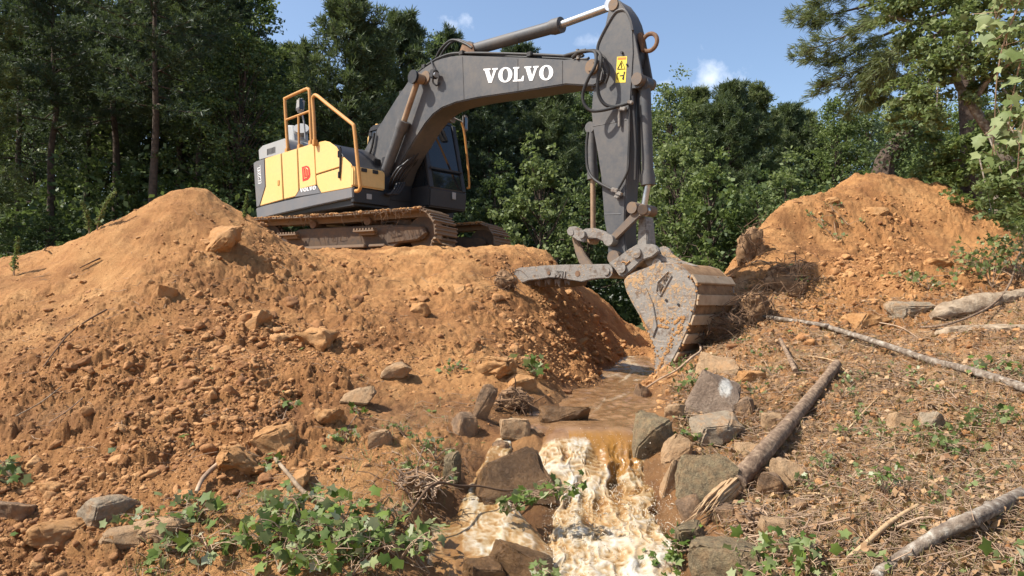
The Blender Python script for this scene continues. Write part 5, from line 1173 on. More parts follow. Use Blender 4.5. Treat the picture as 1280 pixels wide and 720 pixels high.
# ------------------------------------------------------------------ trees: trunk with limbs, crown of needle tufts or leaves
def tuft_mesh(pos, dirs, n, length, width, rg, spread=.75):
    """needle sprays: n thin blades from every position, fanned round its direction"""
    m = len(pos); p = np.repeat(pos, n, 0); d = np.repeat(dirs, n, 0) + rg.normal(size=(m * n, 3)) * spread
    d /= np.linalg.norm(d, axis=1, keepdims=True)
    s = np.cross(d, rg.normal(size=d.shape)); s /= np.linalg.norm(s, axis=1, keepdims=True)
    L = length * rg.uniform(.6, 1.15, (m * n, 1)); w = width * rg.uniform(.7, 1.3, (m * n, 1))
    p = p + rg.normal(size=p.shape) * length * .12
    a = p - s * w * .35; b = p + s * w * .35; c = p + d * L * .6 + s * w * .6; e = p + d * L; f = p + d * L * .6 - s * w * .6
    V = np.stack([a, b, c, e, f], 1).reshape(-1, 3)
    F = np.arange(m * n * 5).reshape(-1, 5)
    return V, F
def leaf_quads(pos, size, rg, up=.35, long=1.5):
    m = len(pos)
    nrm = rg.normal(size=(m, 3)); nrm[:, 2] += up * 2; nrm /= np.linalg.norm(nrm, axis=1, keepdims=True)
    d = np.cross(nrm, rg.normal(size=(m, 3))); d /= np.linalg.norm(d, axis=1, keepdims=True); s = np.cross(nrm, d)
    L = size * rg.uniform(.6, 1.25, (m, 1))
    a = pos - d * L * .5; b = pos + s * L * .5 / long - d * L * .08 + nrm * L * .06; c = pos + d * L * .5; e = pos - s * L * .5 / long - d * L * .08 + nrm * L * .06
    return np.stack([a, b, c, e], 1).reshape(-1, 3), np.arange(m * 4).reshape(-1, 4)

def pine_proto(seed, Ht, base, spread, nb, mat, top=.35, tuft=.26, lean=0.0, nper=15, per_branch=9):
    rg = np.random.default_rng(seed); mb = MB()
    tp = [Vector((lean * (i / 8) ** 2 * Ht + rg.normal() * .05 * i / 4, rg.normal() * .05 * i / 4, Ht * i / 8)) for i in range(9)]
    r0 = .0125 * Ht
    mb.tube(tp, [max(.02, r0 * (1 - .92 * (i / 8) ** .8)) for i in range(9)], 9, smooth_n=3)
    pos, dr = [], []
    for i in range(nb):
        u = (i + rg.random()) / nb; h = base + (1 - base) * u ** .85; az = i * 2.4 + rg.normal() * .35
        L = spread * (1 - u) ** .62 * rg.uniform(.6, 1.15) + top
        el = -.15 + .75 * u + rg.normal() * .14
        hs = min(h, .985) * 8; k_ = int(hs); p0 = tp[k_].lerp(tp[min(k_ + 1, 8)], hs - k_)
        dv = Vector((math.cos(az) * math.cos(el), math.sin(az) * math.cos(el), math.sin(el)))
        pts = [p0]; 
        for q in range(1, 6):
            dq = (dv + Vector((0, 0, .10 * q - .12)) + Vector(rg.normal(size=3) * .12)).normalized(); pts.append(pts[-1] + dq * L / 5)
        mb.tube(pts, [max(.008, .018 * L ** .8 * (1 - q / 5.6)) for q in range(6)], 5)
        for q in range(per_branch):
            t_ = rg.uniform(.28, 1.02) * 5; a = min(int(t_), 4); p = pts[a].lerp(pts[a + 1], min(t_ - a, 1.0))
            side = Vector(rg.normal(size=3)); side.z *= .45; off = side.normalized() * L * .20 * rg.uniform(.2, 1) * (1.25 - t_ / 6)
            c = p + off
            if rg.random() < .4: mb.tube([p, p.lerp(c, .6) + Vector((0, 0, .02)), c], [.009, .007, .004], 3, cap=False)
            for _ in range(4):
                pos.append(np.array(c) + rg.normal(size=3) * (.10 + .035 * L)); v = np.array(dv) * .8 + np.array(off.normalized()) * .7 + [0, 0, .45]; dr.append(v / np.linalg.norm(v))
    V, F = tuft_mesh(np.array(pos), np.array(dr), nper, tuft, .016 + tuft * .04, rg)
    return mb, V, F
def broad_proto(seed, Ht, base, spread, ncl, nleaf, lsize, flat=.8, trunk_r=.011, squash=1.0):
    rg = np.random.default_rng(seed); mb = MB()
    tp = [Vector((rg.normal() * .10 * i / 6, rg.normal() * .10 * i / 6, Ht * .86 * i / 6)) for i in range(7)]
    mb.tube(tp, [max(.02, trunk_r * Ht * (1 - .85 * i / 6)) for i in range(7)], 8, smooth_n=3)
    P_ = []
    for i in range(ncl):
        u = (i + rg.random()) / ncl; h = base + (1 - base) * u; az = i * 2.4 + rg.normal() * .4
        prof = math.sin(PI * min(1, (u * .86 + .14)) ** .75) ** .7
        R = spread * prof * rg.uniform(.45, 1.0)
        c = Vector((math.cos(az) * R, math.sin(az) * R * squash, h * Ht + rg.normal() * .25))
        k_ = max(0.3, h - .22) * 6 / .86; k_ = min(k_, 5.9); p0 = tp[int(k_)].lerp(tp[int(k_) + 1], k_ % 1)
        m_ = p0.lerp(c, .55) + Vector((0, 0, .12)) + Vector(rg.normal(size=3) * .12)
        mb.tube([p0, m_, c], [.03 + .006 * R, .018, .006], 4, cap=False, smooth_n=2)
        rad = spread * rg.uniform(.16, .34)
        nl = int(nleaf / ncl * rg.uniform(.6, 1.4)); g = rg.normal(size=(nl, 3)); g /= np.linalg.norm(g, axis=1, keepdims=True); g *= rad * rg.random((nl, 1)) ** .45
        g *= [1, 1, flat * .8]; sub = rg.normal(size=(7, 3)) * rad * .55; g = g * .55 + sub[rg.integers(0, 7, nl)]
        P_.append(g + np.array(c))
    V, F = leaf_quads(np.concatenate(P_), lsize, rg)
    return mb, V, F
PROTO = {}
def make(kind, builder, mats, barkm):
    mb, V, F = builder; bme = bpy.data.meshes.new(kind + '_trunk'); bme.from_pydata(mb.V, [], mb.F); bme.materials.append(M[barkm]); bme.polygons.foreach_set('use_smooth', np.ones(len(bme.polygons), bool))
    crowns = [mesh_np(kind + '_crown', V, F, M[mn]) for mn in mats]
    PROTO[kind] = (bme, crowns, V, F, max(v[2] for v in mb.V))
make('tallpine', pine_proto(1, 16, .30, 2.9, 74, None), ('pine1', 'pine2'), 'bark')
make('lowpine', pine_proto(2, 14, .10, 2.9, 86, None), ('pine1', 'pine2', 'pine3'), 'bark')
make('airypine', pine_proto(3, 17, .42, 2.7, 56, None, per_branch=10), ('pine1', 'pine2', 'pine3'), 'bark')
make('fullpine', pine_proto(4, 12, .12, 3.0, 92, None, tuft=.30), ('pine2', 'pine3', 'pine1'), 'bark')
make('oak', broad_proto(5, 12, .14, 3.0, 90, 17000, .16), ('leaf1', 'leaf2', 'leaf3'), 'bark')
make('poplar', broad_proto(6, 14, .2, 2.3, 84, 14000, .16), ('leaf1', 'leaf2', 'leaf3'), 'bark')
make('sapling', broad_proto(7, 5, .05, 1.6, 46, 6500, .15, trunk_r=.008), ('leaf1', 'leaf2', 'leaf3'), 'bark')
TRUNK_N = {'tallpine': 'pine_tree', 'lowpine': 'pine_tree', 'airypine': 'pine_tree', 'fullpine': 'pine_tree', 'oak': 'broadleaf_tree', 'poplar': 'broadleaf_tree', 'sapling': 'shrub'}
def tree(px, d, top, kind, mi, label, group, base_z=None, wide=1.0, rot=None):
    """a tree standing at depth d in the direction px, as tall as the photo shows its top"""
    q = P(px, 385, d); z0 = H(q[0], q[1]) - .1 if base_z is None else base_z; zt_ = P(px, top, d)[2]
    bme, crowns, V, F, hh = PROTO[kind]; s = (zt_ - z0) / hh
    t_ = thing(TRUNK_N[kind], label, 'tree' if kind != 'sapling' else 'shrub', (q[0], q[1], z0), random.uniform(0, 6.28) if rot is None else rot, group)
    wv = s ** .55 * wide if s > 1 else s ** .7 * wide
    t_.scale = (wv, wv, s)
    link('trunk', bme, t_); link('crown', crowns[mi], t_); return t_
GL, GC, GR, GS = 'pines of the dark wood behind the left mound', 'trees beyond the machine', 'trees of the far line on the right', 'shrubs at the wood edge'
for a in [
    (-60, 20, -70, 'lowpine', 2, 'olive green pine whose sunlit boughs enter at the left edge', GL),
    (20, 25, -60, 'tallpine', 0, 'dark pine second from the left edge of the wood', GL),
    (62, 22, -90, 'airypine', 0, 'dense dark pine above the low left end of the mound', GL),
    (105, 28, -40, 'airypine', 1, 'tall pine between the dense dark pine and the thick bare trunk', GL),
    (143, 24, -110, 'airypine', 0, 'slim dark pine just left of the thick bare trunk', GL),
    (189, 21, -150, 'airypine', 0, 'tall pine with a thick bare trunk above the left mound top', GL),
    (222, 28, -60, 'tallpine', 0, 'dark pine just right of the thick bare trunk', GL),
    (248, 24, -70, 'airypine', 1, 'dark pine left of the roof rail with its lower trunk bare', GL),
    (282, 27, -50, 'airypine', 0, 'slim pine over the tail of the machine', GL),
    (312, 30, -20, 'poplar', 1, 'sunlit leafy tree at the right edge of the dark left wood', GL),
    (300, 22.5, 45, 'oak', 0, 'dark leafy tree directly behind the machine tail', GL),
    (160, 30, 0, 'oak', 2, 'pale leafy tree glimpsed between the dark left trunks', GL),
    (40, 30, 0, 'poplar', 1, 'bright leafy tree deep in the wood at far left', GL),
    (352, 31, 105, 'oak', 1, 'low leafy tree under the gap of sky beside the left wood', GC),
    (376, 34, 60, 'fullpine', 1, 'pine under the sky gap, left of the tallest middle pine', GC),
    (434, 27, -25, 'fullpine', 0, 'tallest pine in the middle, above the boom foot', GC),
    (492, 32, 22, 'fullpine', 0, 'pine right of the tallest middle pine, behind the boom bend', GC),
    (462, 36, 40, 'airypine', 1, 'slim pine between the two tall middle pines', GC),
    (530, 36, 74, 'oak', 1, 'leafy tree behind the cab roof', GC),
    (566, 38, 44, 'fullpine', 2, 'pine whose top shows over the boom by the arm ram bracket', GC),
    (612, 33, 78, 'lowpine', 0, 'dark pine right of the cab under the boom lettering', GC),
    (648, 37, 58, 'fullpine', 2, 'pine whose top shows over the boom right of the lettering', GC),
    (690, 34, 112, 'fullpine', 0, 'dark pine under the tip of the boom', GC),
    (728, 40, 122, 'poplar', 0, 'tree seen left of the arm below the boom tip', GC),
    (770, 38, 120, 'fullpine', 1, 'tree mostly hidden behind the arm', GC),
    (838, 36, 112, 'oak', 2, 'leafy green tree just right of the arm', GR),
    (872, 40, 112, 'fullpine', 1, 'second tree right of the arm, a full pine', GR),
    (912, 35, 106, 'fullpine', 0, 'rounded pine under the bigger cloud', GR),
    (948, 36, 108, 'lowpine', 2, 'full pine left of the dip in the far line', GR),
    (982, 42, 134, 'fullpine', 0, 'lower pine in the dip of the far line', GR),
    (1015, 44, 142, 'fullpine', 1, 'lowest pine of the far line on the right', GR),
    (1048, 40, 126, 'oak', 1, 'leafy tree behind the right mound top', GR),
    (1088, 41, 130, 'oak', 2, 'olive leafy tree right of the mound top, under the pine bough', GR),
    (1130, 36, 130, 'fullpine', 2, 'olive pine behind the dead leaning trunk', GR),
    (1172, 30, 140, 'oak', 1, 'leafy tree behind the right slope of the mound', GR),
    (1225, 27, 120, 'oak', 1, 'leafy tree behind the overhanging branches at right', GR),
    (1290, 24, 60, 'poplar', 1, 'leafy tree at the right edge of the far line', GR),
    (676, 26, 192, 'sapling', 2, 'pale green shrub left of the arm against dark wood', GS),
    (846, 27, 170, 'sapling', 2, 'tall yellow green shrub right of the arm', GS),
    (888, 25, 205, 'sapling', 1, 'leafy green shrub over the bucket', GS),
    (950, 26, 225, 'sapling', 0, 'dark shrub left of the right mound', GS),
    (985, 24, 206, 'sapling', 2, 'pale shrub over the left shoulder of the right mound', GS),
    (1185, 22, 205, 'sapling', 1, 'green shrub above the right slope of the mound', GS),
    (620, 27, 215, 'sapling', 0, 'dark shrub beyond the far track', GS),
    (735, 28, 240, 'sapling', 0, 'dark shrub seen under the thumb link', GS),
    (60, 20, 268, 'sapling', 0, 'dark shrub over the low left end of the mound', GS),
    (285, 22, 195, 'sapling', 0, 'dark shrub between the left mound and the machine tail', GS),
    (420, 27, 170, 'sapling', 1, 'green shrub behind the side rail', GS),
    (160, 23, 215, 'sapling', 0, 'dark shrub behind the left mound top', GS),
]: tree(*a)
# the wood behind them: one mass
VV, FF4, FF5 = [], [], []; base = 0; vsP = []; nP = 0
rg = np.random.default_rng(5)
V4, V5 = [], []
for i in range(64):
    px = -220 + 1750 * (i + rg.random() * .8) / 64; d = rg.uniform(40, 62) if px > 330 else rg.uniform(31, 42)
    kind = ['lowpine', 'oak', 'fullpine', 'poplar'][rg.integers(4)]; bme, cr, V, F, hh = PROTO[kind]
    q = P(px, 385, d); top = rg.uniform(135, 165) if px > 780 else (rg.uniform(100, 135) if px > 340 else rg.uniform(-10, 60))
    s = (P(px, top, d)[2] - 2.4) / hh; a = rg.uniform(0, 6.28); ca, sa = math.cos(a), math.sin(a)
    keep = rg.random(len(F)) < .55; k_ = F.shape[1]
    W = V.reshape(-1, k_, 3)[keep].reshape(-1, 3)
    W = np.stack([(W[:, 0] * ca - W[:, 1] * sa) * s * 1.15 + q[0], (W[:, 0] * sa + W[:, 1] * ca) * s * 1.15 + q[1], W[:, 2] * s + 2.4], 1)
    (V4 if k_ == 4 else V5).append(W)
# low growth under the trees
n = 9000
for (n, x0, x1, y0_, y1_, h, dark) in ((14000, -24, -3, 20, 30, 3.2, 0), (16000, -6, 10, 27, 36, 3.6, 0), (12000, 6, 26, 22, 34, 3.4, 0)):
    cx = rg.uniform(x0, x1, 160); cy = rg.uniform(y0_, y1_, 160); ch = rg.uniform(.2, h, 160); i = rg.integers(0, 160, n)
    g = rg.normal(size=(n, 3)) * [.55, .55, .4]; p = np.stack([cx[i], cy[i], ch[i]], 1) + g; p[:, 2] = np.abs(p[:, 2]) + ground_full(p[:, 0], p[:, 1])[0]
    V4.append(leaf_quads(p, .22, rg)[0])
A4 = np.concatenate(V4); A5 = np.concatenate(V5)
me4 = mesh_np('woods', A4, np.arange(len(A4)).reshape(-1, 4), M['leaf1']); me5 = mesh_np('woods_needles', A5, np.arange(len(A5)).reshape(-1, 5), M['pine1'])
tag(link('woods', me4), 'leafy wood and undergrowth closing the clearing', kind='stuff'); tag(link('woods', me5), 'dark pine wood closing the clearing', kind='stuff')
# ------------------------------------------------------------------ branches, logs, leafy cuttings, litter
def on(px, py, lift=0.0):
    p = hit(px, py); return p + Vector((0, -.01, lift))
def stick(name, label, cat, pts, r0, r1, mat, lift=.6, smooth_n=5, n=8, rough=.06, sub=(), group=None):
    """pts: photo points (px, py[, extra lift in metres]); the stick lies on the slope"""
    P3 = []
    for q in pts:
        v = on(q[0], q[1]); v.z += r0 * lift + (q[2] if len(q) > 2 else 0); P3.append(v)
    m = MB(); k_ = len(P3)
    m.tube(P3, [r0 + (r1 - r0) * i / (k_ - 1) for i in range(k_)], n, smooth_n=smooth_n, rough=rough)
    for (i, dx, dy, dz, L, r) in sub:                                    # side twigs
        b = P3[i]; e = b + Vector((dx, dy, dz)).normalized() * L; mid_ = b.lerp(e, .5) + Vector((.02, 0, .03)) * L
        m.tube([b, mid_, e], [r, r * .7, r * .35], 6, smooth_n=3)
    o = m.build(name, M[mat], None, math.radians(50)); return tag(o, label, cat, group)
def bark_log(name, label, cat, pts, r0, r1, mat, seed, lift=.6, amp=.12, knots=5, nr=26, per=26):
    P3 = [on(q[0], q[1], r0 * lift + (q[2] if len(q) > 2 else 0)) for q in pts]; rs = [r0 + (r1 - r0) * i / (len(P3) - 1) for i in range(len(P3))]
    C_, R_ = catmull(P3, rs, per); mb = MB(); mb.tube(C_, R_, nr); V = np.array(mb.V); rg = np.random.default_rng(seed); n = len(C_)
    ctr = np.repeat(np.array([c[:] for c in C_]), nr, 0); rad = V - ctr; ax = np.array((P3[-1] - P3[0]).normalized()); al = (V @ ax)[:, None] * ax
    q = (V - al) / r0 * 1.1 + al * 3.2; rn = rad / (np.linalg.norm(rad, axis=1, keepdims=True) + 1e-9)
    dsp = amp * r0 * (1.6 * np.abs(fbm3(q * 1.6 + seed, 3, seed)) + .8 * fbm3(V * 5 + seed, 2, seed + 5) + .7 * noise3(V * 60, seed + 8))
    for _ in range(knots):
        c = V[rg.integers(0, len(V))]; dsp += .45 * r0 * np.exp(-((V - c) ** 2).sum(1) / (r0 * .5) ** 2)
    V = V + rn * dsp[:, None]; mb.V = [tuple(v) for v in V]
    return tag(mb.build(name, M[mat], None, math.radians(50)), label, cat), P3
bark_log('branch', 'long grey branch lying down the right bank from beside the bucket', 'branch', [(920, 395, .03), (980, 404, .03), (1028, 413, .05), (1040, 417, .05), (1100, 436, .04), (1160, 455, .03), (1220, 474, .05), (1290, 498, .05)], .024, .040, 'greybark', 14, knots=14, amp=.14, per=16, nr=16)
bark_log('branch', 'thick pale speckled branch in the bottom right corner', 'branch', [(1090, 728, .0), (1130, 704, .02), (1180, 675, .03), (1230, 651, .02), (1300, 616, .03)], .034, .042, 'greybark', 9, knots=9, amp=.16)
lg = [(1046, 461, .05), (1020, 497, .06), (985, 542, .08), (954, 579, .09), (918, 618, .08)]
lo, P3 = bark_log('log', 'broken brown log with a splintered lower end on the right bank', 'log', lg, .044, .074, 'brownbark', 4, 0, amp=.20, knots=7)
m = MB(); e = P3[-1]; dl = (on(868, 664, .06) - e)
for q in range(60):
    a = random.uniform(0, 6.28); rr = .060 * math.sqrt(random.random()); o_ = Vector((math.cos(a) * rr, 0, math.sin(a) * rr)); L = random.uniform(.25, 1.0)
    m.tube([e - dl * .25 + o_, e + o_ * 1.15 + dl * .1, e + dl * L * .6 + o_ * 1.1 + Vector((random.uniform(-.02, .02), 0, random.uniform(-.02, .02))), e + dl * L + o_ * random.uniform(.3, 1.4) + Vector((random.uniform(-.03, .03), 0, random.uniform(-.03, .03)))], [.012, .014, .009, .001], 5, rough=.2)
m.build('splinter_end', M['barewood'], lo)
stick('branch', 'thin dark stick along the foot of the right bank', 'branch', [(846, 702, .06), (900, 690, .05), (960, 676, .04), (1010, 668, .04), (1062, 656, .04)], .008, .006, 'twig')
stick('branch', 'thin dark branch reaching across the side stream', 'branch', [(450, 664, .03), (500, 664, .05), (540, 662, .30), (575, 660, .30), (600, 656, .28), (630, 645, .18), (648, 632, .12)], .011, .007, 'root')
stick('branch', 'pale curved stick on the lower left slope', 'branch', [(344, 578, .02), (362, 600, .03), (378, 622, .04), (395, 632, .04), (412, 636, .02)], .014, .018, 'weathered')
stick('branch', 'brown root curving down from the pair of clay lumps', 'branch', [(302, 573, .03), (285, 582, .04), (268, 594, .04), (254, 608, .04), (246, 622, .02)], .024, .014, 'twig')
stick('branch', 'forked twig lying on the upper left mound face', 'branch', [(134, 390, .02), (110, 404, .02), (88, 420, .02), (70, 442, .02), (55, 462, .02)], .011, .006, 'root', sub=[(2, -.3, -.6, -.5, .35, .007)])
stick('branch', 'short dark twig high on the left mound face', 'branch', [(126, 326, .02), (114, 331, .02), (100, 338, .02)], .012, .006, 'root')
stick('branch', 'thin light twig low on the left mound face', 'branch', [(78, 488, .02), (52, 506, .02), (20, 526, .02)], .006, .005, 'weathered')
stick('branch', 'thin twig beside the light one on the left mound', 'branch', [(104, 502, .02), (86, 516, .02), (62, 532, .02)], .006, .004, 'twig')
stick('branch', 'bent brown root looping over the grey slab at the right edge', 'branch', [(1290, 300, .15), (1274, 330, .14), (1262, 368, .14), (1240, 394, .12), (1210, 408, .1), (1176, 415, .06), (1150, 413, .03)], .016, .014, 'brownbark')
stick('branch', 'reddish stick lying left of the corner branch', 'branch', [(1048, 718, .02), (1080, 690, .03), (1110, 664, .03), (1146, 640, .03)], .018, .013, 'barewood')
stick('branch', 'bare twig poking out of the right mound beside the bucket', 'branch', [(962, 332, .02), (940, 333, .05), (908, 332, .12)], .012, .01, 'weathered')
stick('branch', 'dry bent branch on the shaded ground at far left', 'branch', [(58, 322, .12), (44, 306, .35), (26, 303, .5), (8, 304, .6)], .012, .006, 'weathered', sub=[(1, -.5, .2, -.3, .5, .006)])
stick('branch', 'stick half buried under the near track end', 'branch', [(528, 302, .08), (540, 306, .06), (552, 309, .05), (566, 311, .02)], .016, .012, 'weathered')
stick('branch', 'short root stub above the broken log', 'branch', [(975, 436, .10), (984, 450, .06), (994, 468, .02)], .022, .03, 'brownbark')
stick('branch', 'wiry root arching out under the bucket', 'branch', [(800, 494, .03), (822, 484, .08), (845, 476, .12), (864, 462, .12), (876, 446, .08), (870, 430, .05)], .012, .016, 'twig', sub=[(2, -.5, -.3, .3, .2, .006)])
for a, b, lab in (((1140, 640), (1000, 628), 0), ):
    pass
for i, (x0, y0_, x1, y1_, lab) in enumerate([(1004, 622, 1040, 636, 'short pale stick on the bank below the tan stone'), (1120, 664, 1176, 654, 'pale stick beside the yellow green leaf near the corner branch'), (1075, 620, 1150, 606, 'thin stick lying level in the middle of the right bank'), (1060, 540, 1098, 500, 'thin stick leaning up the bank right of the broken log'), (1150, 480, 1195, 502, 'dark twig under the long grey branch'), (1180, 590, 1236, 560, 'twig across the reddish litter on the right bank'), (1010, 448, 1060, 470, 'twig just under the middle of the long grey branch'), (1090, 405, 1150, 428, 'pale broken stick below the flat grey slab')]):
    stick('branch', lab, 'branch', [(x0, y0_, .02), ((x0 + x1) / 2 + 4, (y0_ + y1_) / 2 - 4, .03), (x1, y1_, .02)], .009, .006, ['barewood', 'twig', 'weathered'][i % 3])
# weathered split logs at the right edge
def slab_log(label, px0, py0, px1, py1, h_, seed, dz):
    a, b = on(px0, py0), on(px1, py1); L = (b - a).length; rg = np.random.default_rng(seed); nx, nr = 70, 20
    V = []; R0 = h_
    for i in range(nx):
        u = i / (nx - 1); c = a.lerp(b, u); env = min(1, u * 7 + .35) * (1 - .15 * u)
        for k_ in range(nr):
            an = 2 * PI * k_ / nr; V.append((c.x, c.y + math.cos(an) * R0 * 1.3 * env, c.z + dz + math.sin(an) * R0 * env))
    V = np.array(V); st = np.stack([V[:, 0] * 1.6, V[:, 1] * 14, V[:, 2] * 14], 1)
    V[:, 2] += .10 * R0 / .1 * fbm3(st * .5 + seed, 3, seed); V[:, 1] += .07 * fbm3(st * .6 + 9 + seed, 3, seed + 3)
    F = [(i * nr + k_, (i + 1) * nr + k_, (i + 1) * nr + (k_ + 1) % nr, i * nr + (k_ + 1) % nr) for i in range(nx - 1) for k_ in range(nr)] + [tuple(range(nr)), tuple((nx - 1) * nr + k_ for k_ in range(nr))[::-1]]
    o = link('log', mesh_np('log', V, F, M['weathered'], True)); o.data.set_sharp_from_angle(angle=math.radians(40)); return tag(o, label, 'log')
slab_log('upper weathered split log at the right edge', 1162, 398, 1300, 368, .12, 3, .02)
slab_log('lower weathered split log at the right edge', 1168, 418, 1300, 412, .085, 8, .0)

# star shaped leaves
LO = []
for i in range(10):
    a = PI / 2 + 2 * PI * i / 10; rr = (1.0 if i in (0,) else .92 if i in (2, 8) else .74) if i % 2 == 0 else .56
    if i == 5: rr = .34
    LO.append((math.cos(a) * rr, math.sin(a) * rr))
LO = np.array(LO) * .5
def star_leaves(pos, nrm, fwd, size, rg, droop=.22):
    """one folded five pointed leaf at every position"""
    m = len(pos); nrm = nrm / np.linalg.norm(nrm, axis=1, keepdims=True)
    fwd = fwd - nrm * (fwd * nrm).sum(1, keepdims=True); fwd /= np.linalg.norm(fwd, axis=1, keepdims=True) + 1e-9; s = np.cross(fwd, nrm)
    sz = size * rg.uniform(.38, 1.28, (m, 1, 1)); L = LO[None] * rg.uniform(.85, 1.15, (m, 10, 1))
    r2 = (L ** 2).sum(-1, keepdims=True); bend = rg.uniform(-.3, 1.4, (m, 1, 1)) * droop
    pts = pos[:, None] + sz * (L[:, :, :1] * s[:, None] + (L[:, :, 1:] + .42) * fwd[:, None] - nrm[:, None] * (r2 * 3.0 * bend - .10 * np.abs(L[:, :, :1])))
    c = pos[:, None] + sz * (.42 * fwd[:, None])
    V = np.concatenate([c, pts], 1).reshape(-1, 3)
    f = np.array([(0, 1 + i, 1 + (i + 1) % 10) for i in range(10)])
    return V, (f[None] + (np.arange(m) * 11)[:, None, None]).reshape(-1, 3)
def leafy(label, spots, nst, nl, size, hgt, mat, name='leafy_branch', cat='branch', seed=1, flat=.3, reach=.25, stemmat='twig', group=None, base=None):
    """cut leafy sprays: stems springing from the photo spots, each with leaves along it"""
    rg = np.random.default_rng(seed); B = [on(*s) for s in spots] if base is None else [Vector(b) for b in base]
    c0 = sum(B, Vector()) / len(B); t_ = thing(name, label, cat, c0, 0, group); mb = MB(); pos, nr_, fw = [], [], []
    for b, b2 in zip(B[:-1], B[1:]):
        m1 = b.lerp(b2, .5); m1.z = max(m1.z, H(m1.x, m1.y)) + .02
        mb.tube([b - c0, m1 - c0, b2 - c0], [.005, .004, .005], 4, smooth_n=4)
    for b in B:
        for _ in range(nst):
            az = rg.uniform(0, 6.28); L = reach * rg.uniform(.5, 1.2); tip_ = b + Vector((math.cos(az) * L, math.sin(az) * L * .8 - .05, hgt * rg.uniform(.3, 1.1)))
            md_ = b.lerp(tip_, .5) + Vector((0, 0, hgt * .3)); pl_ = catmull([b, md_, tip_], [1, 1, 1], 6)[0]
            mb.tube([p - c0 for p in pl_], [.005 * (1 - .7 * i / len(pl_)) for i in range(len(pl_))], 5)
            for _ in range(nl):
                u = rg.uniform(.25, 1.02) * (len(pl_) - 1); i = min(int(u), len(pl_) - 2); p = pl_[i].lerp(pl_[i + 1], u - i)
                off = Vector(rg.normal(size=3) * [1, 1, .5]).normalized(); st_ = p + off * size * .5
                gzv = H(st_.x, st_.y) + .015; st_.z = max(st_.z, gzv)
                mb.tube([p - c0, st_ - c0], [.0022, .0015], 3, cap=False)
                pos.append(np.array(st_ - c0)); n_ = rg.normal(size=3) * .95 + [-.15, -.35, flat + .5]; nr_.append(n_); fw.append(np.array(off) + [0, 0, -.35])
    V, F = star_leaves(np.array(pos), np.array(nr_), np.array(fw), size, rg)
    alt = M['wilt'] if mat != 'wilt' else M['sap']; mi = np.repeat((rg.random(len(pos)) < .28).astype(int), 10)
    mb.build('stem', M[stemmat], t_); link('leaves', mesh_np('leaves', V, F, [M[mat], alt], False, mat_idx=mi), t_); return t_
leafy('heap of cut leafy branches along the bottom left of the side stream', [(335, 655), (365, 680), (400, 668), (430, 650), (450, 690), (390, 712), (350, 715), (480, 672), (500, 700), (440, 720), (330, 690)], 5, 7, .105, .17, 'sap', seed=3, reach=.28)
leafy('pale wilted leafy spray over the heap of cut branches', [(345, 645), (378, 655), (415, 690), (500, 655), (520, 675)], 4, 6, .11, .16, 'wilt', seed=4, reach=.25)
leafy('leafy spray left of the cut branch heap by the flat tan stone', [(225, 670), (245, 655), (262, 690), (215, 690)], 4, 6, .10, .12, 'sap', seed=5, reach=.18)
leafy('pale leafy sprig above the flat tan stone', [(228, 632), (250, 640)], 3, 5, .09, .10, 'wilt', seed=6, reach=.14)
leafy('wilted leaves lying between the boulder and the tan slab', [(176, 645)], 4, 5, .09, .04, 'wilt', seed=7, reach=.14)
leafy('green leafy sprig at the left edge', [(8, 590), (22, 600)], 4, 5, .11, .10, 'sap', seed=8, reach=.16)
leafy('leafy branch sprouting on the wet boulder between the falls', [(660, 632), (690, 628), (705, 615), (640, 645)], 4, 6, .085, .10, 'sap', seed=9, reach=.18, base=[P(655, 628, 5.35), P(682, 622, 5.3), P(704, 618, 5.3), P(636, 640, 5.3)])
leafy('green sprig at the bottom right of the fall', [(832, 706), (846, 690)], 4, 6, .095, .12, 'sap', seed=10, reach=.15)
leafy('small leafy sprig in front of the fall at the picture bottom', [(672, 716)], 4, 6, .07, .10, 'wilt', seed=11, reach=.12, base=[P(672, 722, 4.35)])
leafy('green sprig growing at the stream edge below the berm', [(668, 470), (662, 462)], 4, 5, .12, .16, 'sap', seed=12, reach=.16)
leafy('leafy sprigs between the bucket and the leaning slab', [(862, 470), (872, 482), (850, 462), (858, 490)], 4, 6, .075, .14, 'leaf2', seed=13, reach=.16)
leafy('leaves in front of the narrow stone at the right of the lip', [(856, 545)], 3, 5, .07, .06, 'sap', seed=14, reach=.1)
leafy('single pale leaf cluster by the sharp edged stone', [(978, 588), (960, 575)], 2, 4, .075, .05, 'wilt', seed=15, reach=.1)
leafy('low green leaves along the bottom of the right bank', [(950, 700), (985, 690), (1010, 712), (930, 716), (1030, 690)], 4, 6, .085, .10, 'sap', seed=16, reach=.2)
leafy('fern like weeds left of the pair of stones on the littered bank', [(1070, 520), (1085, 535), (1060, 548), (1100, 552)], 4, 8, .045, .10, 'leaf2', name='plant', cat='plant', seed=51, reach=.2)
leafy('leafy weeds beside the upper end of the broken log', [(1060, 478), (1078, 470), (1052, 500)], 4, 6, .055, .10, 'leaf3', name='plant', cat='plant', seed=52, reach=.18)
leafy('leafy weeds along the lower edge of the long grey branch', [(1120, 470), (1150, 486), (1180, 496)], 4, 6, .05, .09, 'sap', name='plant', cat='plant', seed=53, reach=.2)
leafy('weeds on the slope between the leaning slab and the long branch', [(930, 430), (950, 445), (965, 470), (945, 490)], 4, 6, .05, .10, 'leaf2', name='plant', cat='plant', seed=54, reach=.18)
leafy('leafy weeds above the corner branch in the reddish litter', [(1200, 610), (1230, 592), (1180, 625)], 3, 6, .05, .09, 'leaf3', name='plant', cat='plant', seed=55, reach=.2)
leafy('low weeds between the broken log and the upright weed', [(1030, 590), (1050, 575), (1020, 610), (1062, 600)], 4, 7, .045, .08, 'leaf3', name='plant', cat='plant', seed=56, reach=.2)
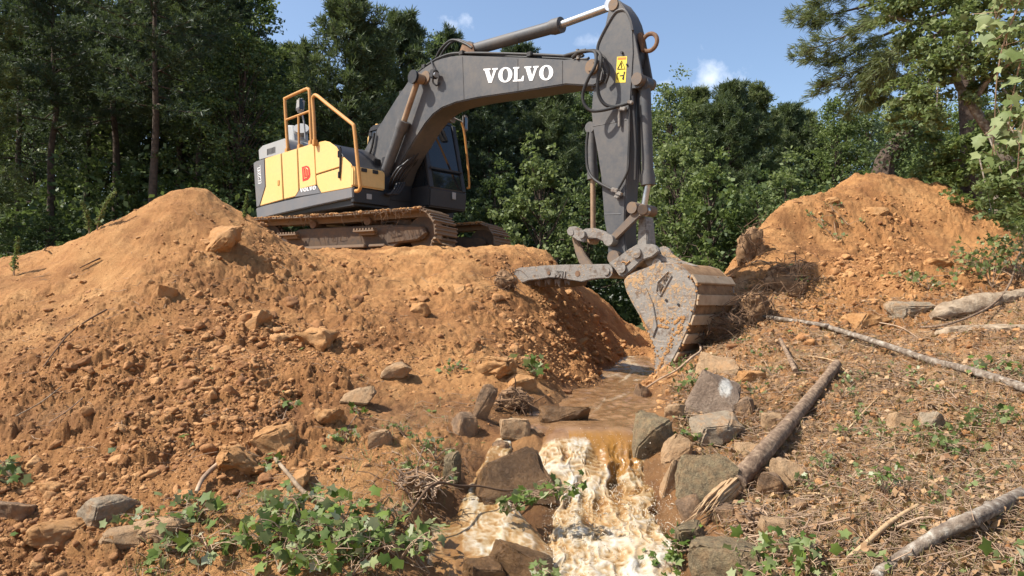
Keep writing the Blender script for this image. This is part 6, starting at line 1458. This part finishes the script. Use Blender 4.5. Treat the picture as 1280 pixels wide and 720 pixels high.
leafy('ferny green cutting spread below the long grey branch', [(1160, 548), (1190, 540), (1215, 532), (1240, 520), (1175, 560)], 5, 9, .06, .08, 'leaf2', seed=17, reach=.26)
leafy('upright leafy weed in the middle of the right bank', [(1112, 606), (1106, 618)], 4, 6, .06, .16, 'sap', seed=18, reach=.12)
leafy('yellow green leaf sprig beside the corner branch', [(1092, 695), (1130, 660)], 2, 3, .09, .04, 'leaf2', seed=19, reach=.12)
leafy('leafy sprig at the lower right corner', [(1270, 705), (1285, 690)], 4, 6, .09, .14, 'sap', seed=20, reach=.18)
leafy('leafy weeds on the bank under the right split logs', [(1240, 458), (1264, 470), (1225, 470)], 4, 6, .075, .10, 'sap', seed=21, reach=.18)
leafy('leafy bush at the right edge above the split logs', [(1225, 345), (1250, 338), (1270, 350), (1240, 360), (1285, 335), (1262, 320), (1284, 360)], 7, 10, .10, .55, 'leaf2', name='shrub', cat='shrub', seed=22, reach=.42)
leafy('low plants at the foot of the right mound slope', [(1145, 355), (1160, 362), (1135, 350), (1195, 345), (1210, 330)], 4, 7, .085, .14, 'leaf2', name='plant', cat='plant', seed=23, reach=.3)
leafy('weeds growing up the middle of the right mound', [(1020, 275), (1030, 285), (1045, 300), (1040, 262), (1060, 282)], 3, 6, .075, .10, 'leaf3', name='plant', cat='plant', seed=24, reach=.3)
leafy('leaf tuft among the roots left of the right mound', [(975, 338), (1000, 355)], 3, 6, .07, .1, 'sap', name='plant', cat='plant', seed=25, reach=.2)
leafy('small leaf sprig on the berm by the tan stone', [(565, 463), (572, 460)], 3, 4, .08, .06, 'sap', seed=26, reach=.1)
leafy('sprig on the clod slope near the flat tan slab', [(450, 515), (430, 545), (436, 552)], 3, 4, .075, .06, 'sap', seed=27, reach=.12)
leafy('two leaf sprigs left of the flat tan slab', [(360, 508), (338, 580)], 3, 4, .085, .05, 'sap', seed=28, reach=.1)
leafy('trailing weeds beside the upright mossy stone', [(545, 575), (530, 560), (520, 590), (548, 610), (505, 545)], 4, 7, .05, .12, 'leaf2', seed=29, reach=.16)
# tall weeds on the left mound crest
def weed(label, px, py, h_, seed, mat, lean):
    rg = np.random.default_rng(seed); b = on(px, py); t_ = thing('weed', label, 'weed', b); mb = MB(); pos = []
    pts = [Vector((lean * (i / 6) ** 2 * h_, 0, h_ * i / 6)) for i in range(7)]; mb.tube(pts, [.010 * (1 - .7 * i / 6) for i in range(7)], 5)
    for i in range(260):
        u = rg.uniform(.12, 1.0) * 6; k_ = min(int(u), 5); p = pts[k_].lerp(pts[k_ + 1], u - k_); az = rg.uniform(0, 6.28); L = .10 * h_ * (1.25 - u / 7) * rg.random()
        pos.append(np.array(p + Vector((math.cos(az) * L, math.sin(az) * L, rg.normal() * .015))))
    V, F = leaf_quads(np.array(pos), .05, rg, long=2.2); mb.build('stem', M['twig'], t_); link('leaves', mesh_np('leaves', V, F, M[mat]), t_)
weed('left of two pale tall weeds on the left mound crest', 112, 292, .46, 31, 'leaf3', -.25)
weed('right of two pale tall weeds on the left mound crest', 122, 288, .55, 32, 'leaf3', .45)
weed('bushy green weed between the mound top and the machine tail', 306, 274, .36, 33, 'leaf2', .1)
weed('bright green weed on the shaded ground at far left', 18, 344, .5, 34, 'leaf2', .1)

# dark torn roots and sods
def root_clump(label, px, py, w, h, n, seed, at=None, mat='root', core='wetclay'):
    rg = np.random.default_rng(seed); p = on(px, py + h * .3) if at is None else Vector(P(px, py, at)); s = p.y / FPX; W, Hh = w * s, h * s
    t_ = thing('root_clump', label, 'roots', p); rm = rock_mesh('clod_core', (W * .8, W * .6, Hh * .8), seed, M[core], .2, disp=.2)
    o = link('clod_core', rm, t_); o.location = (0, W * .15, Hh * .2); m = MB()
    for i in range(n):
        a = rg.uniform(0, 6.28); r_ = rg.uniform(.2, .5); b = Vector((math.cos(a) * W * r_, rg.uniform(-.35, .1) * W, Hh * (.2 + math.sin(a) * r_)))
        e = b + Vector((rg.normal() * W * .25, -abs(rg.normal()) * W * .15, rg.normal() * Hh * .25 - Hh * .15)); md_ = b.lerp(e, .5) + Vector(rg.normal(size=3) * W * .09)
        m.tube([b, md_, e], [rg.uniform(.004, .011), .005, .002], 4, cap=False, smooth_n=3)
    m.build('roots', M[mat], t_); return t_
root_clump('dark torn root ball beside the bucket at the right mound', 985, 345, 62, 60, 110, 41)
root_clump('dark sod hanging under the left edge of the right mound', 944, 385, 60, 60, 90, 42)
root_clump('tangle of roots on the bank right of the bucket', 905, 405, 70, 50, 110, 43, core='wetclay')
root_clump('dark cut edge of roots on the left side of the right mound', 938, 305, 40, 66, 70, 44)
root_clump('sod with bare roots at the end of the thumb', 632, 350, 34, 34, 60, 45)
root_clump('roots hanging in the dark hollow by the stream', 640, 498, 60, 40, 70, 46)
root_clump('matted roots at the left of the side stream', 520, 600, 60, 40, 60, 47, mat='twig')
root_clump('brown sod with grass below the mossy grey slab', 940, 645, 50, 36, 50, 48, mat='twig')

# ---- uncountable litter
def scatter(n, poly, seed, f=None):
    """ground points inside a photo outline (spread evenly over the ground it covers)"""
    rg = np.random.default_rng(seed); poly = np.array(poly, float)
    d = 3.2 * (14.5 / 3.2) ** rg.random(n * 6); X = rg.uniform(-.8, .8, n * 6) * d
    z, ro, li = ground_full(X, d); a, b, _ = project(np.stack([X, d, z], 1))
    ins = np.zeros(len(X), bool); j = len(poly) - 1
    for i in range(len(poly)):
        c = (poly[i, 1] > b) != (poly[j, 1] > b); ins ^= c & (a < (poly[j, 0] - poly[i, 0]) * (b - poly[i, 1]) / (poly[j, 1] - poly[i, 1] + 1e-9) + poly[i, 0]); j = i
    if f is not None: ins &= f(X, d, z)
    k_ = np.nonzero(ins)[0][:n]; return np.stack([X[k_], d[k_], z[k_]], 1), rg
dry = lambda X, Y, z: ~((np.abs(X - np.interp(Y, [3, 6.4, 7.2, 9.4, 12.5, 18], [.55, .7, .75, 1.2, 2.15, 3.5])) < .75) & (z < np.where(Y > 6.4, ZW + .02, EYE[2] - 1.2)))
RB = [(835, 470), (880, 420), (925, 350), (1010, 330), (1060, 372), (1150, 372), (1290, 350), (1290, 740), (850, 740), (870, 640), (850, 560)]
LB = [(250, 640), (330, 600), (420, 570), (500, 520), (570, 480), (620, 520), (570, 620), (520, 740), (150, 740), (180, 690)]
def sticks_np(pts, rg, Lr, Rr):
    m = len(pts); az = rg.uniform(0, 6.28, m); L = rg.uniform(*Lr, m) * rg.random(m) ** .8 + Lr[0]; r = rg.uniform(*Rr, m)
    d = np.stack([np.cos(az), np.sin(az), rg.normal(size=m) * .12], 1) * L[:, None]
    a = pts - d * .5; b = pts + rg.normal(size=(m, 3)) * L[:, None] * .10; c = pts + d * .5
    for q in (a, b, c):
        q[:, 2] = np.maximum(q[:, 2], ground_full(q[:, 0], q[:, 1])[0]) + r * .8 + rg.random(m) ** 4 * .04
    u = np.cross(d, [0, 0, 1.0]); u /= np.linalg.norm(u, axis=1, keepdims=True) + 1e-9; v = np.array([0, 0, 1.0])[None] + 0 * u
    ring = []
    for q, k_ in ((a, 1), (b, .85), (c, .5)):
        for an in (0, 2.094, 4.189): ring.append(q + (u * math.cos(an) + v * math.sin(an)) * (r * k_)[:, None])
    V = np.stack(ring, 1).reshape(-1, 3)
    f = np.array([(i * 3 + k_, i * 3 + (k_ + 1) % 3, (i + 1) * 3 + (k_ + 1) % 3, (i + 1) * 3 + k_) for i in range(2) for k_ in range(3)])
    return V, (f[None] + (np.arange(m) * 9)[:, None, None]).reshape(-1, 4)
p, rg = scatter(8000, RB, 61, dry); V, F = sticks_np(p, rg, (.04, .34), (.0015, .005)); tag(link('twig_litter', mesh_np('twig_litter', V, F, M['twig'])), 'dry twigs and root shreds littering the right bank', kind='stuff')
p2, rg = scatter(1500, LB, 62, dry); p3_, rg = scatter(500, [(20, 360), (240, 250), (420, 330), (620, 330), (660, 450), (300, 600), (0, 560)], 63, dry); V, F = sticks_np(np.concatenate([p2, p3_]), rg, (.04, .26), (.0015, .004)); tag(link('twig_litter', mesh_np('twig_litter', V, F, M['twig'])), 'fine twigs and rootlets on the left slope', kind='stuff')
p, rg = scatter(6000, RB, 64, dry); p[:, 2] += rg.random(len(p)) ** 3 * .05 + .006; V, F = leaf_quads(p, .055, rg, .5, 1.4); tag(link('dead_leaves', mesh_np('dead_leaves', V, F, M['deadleaf'])), 'brown dead leaves and bark flakes on the right bank', kind='stuff')
p, rg = scatter(230, RB, 65, dry); p4, _ = scatter(110, LB, 66, dry); p5, _ = scatter(36, [(0, 480), (300, 420), (620, 380), (640, 480), (420, 600), (0, 690)], 67, dry); pp_ = np.concatenate([p, p4, p5]); pp_[:, 2] += .012
nn = rg.normal(size=pp_.shape) * .35 + [-.05, -.15, 1]; V, F = star_leaves(pp_, nn, rg.normal(size=pp_.shape), .085, rg); mi_ = np.repeat(rg.integers(0, 3, len(pp_)), 10)
tag(link('fallen_leaves', mesh_np('fallen_leaves', V, F, [M['sap'], M['wilt'], M['leaf2']], mat_idx=mi_)), 'green star shaped leaves dropped over the banks', kind='stuff')
def blades(pts, rg, hr, w):
    m = len(pts); az = rg.uniform(0, 6.28, m); h_ = rg.uniform(*hr, m); s = np.stack([np.cos(az), np.sin(az), 0 * az], 1) * (w * rg.uniform(.6, 1.3, m))[:, None]; ln = rg.normal(size=(m, 3)) * h_[:, None] * .55; ln[:, 2] = h_
    V = np.stack([pts - s, pts + s, pts + ln * .55 + s * .7 + [0, 0, .0], pts + ln, pts + ln * .55 - s * .7], 1).reshape(-1, 3); return V, np.arange(m * 5).reshape(-1, 5)
G1 = [(230, 650), (300, 620), (345, 630), (330, 690), (260, 720), (150, 735), (170, 690)]; G2 = [(1120, 560), (1200, 505), (1290, 490), (1290, 545), (1180, 580)]; G3 = [(420, 560), (520, 520), (575, 560), (560, 640), (470, 640)]; G4 = [(920, 730), (1000, 690), (1090, 690), (1060, 740)]
Q, mt = [], []
for gpoly, n, mi in ((G1, 3200, 0), (G2, 4200, 0), (G3, 1700, 0), (G4, 1600, 0)):
    p, rg = scatter(n, gpoly, 70 + n, dry); Q.append(blades(p, rg, (.03, .11), .0028)[0])
A = np.concatenate(Q); tag(link('grass', mesh_np('grass', A, np.arange(len(A)).reshape(-1, 5), M['grass'])), 'thin green grass patches on the lower banks', kind='stuff')
p, rg = scatter(8000, RB, 81, dry); A = blades(p, rg, (.02, .10), .0022)[0]; p, rg = scatter(1800, LB, 82, dry); A = np.concatenate([A, blades(p, rg, (.02, .1), .0022)[0]]); tag(link('dry_grass', mesh_np('dry_grass', A, np.arange(len(A)).reshape(-1, 5), M['drygrass'])), 'dry yellow grass shreds through the litter', kind='stuff')
# grass on the shaded ground beyond the mound, far left
rg = np.random.default_rng(9); X = rg.uniform(-13, -5.5, 14000); Y = rg.uniform(9.6, 20, 14000); z, _, _ = ground_full(X, Y); k_ = (-X - .72 * Y > .2) | (Y > 15); A = blades(np.stack([X, Y, z], 1)[k_], rg, (.08, .3), .01)[0]
tag(link('grass', mesh_np('grass', A, np.arange(len(A)).reshape(-1, 5), M['grass'])), 'rough grass on the shaded ground at the wood edge', kind='stuff')

# ------------------------------------------------------------------ overhanging trees at the right edge
rg = np.random.default_rng(101)
# pine whose boughs hang in from above
base = P(1215, 300, 15.5); t_ = thing('pine_tree', 'pine whose long boughs hang into the sky at upper right', 'tree', (base[0], base[1], H(base[0], base[1]) - .1)); o0 = Vector(t_.location); mb = MB()
tp = [P(1215, 300, 15.5), P(1212, 160, 15.5), P(1204, 60, 15.5), P(1196, -60, 15.5), P(1190, -180, 15.5)]; mb.tube([Vector(o0 * 0)] + [Vector(q) - o0 for q in tp], [.24, .22, .19, .17, .14, .09], 10, smooth_n=4); pos, dr = [], []
for pts, dd in (([(1200, -30), (1130, -6), (1080, 8), (1040, 18), (1006, 24)], 15.2), ([(1200, 0), (1140, 10), (1094, 26), (1050, 48), (1012, 62)], 14.6), ([(1200, 10), (1140, 30), (1092, 50), (1050, 74), (1000, 70)], 15.4), ([(1205, 40), (1150, 48), (1110, 66), (1072, 88), (1030, 106)], 14.8), ([(1204, 50), (1150, 70), (1112, 78), (1090, 100), (1068, 132)], 15.0), ([(1205, 30), (1160, 36), (1128, 52), (1100, 84), (1086, 112)], 14.4), ([(1200, -50), (1150, -40), (1100, -24), (1050, -10), (1014, 2)], 15.6), ([(1200, -80), (1120, -60), (1060, -40), (1020, -26)], 15), ([(1206, 70), (1160, 84), (1124, 100), (1096, 122)], 15.3)):
    q3 = [Vector(P(a, b, dd + .25 * (i - 2))) for i, (a, b) in enumerate(pts)]; q3 = catmull(q3, [1] * len(q3), 6)[0]; mb.tube([q - o0 for q in q3], [.045 * (1 - .85 * i / len(q3)) for i in range(len(q3))], 6)
    L = len(q3)
    for _ in range(46):
        u = rg.uniform(.30, 1.0) ** .8 * (L - 1); i = min(int(u), L - 2); p = q3[i].lerp(q3[i + 1], u - i); dv = (q3[i + 1] - q3[i]).normalized(); off = Vector(rg.normal(size=3)) * .13; off.z = off.z * .7 - .03
        c = p + off + dv * .1
        if rg.random() < .5: mb.tube([p - o0, c - o0], [.008, .005], 3, cap=False)
        for _ in range(3): pos.append(np.array(c - o0) + rg.normal(size=3) * .05); v = np.array(dv) + np.array(off) * 2 + [0, 0, .1]; dr.append(v / np.linalg.norm(v))
mb.build('trunk', M['bark'], t_, math.radians(60)); V, F = tuft_mesh(np.array(pos), np.array(dr), 13, .20, .011, rg, .5); link('crown', mesh_np('crown', V, F, M['pine3']), t_)
# broadleaf tree overhanging the right bank
def overhang(label, trunk, tr, limbs, clumps, nleaf, lsize, mat, seed, bark='greybark', sx=.42):
    rg = np.random.default_rng(seed); b = Vector(P(*trunk[0])); b.z = H(b.x, b.y) - .1; t_ = thing('broadleaf_tree', label, 'tree', b); mb = MB()
    T = [Vector((0, 0, 0))] + [Vector(P(*q)) - b for q in trunk]; mb.tube(T, [tr * 1.1] + [tr * (1 - .6 * i / len(trunk)) for i in range(len(trunk))], 10, smooth_n=4, rough=.05)
    for lb in limbs: mb.tube([Vector(P(*q)) - b for q in lb], [.05 * (1 - .8 * i / len(lb)) for i in range(len(lb))], 6, smooth_n=4)
    pos = []
    for (px, py, d, rad) in clumps:
        c = np.array(P(px, py, d)); R = rad * d / FPX; n = int(nleaf * rad ** 1.6)
        g = rg.normal(size=(n, 3)); g /= np.linalg.norm(g, axis=1, keepdims=True); g *= R * rg.random((n, 1)) ** .4; g *= [1.15, 1.0, .55]
        sub = rg.normal(size=(9, 3)) * R * .5; g = g * .5 + sub[rg.integers(0, 9, n)]; g[:, 2] -= .25 * np.abs(g[:, 0]); pos.append(c + g - np.array(b))
        near = Vector(T[-1]); tw = Vector(c) - b; mb.tube([tw.lerp(near, .25) + Vector((0, 0, .1)), tw], [.014, .005], 4, cap=False)
    V, F = leaf_quads(np.concatenate(pos), lsize, rg, .5, 1.55); mb.build('trunk', M[bark], t_, math.radians(60)); link('crown', mesh_np('crown', V, F, M[mat]), t_); return t_
cl = [(1150, 20, 11, 34), (1185, 12, 11, 36), (1220, 25, 10.5, 36), (1130, 55, 11.2, 28), (1165, 60, 10.6, 34), (1200, 62, 10.2, 34), (1235, 70, 10, 32), (1150, 95, 10.8, 30), (1180, 102, 10.4, 28), (1130, 120, 11, 26), (1155, 130, 10.6, 26), (1125, 142, 11.2, 20), (1170, 145, 10.2, 18), (1215, 110, 10.6, 24), (1110, 20, 11.4, 22), (1120, -10, 11, 30), (1170, -20, 11, 36), (1230, -20, 10.6, 40), (1262, 40, 10.2, 34), (1270, 100, 10.2, 26), (1255, 225, 10, 30), (1280, 190, 9.8, 28), (1285, 250, 9.8, 28), (1240, 265, 10, 20), (1275, 140, 10, 24)]
overhang('leafy tree leaning over the right bank with a pale bare trunk', [(1330, 330, 10.2), (1262, 205, 10.3), (1214, 130, 10.4), (1196, 100, 10.6), (1180, 40, 10.8)], .085, [[(1214, 130, 10.4), (1240, 95, 10.2), (1275, 70, 10)], [(1196, 100, 10.6), (1150, 110, 10.8), (1120, 130, 11)], [(1180, 40, 10.8), (1150, 30, 11), (1110, 20, 11.3)]], cl, 2.6, .085, 'leaf3', 102)
cl = [(1180, 190, 15, 26), (1215, 180, 14.5, 30), (1250, 200, 14, 34), (1150, 215, 15.5, 22), (1190, 225, 14.8, 24), (1230, 235, 14, 26), (1268, 170, 13.8, 30), (1275, 240, 13.6, 26), (1160, 175, 15.5, 20), (1285, 280, 13.2, 24)]
overhang('lower bright leafy tree between the mound slope and the right edge', [(1250, 300, 14.4), (1245, 240, 14.4), (1235, 200, 14.4)], .07, [[(1235, 200, 14.4), (1200, 200, 14.8), (1160, 205, 15.3)]], cl, 2.6, .11, 'leaf2', 103)
# leaning dead trunk wrapped in vine
b = Vector(P(1098, 232, 18.5)); b.z = H(b.x, b.y) - .1; t_ = thing('dead_tree', 'dark leaning dead trunk wrapped in vine behind the right mound', 'tree', b); mb = MB(); T = [Vector((0, 0, 0))] + [Vector(P(*q, 18.5)) - b for q in ((1104, 215), (1116, 188), (1128, 172), (1146, 154), (1152, 146))]
mb.tube(T, [.26, .25, .23, .20, .13, .03], 10, smooth_n=4, rough=.12); mb.build('trunk', M['bark'], t_)
pos = []
for _ in range(2600):
    u = rg.uniform(0, 4.3); i = int(u); p = T[i].lerp(T[i + 1], u - i); pos.append(np.array(p) + rg.normal(size=3) * .20)
V, F = leaf_quads(np.array(pos), .10, rg); link('vine', mesh_np('vine', V, F, M['leaf1']), t_)
# large pale leaves hanging close by the right edge
pos, nr_, fw = [], [], []; t_ = thing('hanging_branch', 'pale large leaved branch hanging along the right edge', 'branch', P(1290, -40, 5.0)); o0 = Vector(t_.location); mb = MB()
for pts in ([(1300, -60), (1276, 0), (1256, 50), (1246, 100), (1243, 160), (1240, 200)], [(1310, -40), (1286, 40), (1270, 100), (1262, 150), (1258, 185)], [(1310, -70), (1268, -20), (1250, 10), (1238, 40)], [(1320, 60), (1290, 120), (1276, 170), (1272, 215)]):
    q3 = [Vector(P(a, c, 5.0 + .1 * i)) - o0 for i, (a, c) in enumerate(pts)]; q3 = catmull(q3, [1] * len(q3), 6)[0]; mb.tube(q3, [.008 * (1 - .7 * i / len(q3)) for i in range(len(q3))], 5)
    for _ in range(34):
        u = rg.uniform(.1, 1.0) * (len(q3) - 1); i = min(int(u), len(q3) - 2); p = np.array(q3[i].lerp(q3[i + 1], u - i)); off = rg.normal(size=3) * .05; mb.tube([p, p + off], [.003, .002], 3, cap=False)
        pos.append(p + off); nr_.append(rg.normal(size=3) * .5 + [-.5, -.7, .5]); fw.append(off * 8 + [0, 0, -.8])
gx = 4.5; mb.tube([Vector((gx, 5.0, H(gx, 5.0) - .05)) - o0, Vector((gx - .05, 5.0, 2.2)) - o0, Vector((gx - .3, 5.02, 3.6)) - o0, Vector(P(1330, -60, 5.0)) - o0, Vector(P(1270, -110, 5.0)) - o0], [.035, .03, .022, .016, .006], 7, smooth_n=6)
for q in ((1300, -60), (1310, -40), (1310, -70)): mb.tube([Vector(P(1330, -60, 5.0)) - o0, Vector(P(q[0], q[1], 5.0)) - o0], [.010, .008], 5)
mb.tube([Vector((gx - .05, 5.0, 3.0)) - o0, Vector(P(1320, 60, 5.0)) - o0], [.012, .008], 5)
mb.build('stem', M['twig'], t_); V, F = star_leaves(np.array(pos), np.array(nr_), np.array(fw), .13, rg); link('leaves', mesh_np('leaves', V, F, M['wilt']), t_)
# ------------------------------------------------------------------ camera, sun, sky
cd = bpy.data.cameras.new('camera'); cd.sensor_width = 36; cd.lens = 36 * FPX / 1280; cd.clip_start = 0.05; cd.clip_end = 2000
cam = bpy.data.objects.new('camera', cd); COL.objects.link(cam); cam.location = EYE; cam.rotation_euler = (PI / 2 + PITCH, 0, 0)
SC.camera = cam
SUN_DIR = Vector((-0.94, -0.20, 0)).normalized() * math.cos(math.radians(51)) + Vector((0, 0, math.sin(math.radians(51))))
sl = bpy.data.lights.new('sun', 'SUN'); sl.energy = 5.0; sl.angle = math.radians(0.53); sl.color = (1.0, 0.955, 0.88)
so = bpy.data.objects.new('sun', sl); COL.objects.link(so); so.rotation_euler = SUN_DIR.to_track_quat('Z', 'Y').to_euler(); so.location = (-20, 0, 30)
w = bpy.data.worlds.new('World'); SC.world = w; w.use_nodes = True
nt = w.node_tree; bg = nt.nodes['Background']
sky = nt.nodes.new('ShaderNodeTexSky'); sky.sky_type = 'NISHITA'; sky.sun_disc = False
sky.sun_elevation = math.asin(SUN_DIR.z); sky.sun_rotation = math.atan2(SUN_DIR.x, SUN_DIR.y)
sky.air_density = 1.0; sky.dust_density = 1.6; sky.ozone_density = 1.6
tc = nt.nodes.new('ShaderNodeTexCoord')
nz = nt.nodes.new('ShaderNodeTexNoise'); nz.inputs['Scale'].default_value = 16; nz.inputs['Detail'].default_value = 8; nz.inputs['Roughness'].default_value = 0.62
nt.links.new(tc.outputs['Generated'], nz.inputs['Vector'])
def wm(op, a, b=0.0, clamp=False):
    x = nt.nodes.new('ShaderNodeMath'); x.operation = op; x.use_clamp = clamp
    for v, i in ((a, 0), (b, 1)):
        if isinstance(v, (int, float)): x.inputs[i].default_value = v
        else: nt.links.new(v, x.inputs[i])
    return x.outputs[0]
total = None
for px, py, wx, wy, amt in [(553, 36, 58, 24, .62), (522, 46, 40, 14, .5), (893, 98, 42, 27, .62), (826, 106, 32, 17, .62), (725, 120, 56, 22, .8), (735, 52, 30, 14, .35), (640, 95, 40, 12, .5)]:
    r = Vector(ray(px, py)).normalized()
    right = r.cross(Vector((0, 0, 1))).normalized(); up = right.cross(r)
    def dot(v, s):
        x = nt.nodes.new('ShaderNodeVectorMath'); x.operation = 'DOT_PRODUCT'; nt.links.new(tc.outputs['Generated'], x.inputs[0]); x.inputs[1].default_value = tuple(v / s); return x.outputs['Value']
    a = dot(right, wx / FPX); b = dot(up, wy / FPX); front = dot(r, 1)
    d = wm('SQRT', wm('ADD', wm('MULTIPLY', a, a), wm('MULTIPLY', b, b)))
    q = wm('SUBTRACT', wm('MULTIPLY', wm('SUBTRACT', nz.outputs['Fac'], 0.34), 3.4), wm('MULTIPLY', d, 0.9))
    q = wm('MULTIPLY', wm('MULTIPLY', q, amt, True), wm('GREATER_THAN', front, 0.5))
    total = q if total is None else wm('MAXIMUM', total, q)
mx = nt.nodes.new('ShaderNodeMix'); mx.data_type = 'RGBA'
nt.links.new(total, mx.inputs[0]); nt.links.new(sky.outputs[0], mx.inputs[6]); mx.inputs[7].default_value = (7.6, 7.8, 8.2, 1)
nt.links.new(mx.outputs[2], bg.inputs['Color']); bg.inputs['Strength'].default_value = 0.125
SC.view_settings.view_transform = 'Standard'; SC.view_settings.look = 'None'; SC.view_settings.gamma = 1.0; SC.view_settings.use_curve_mapping = False
SC.view_settings.exposure = 0.75
SC.cycles.max_bounces = 8; SC.cycles.transmission_bounces = 6; SC.cycles.transparent_max_bounces = 8
SC.cycles.use_denoising = True
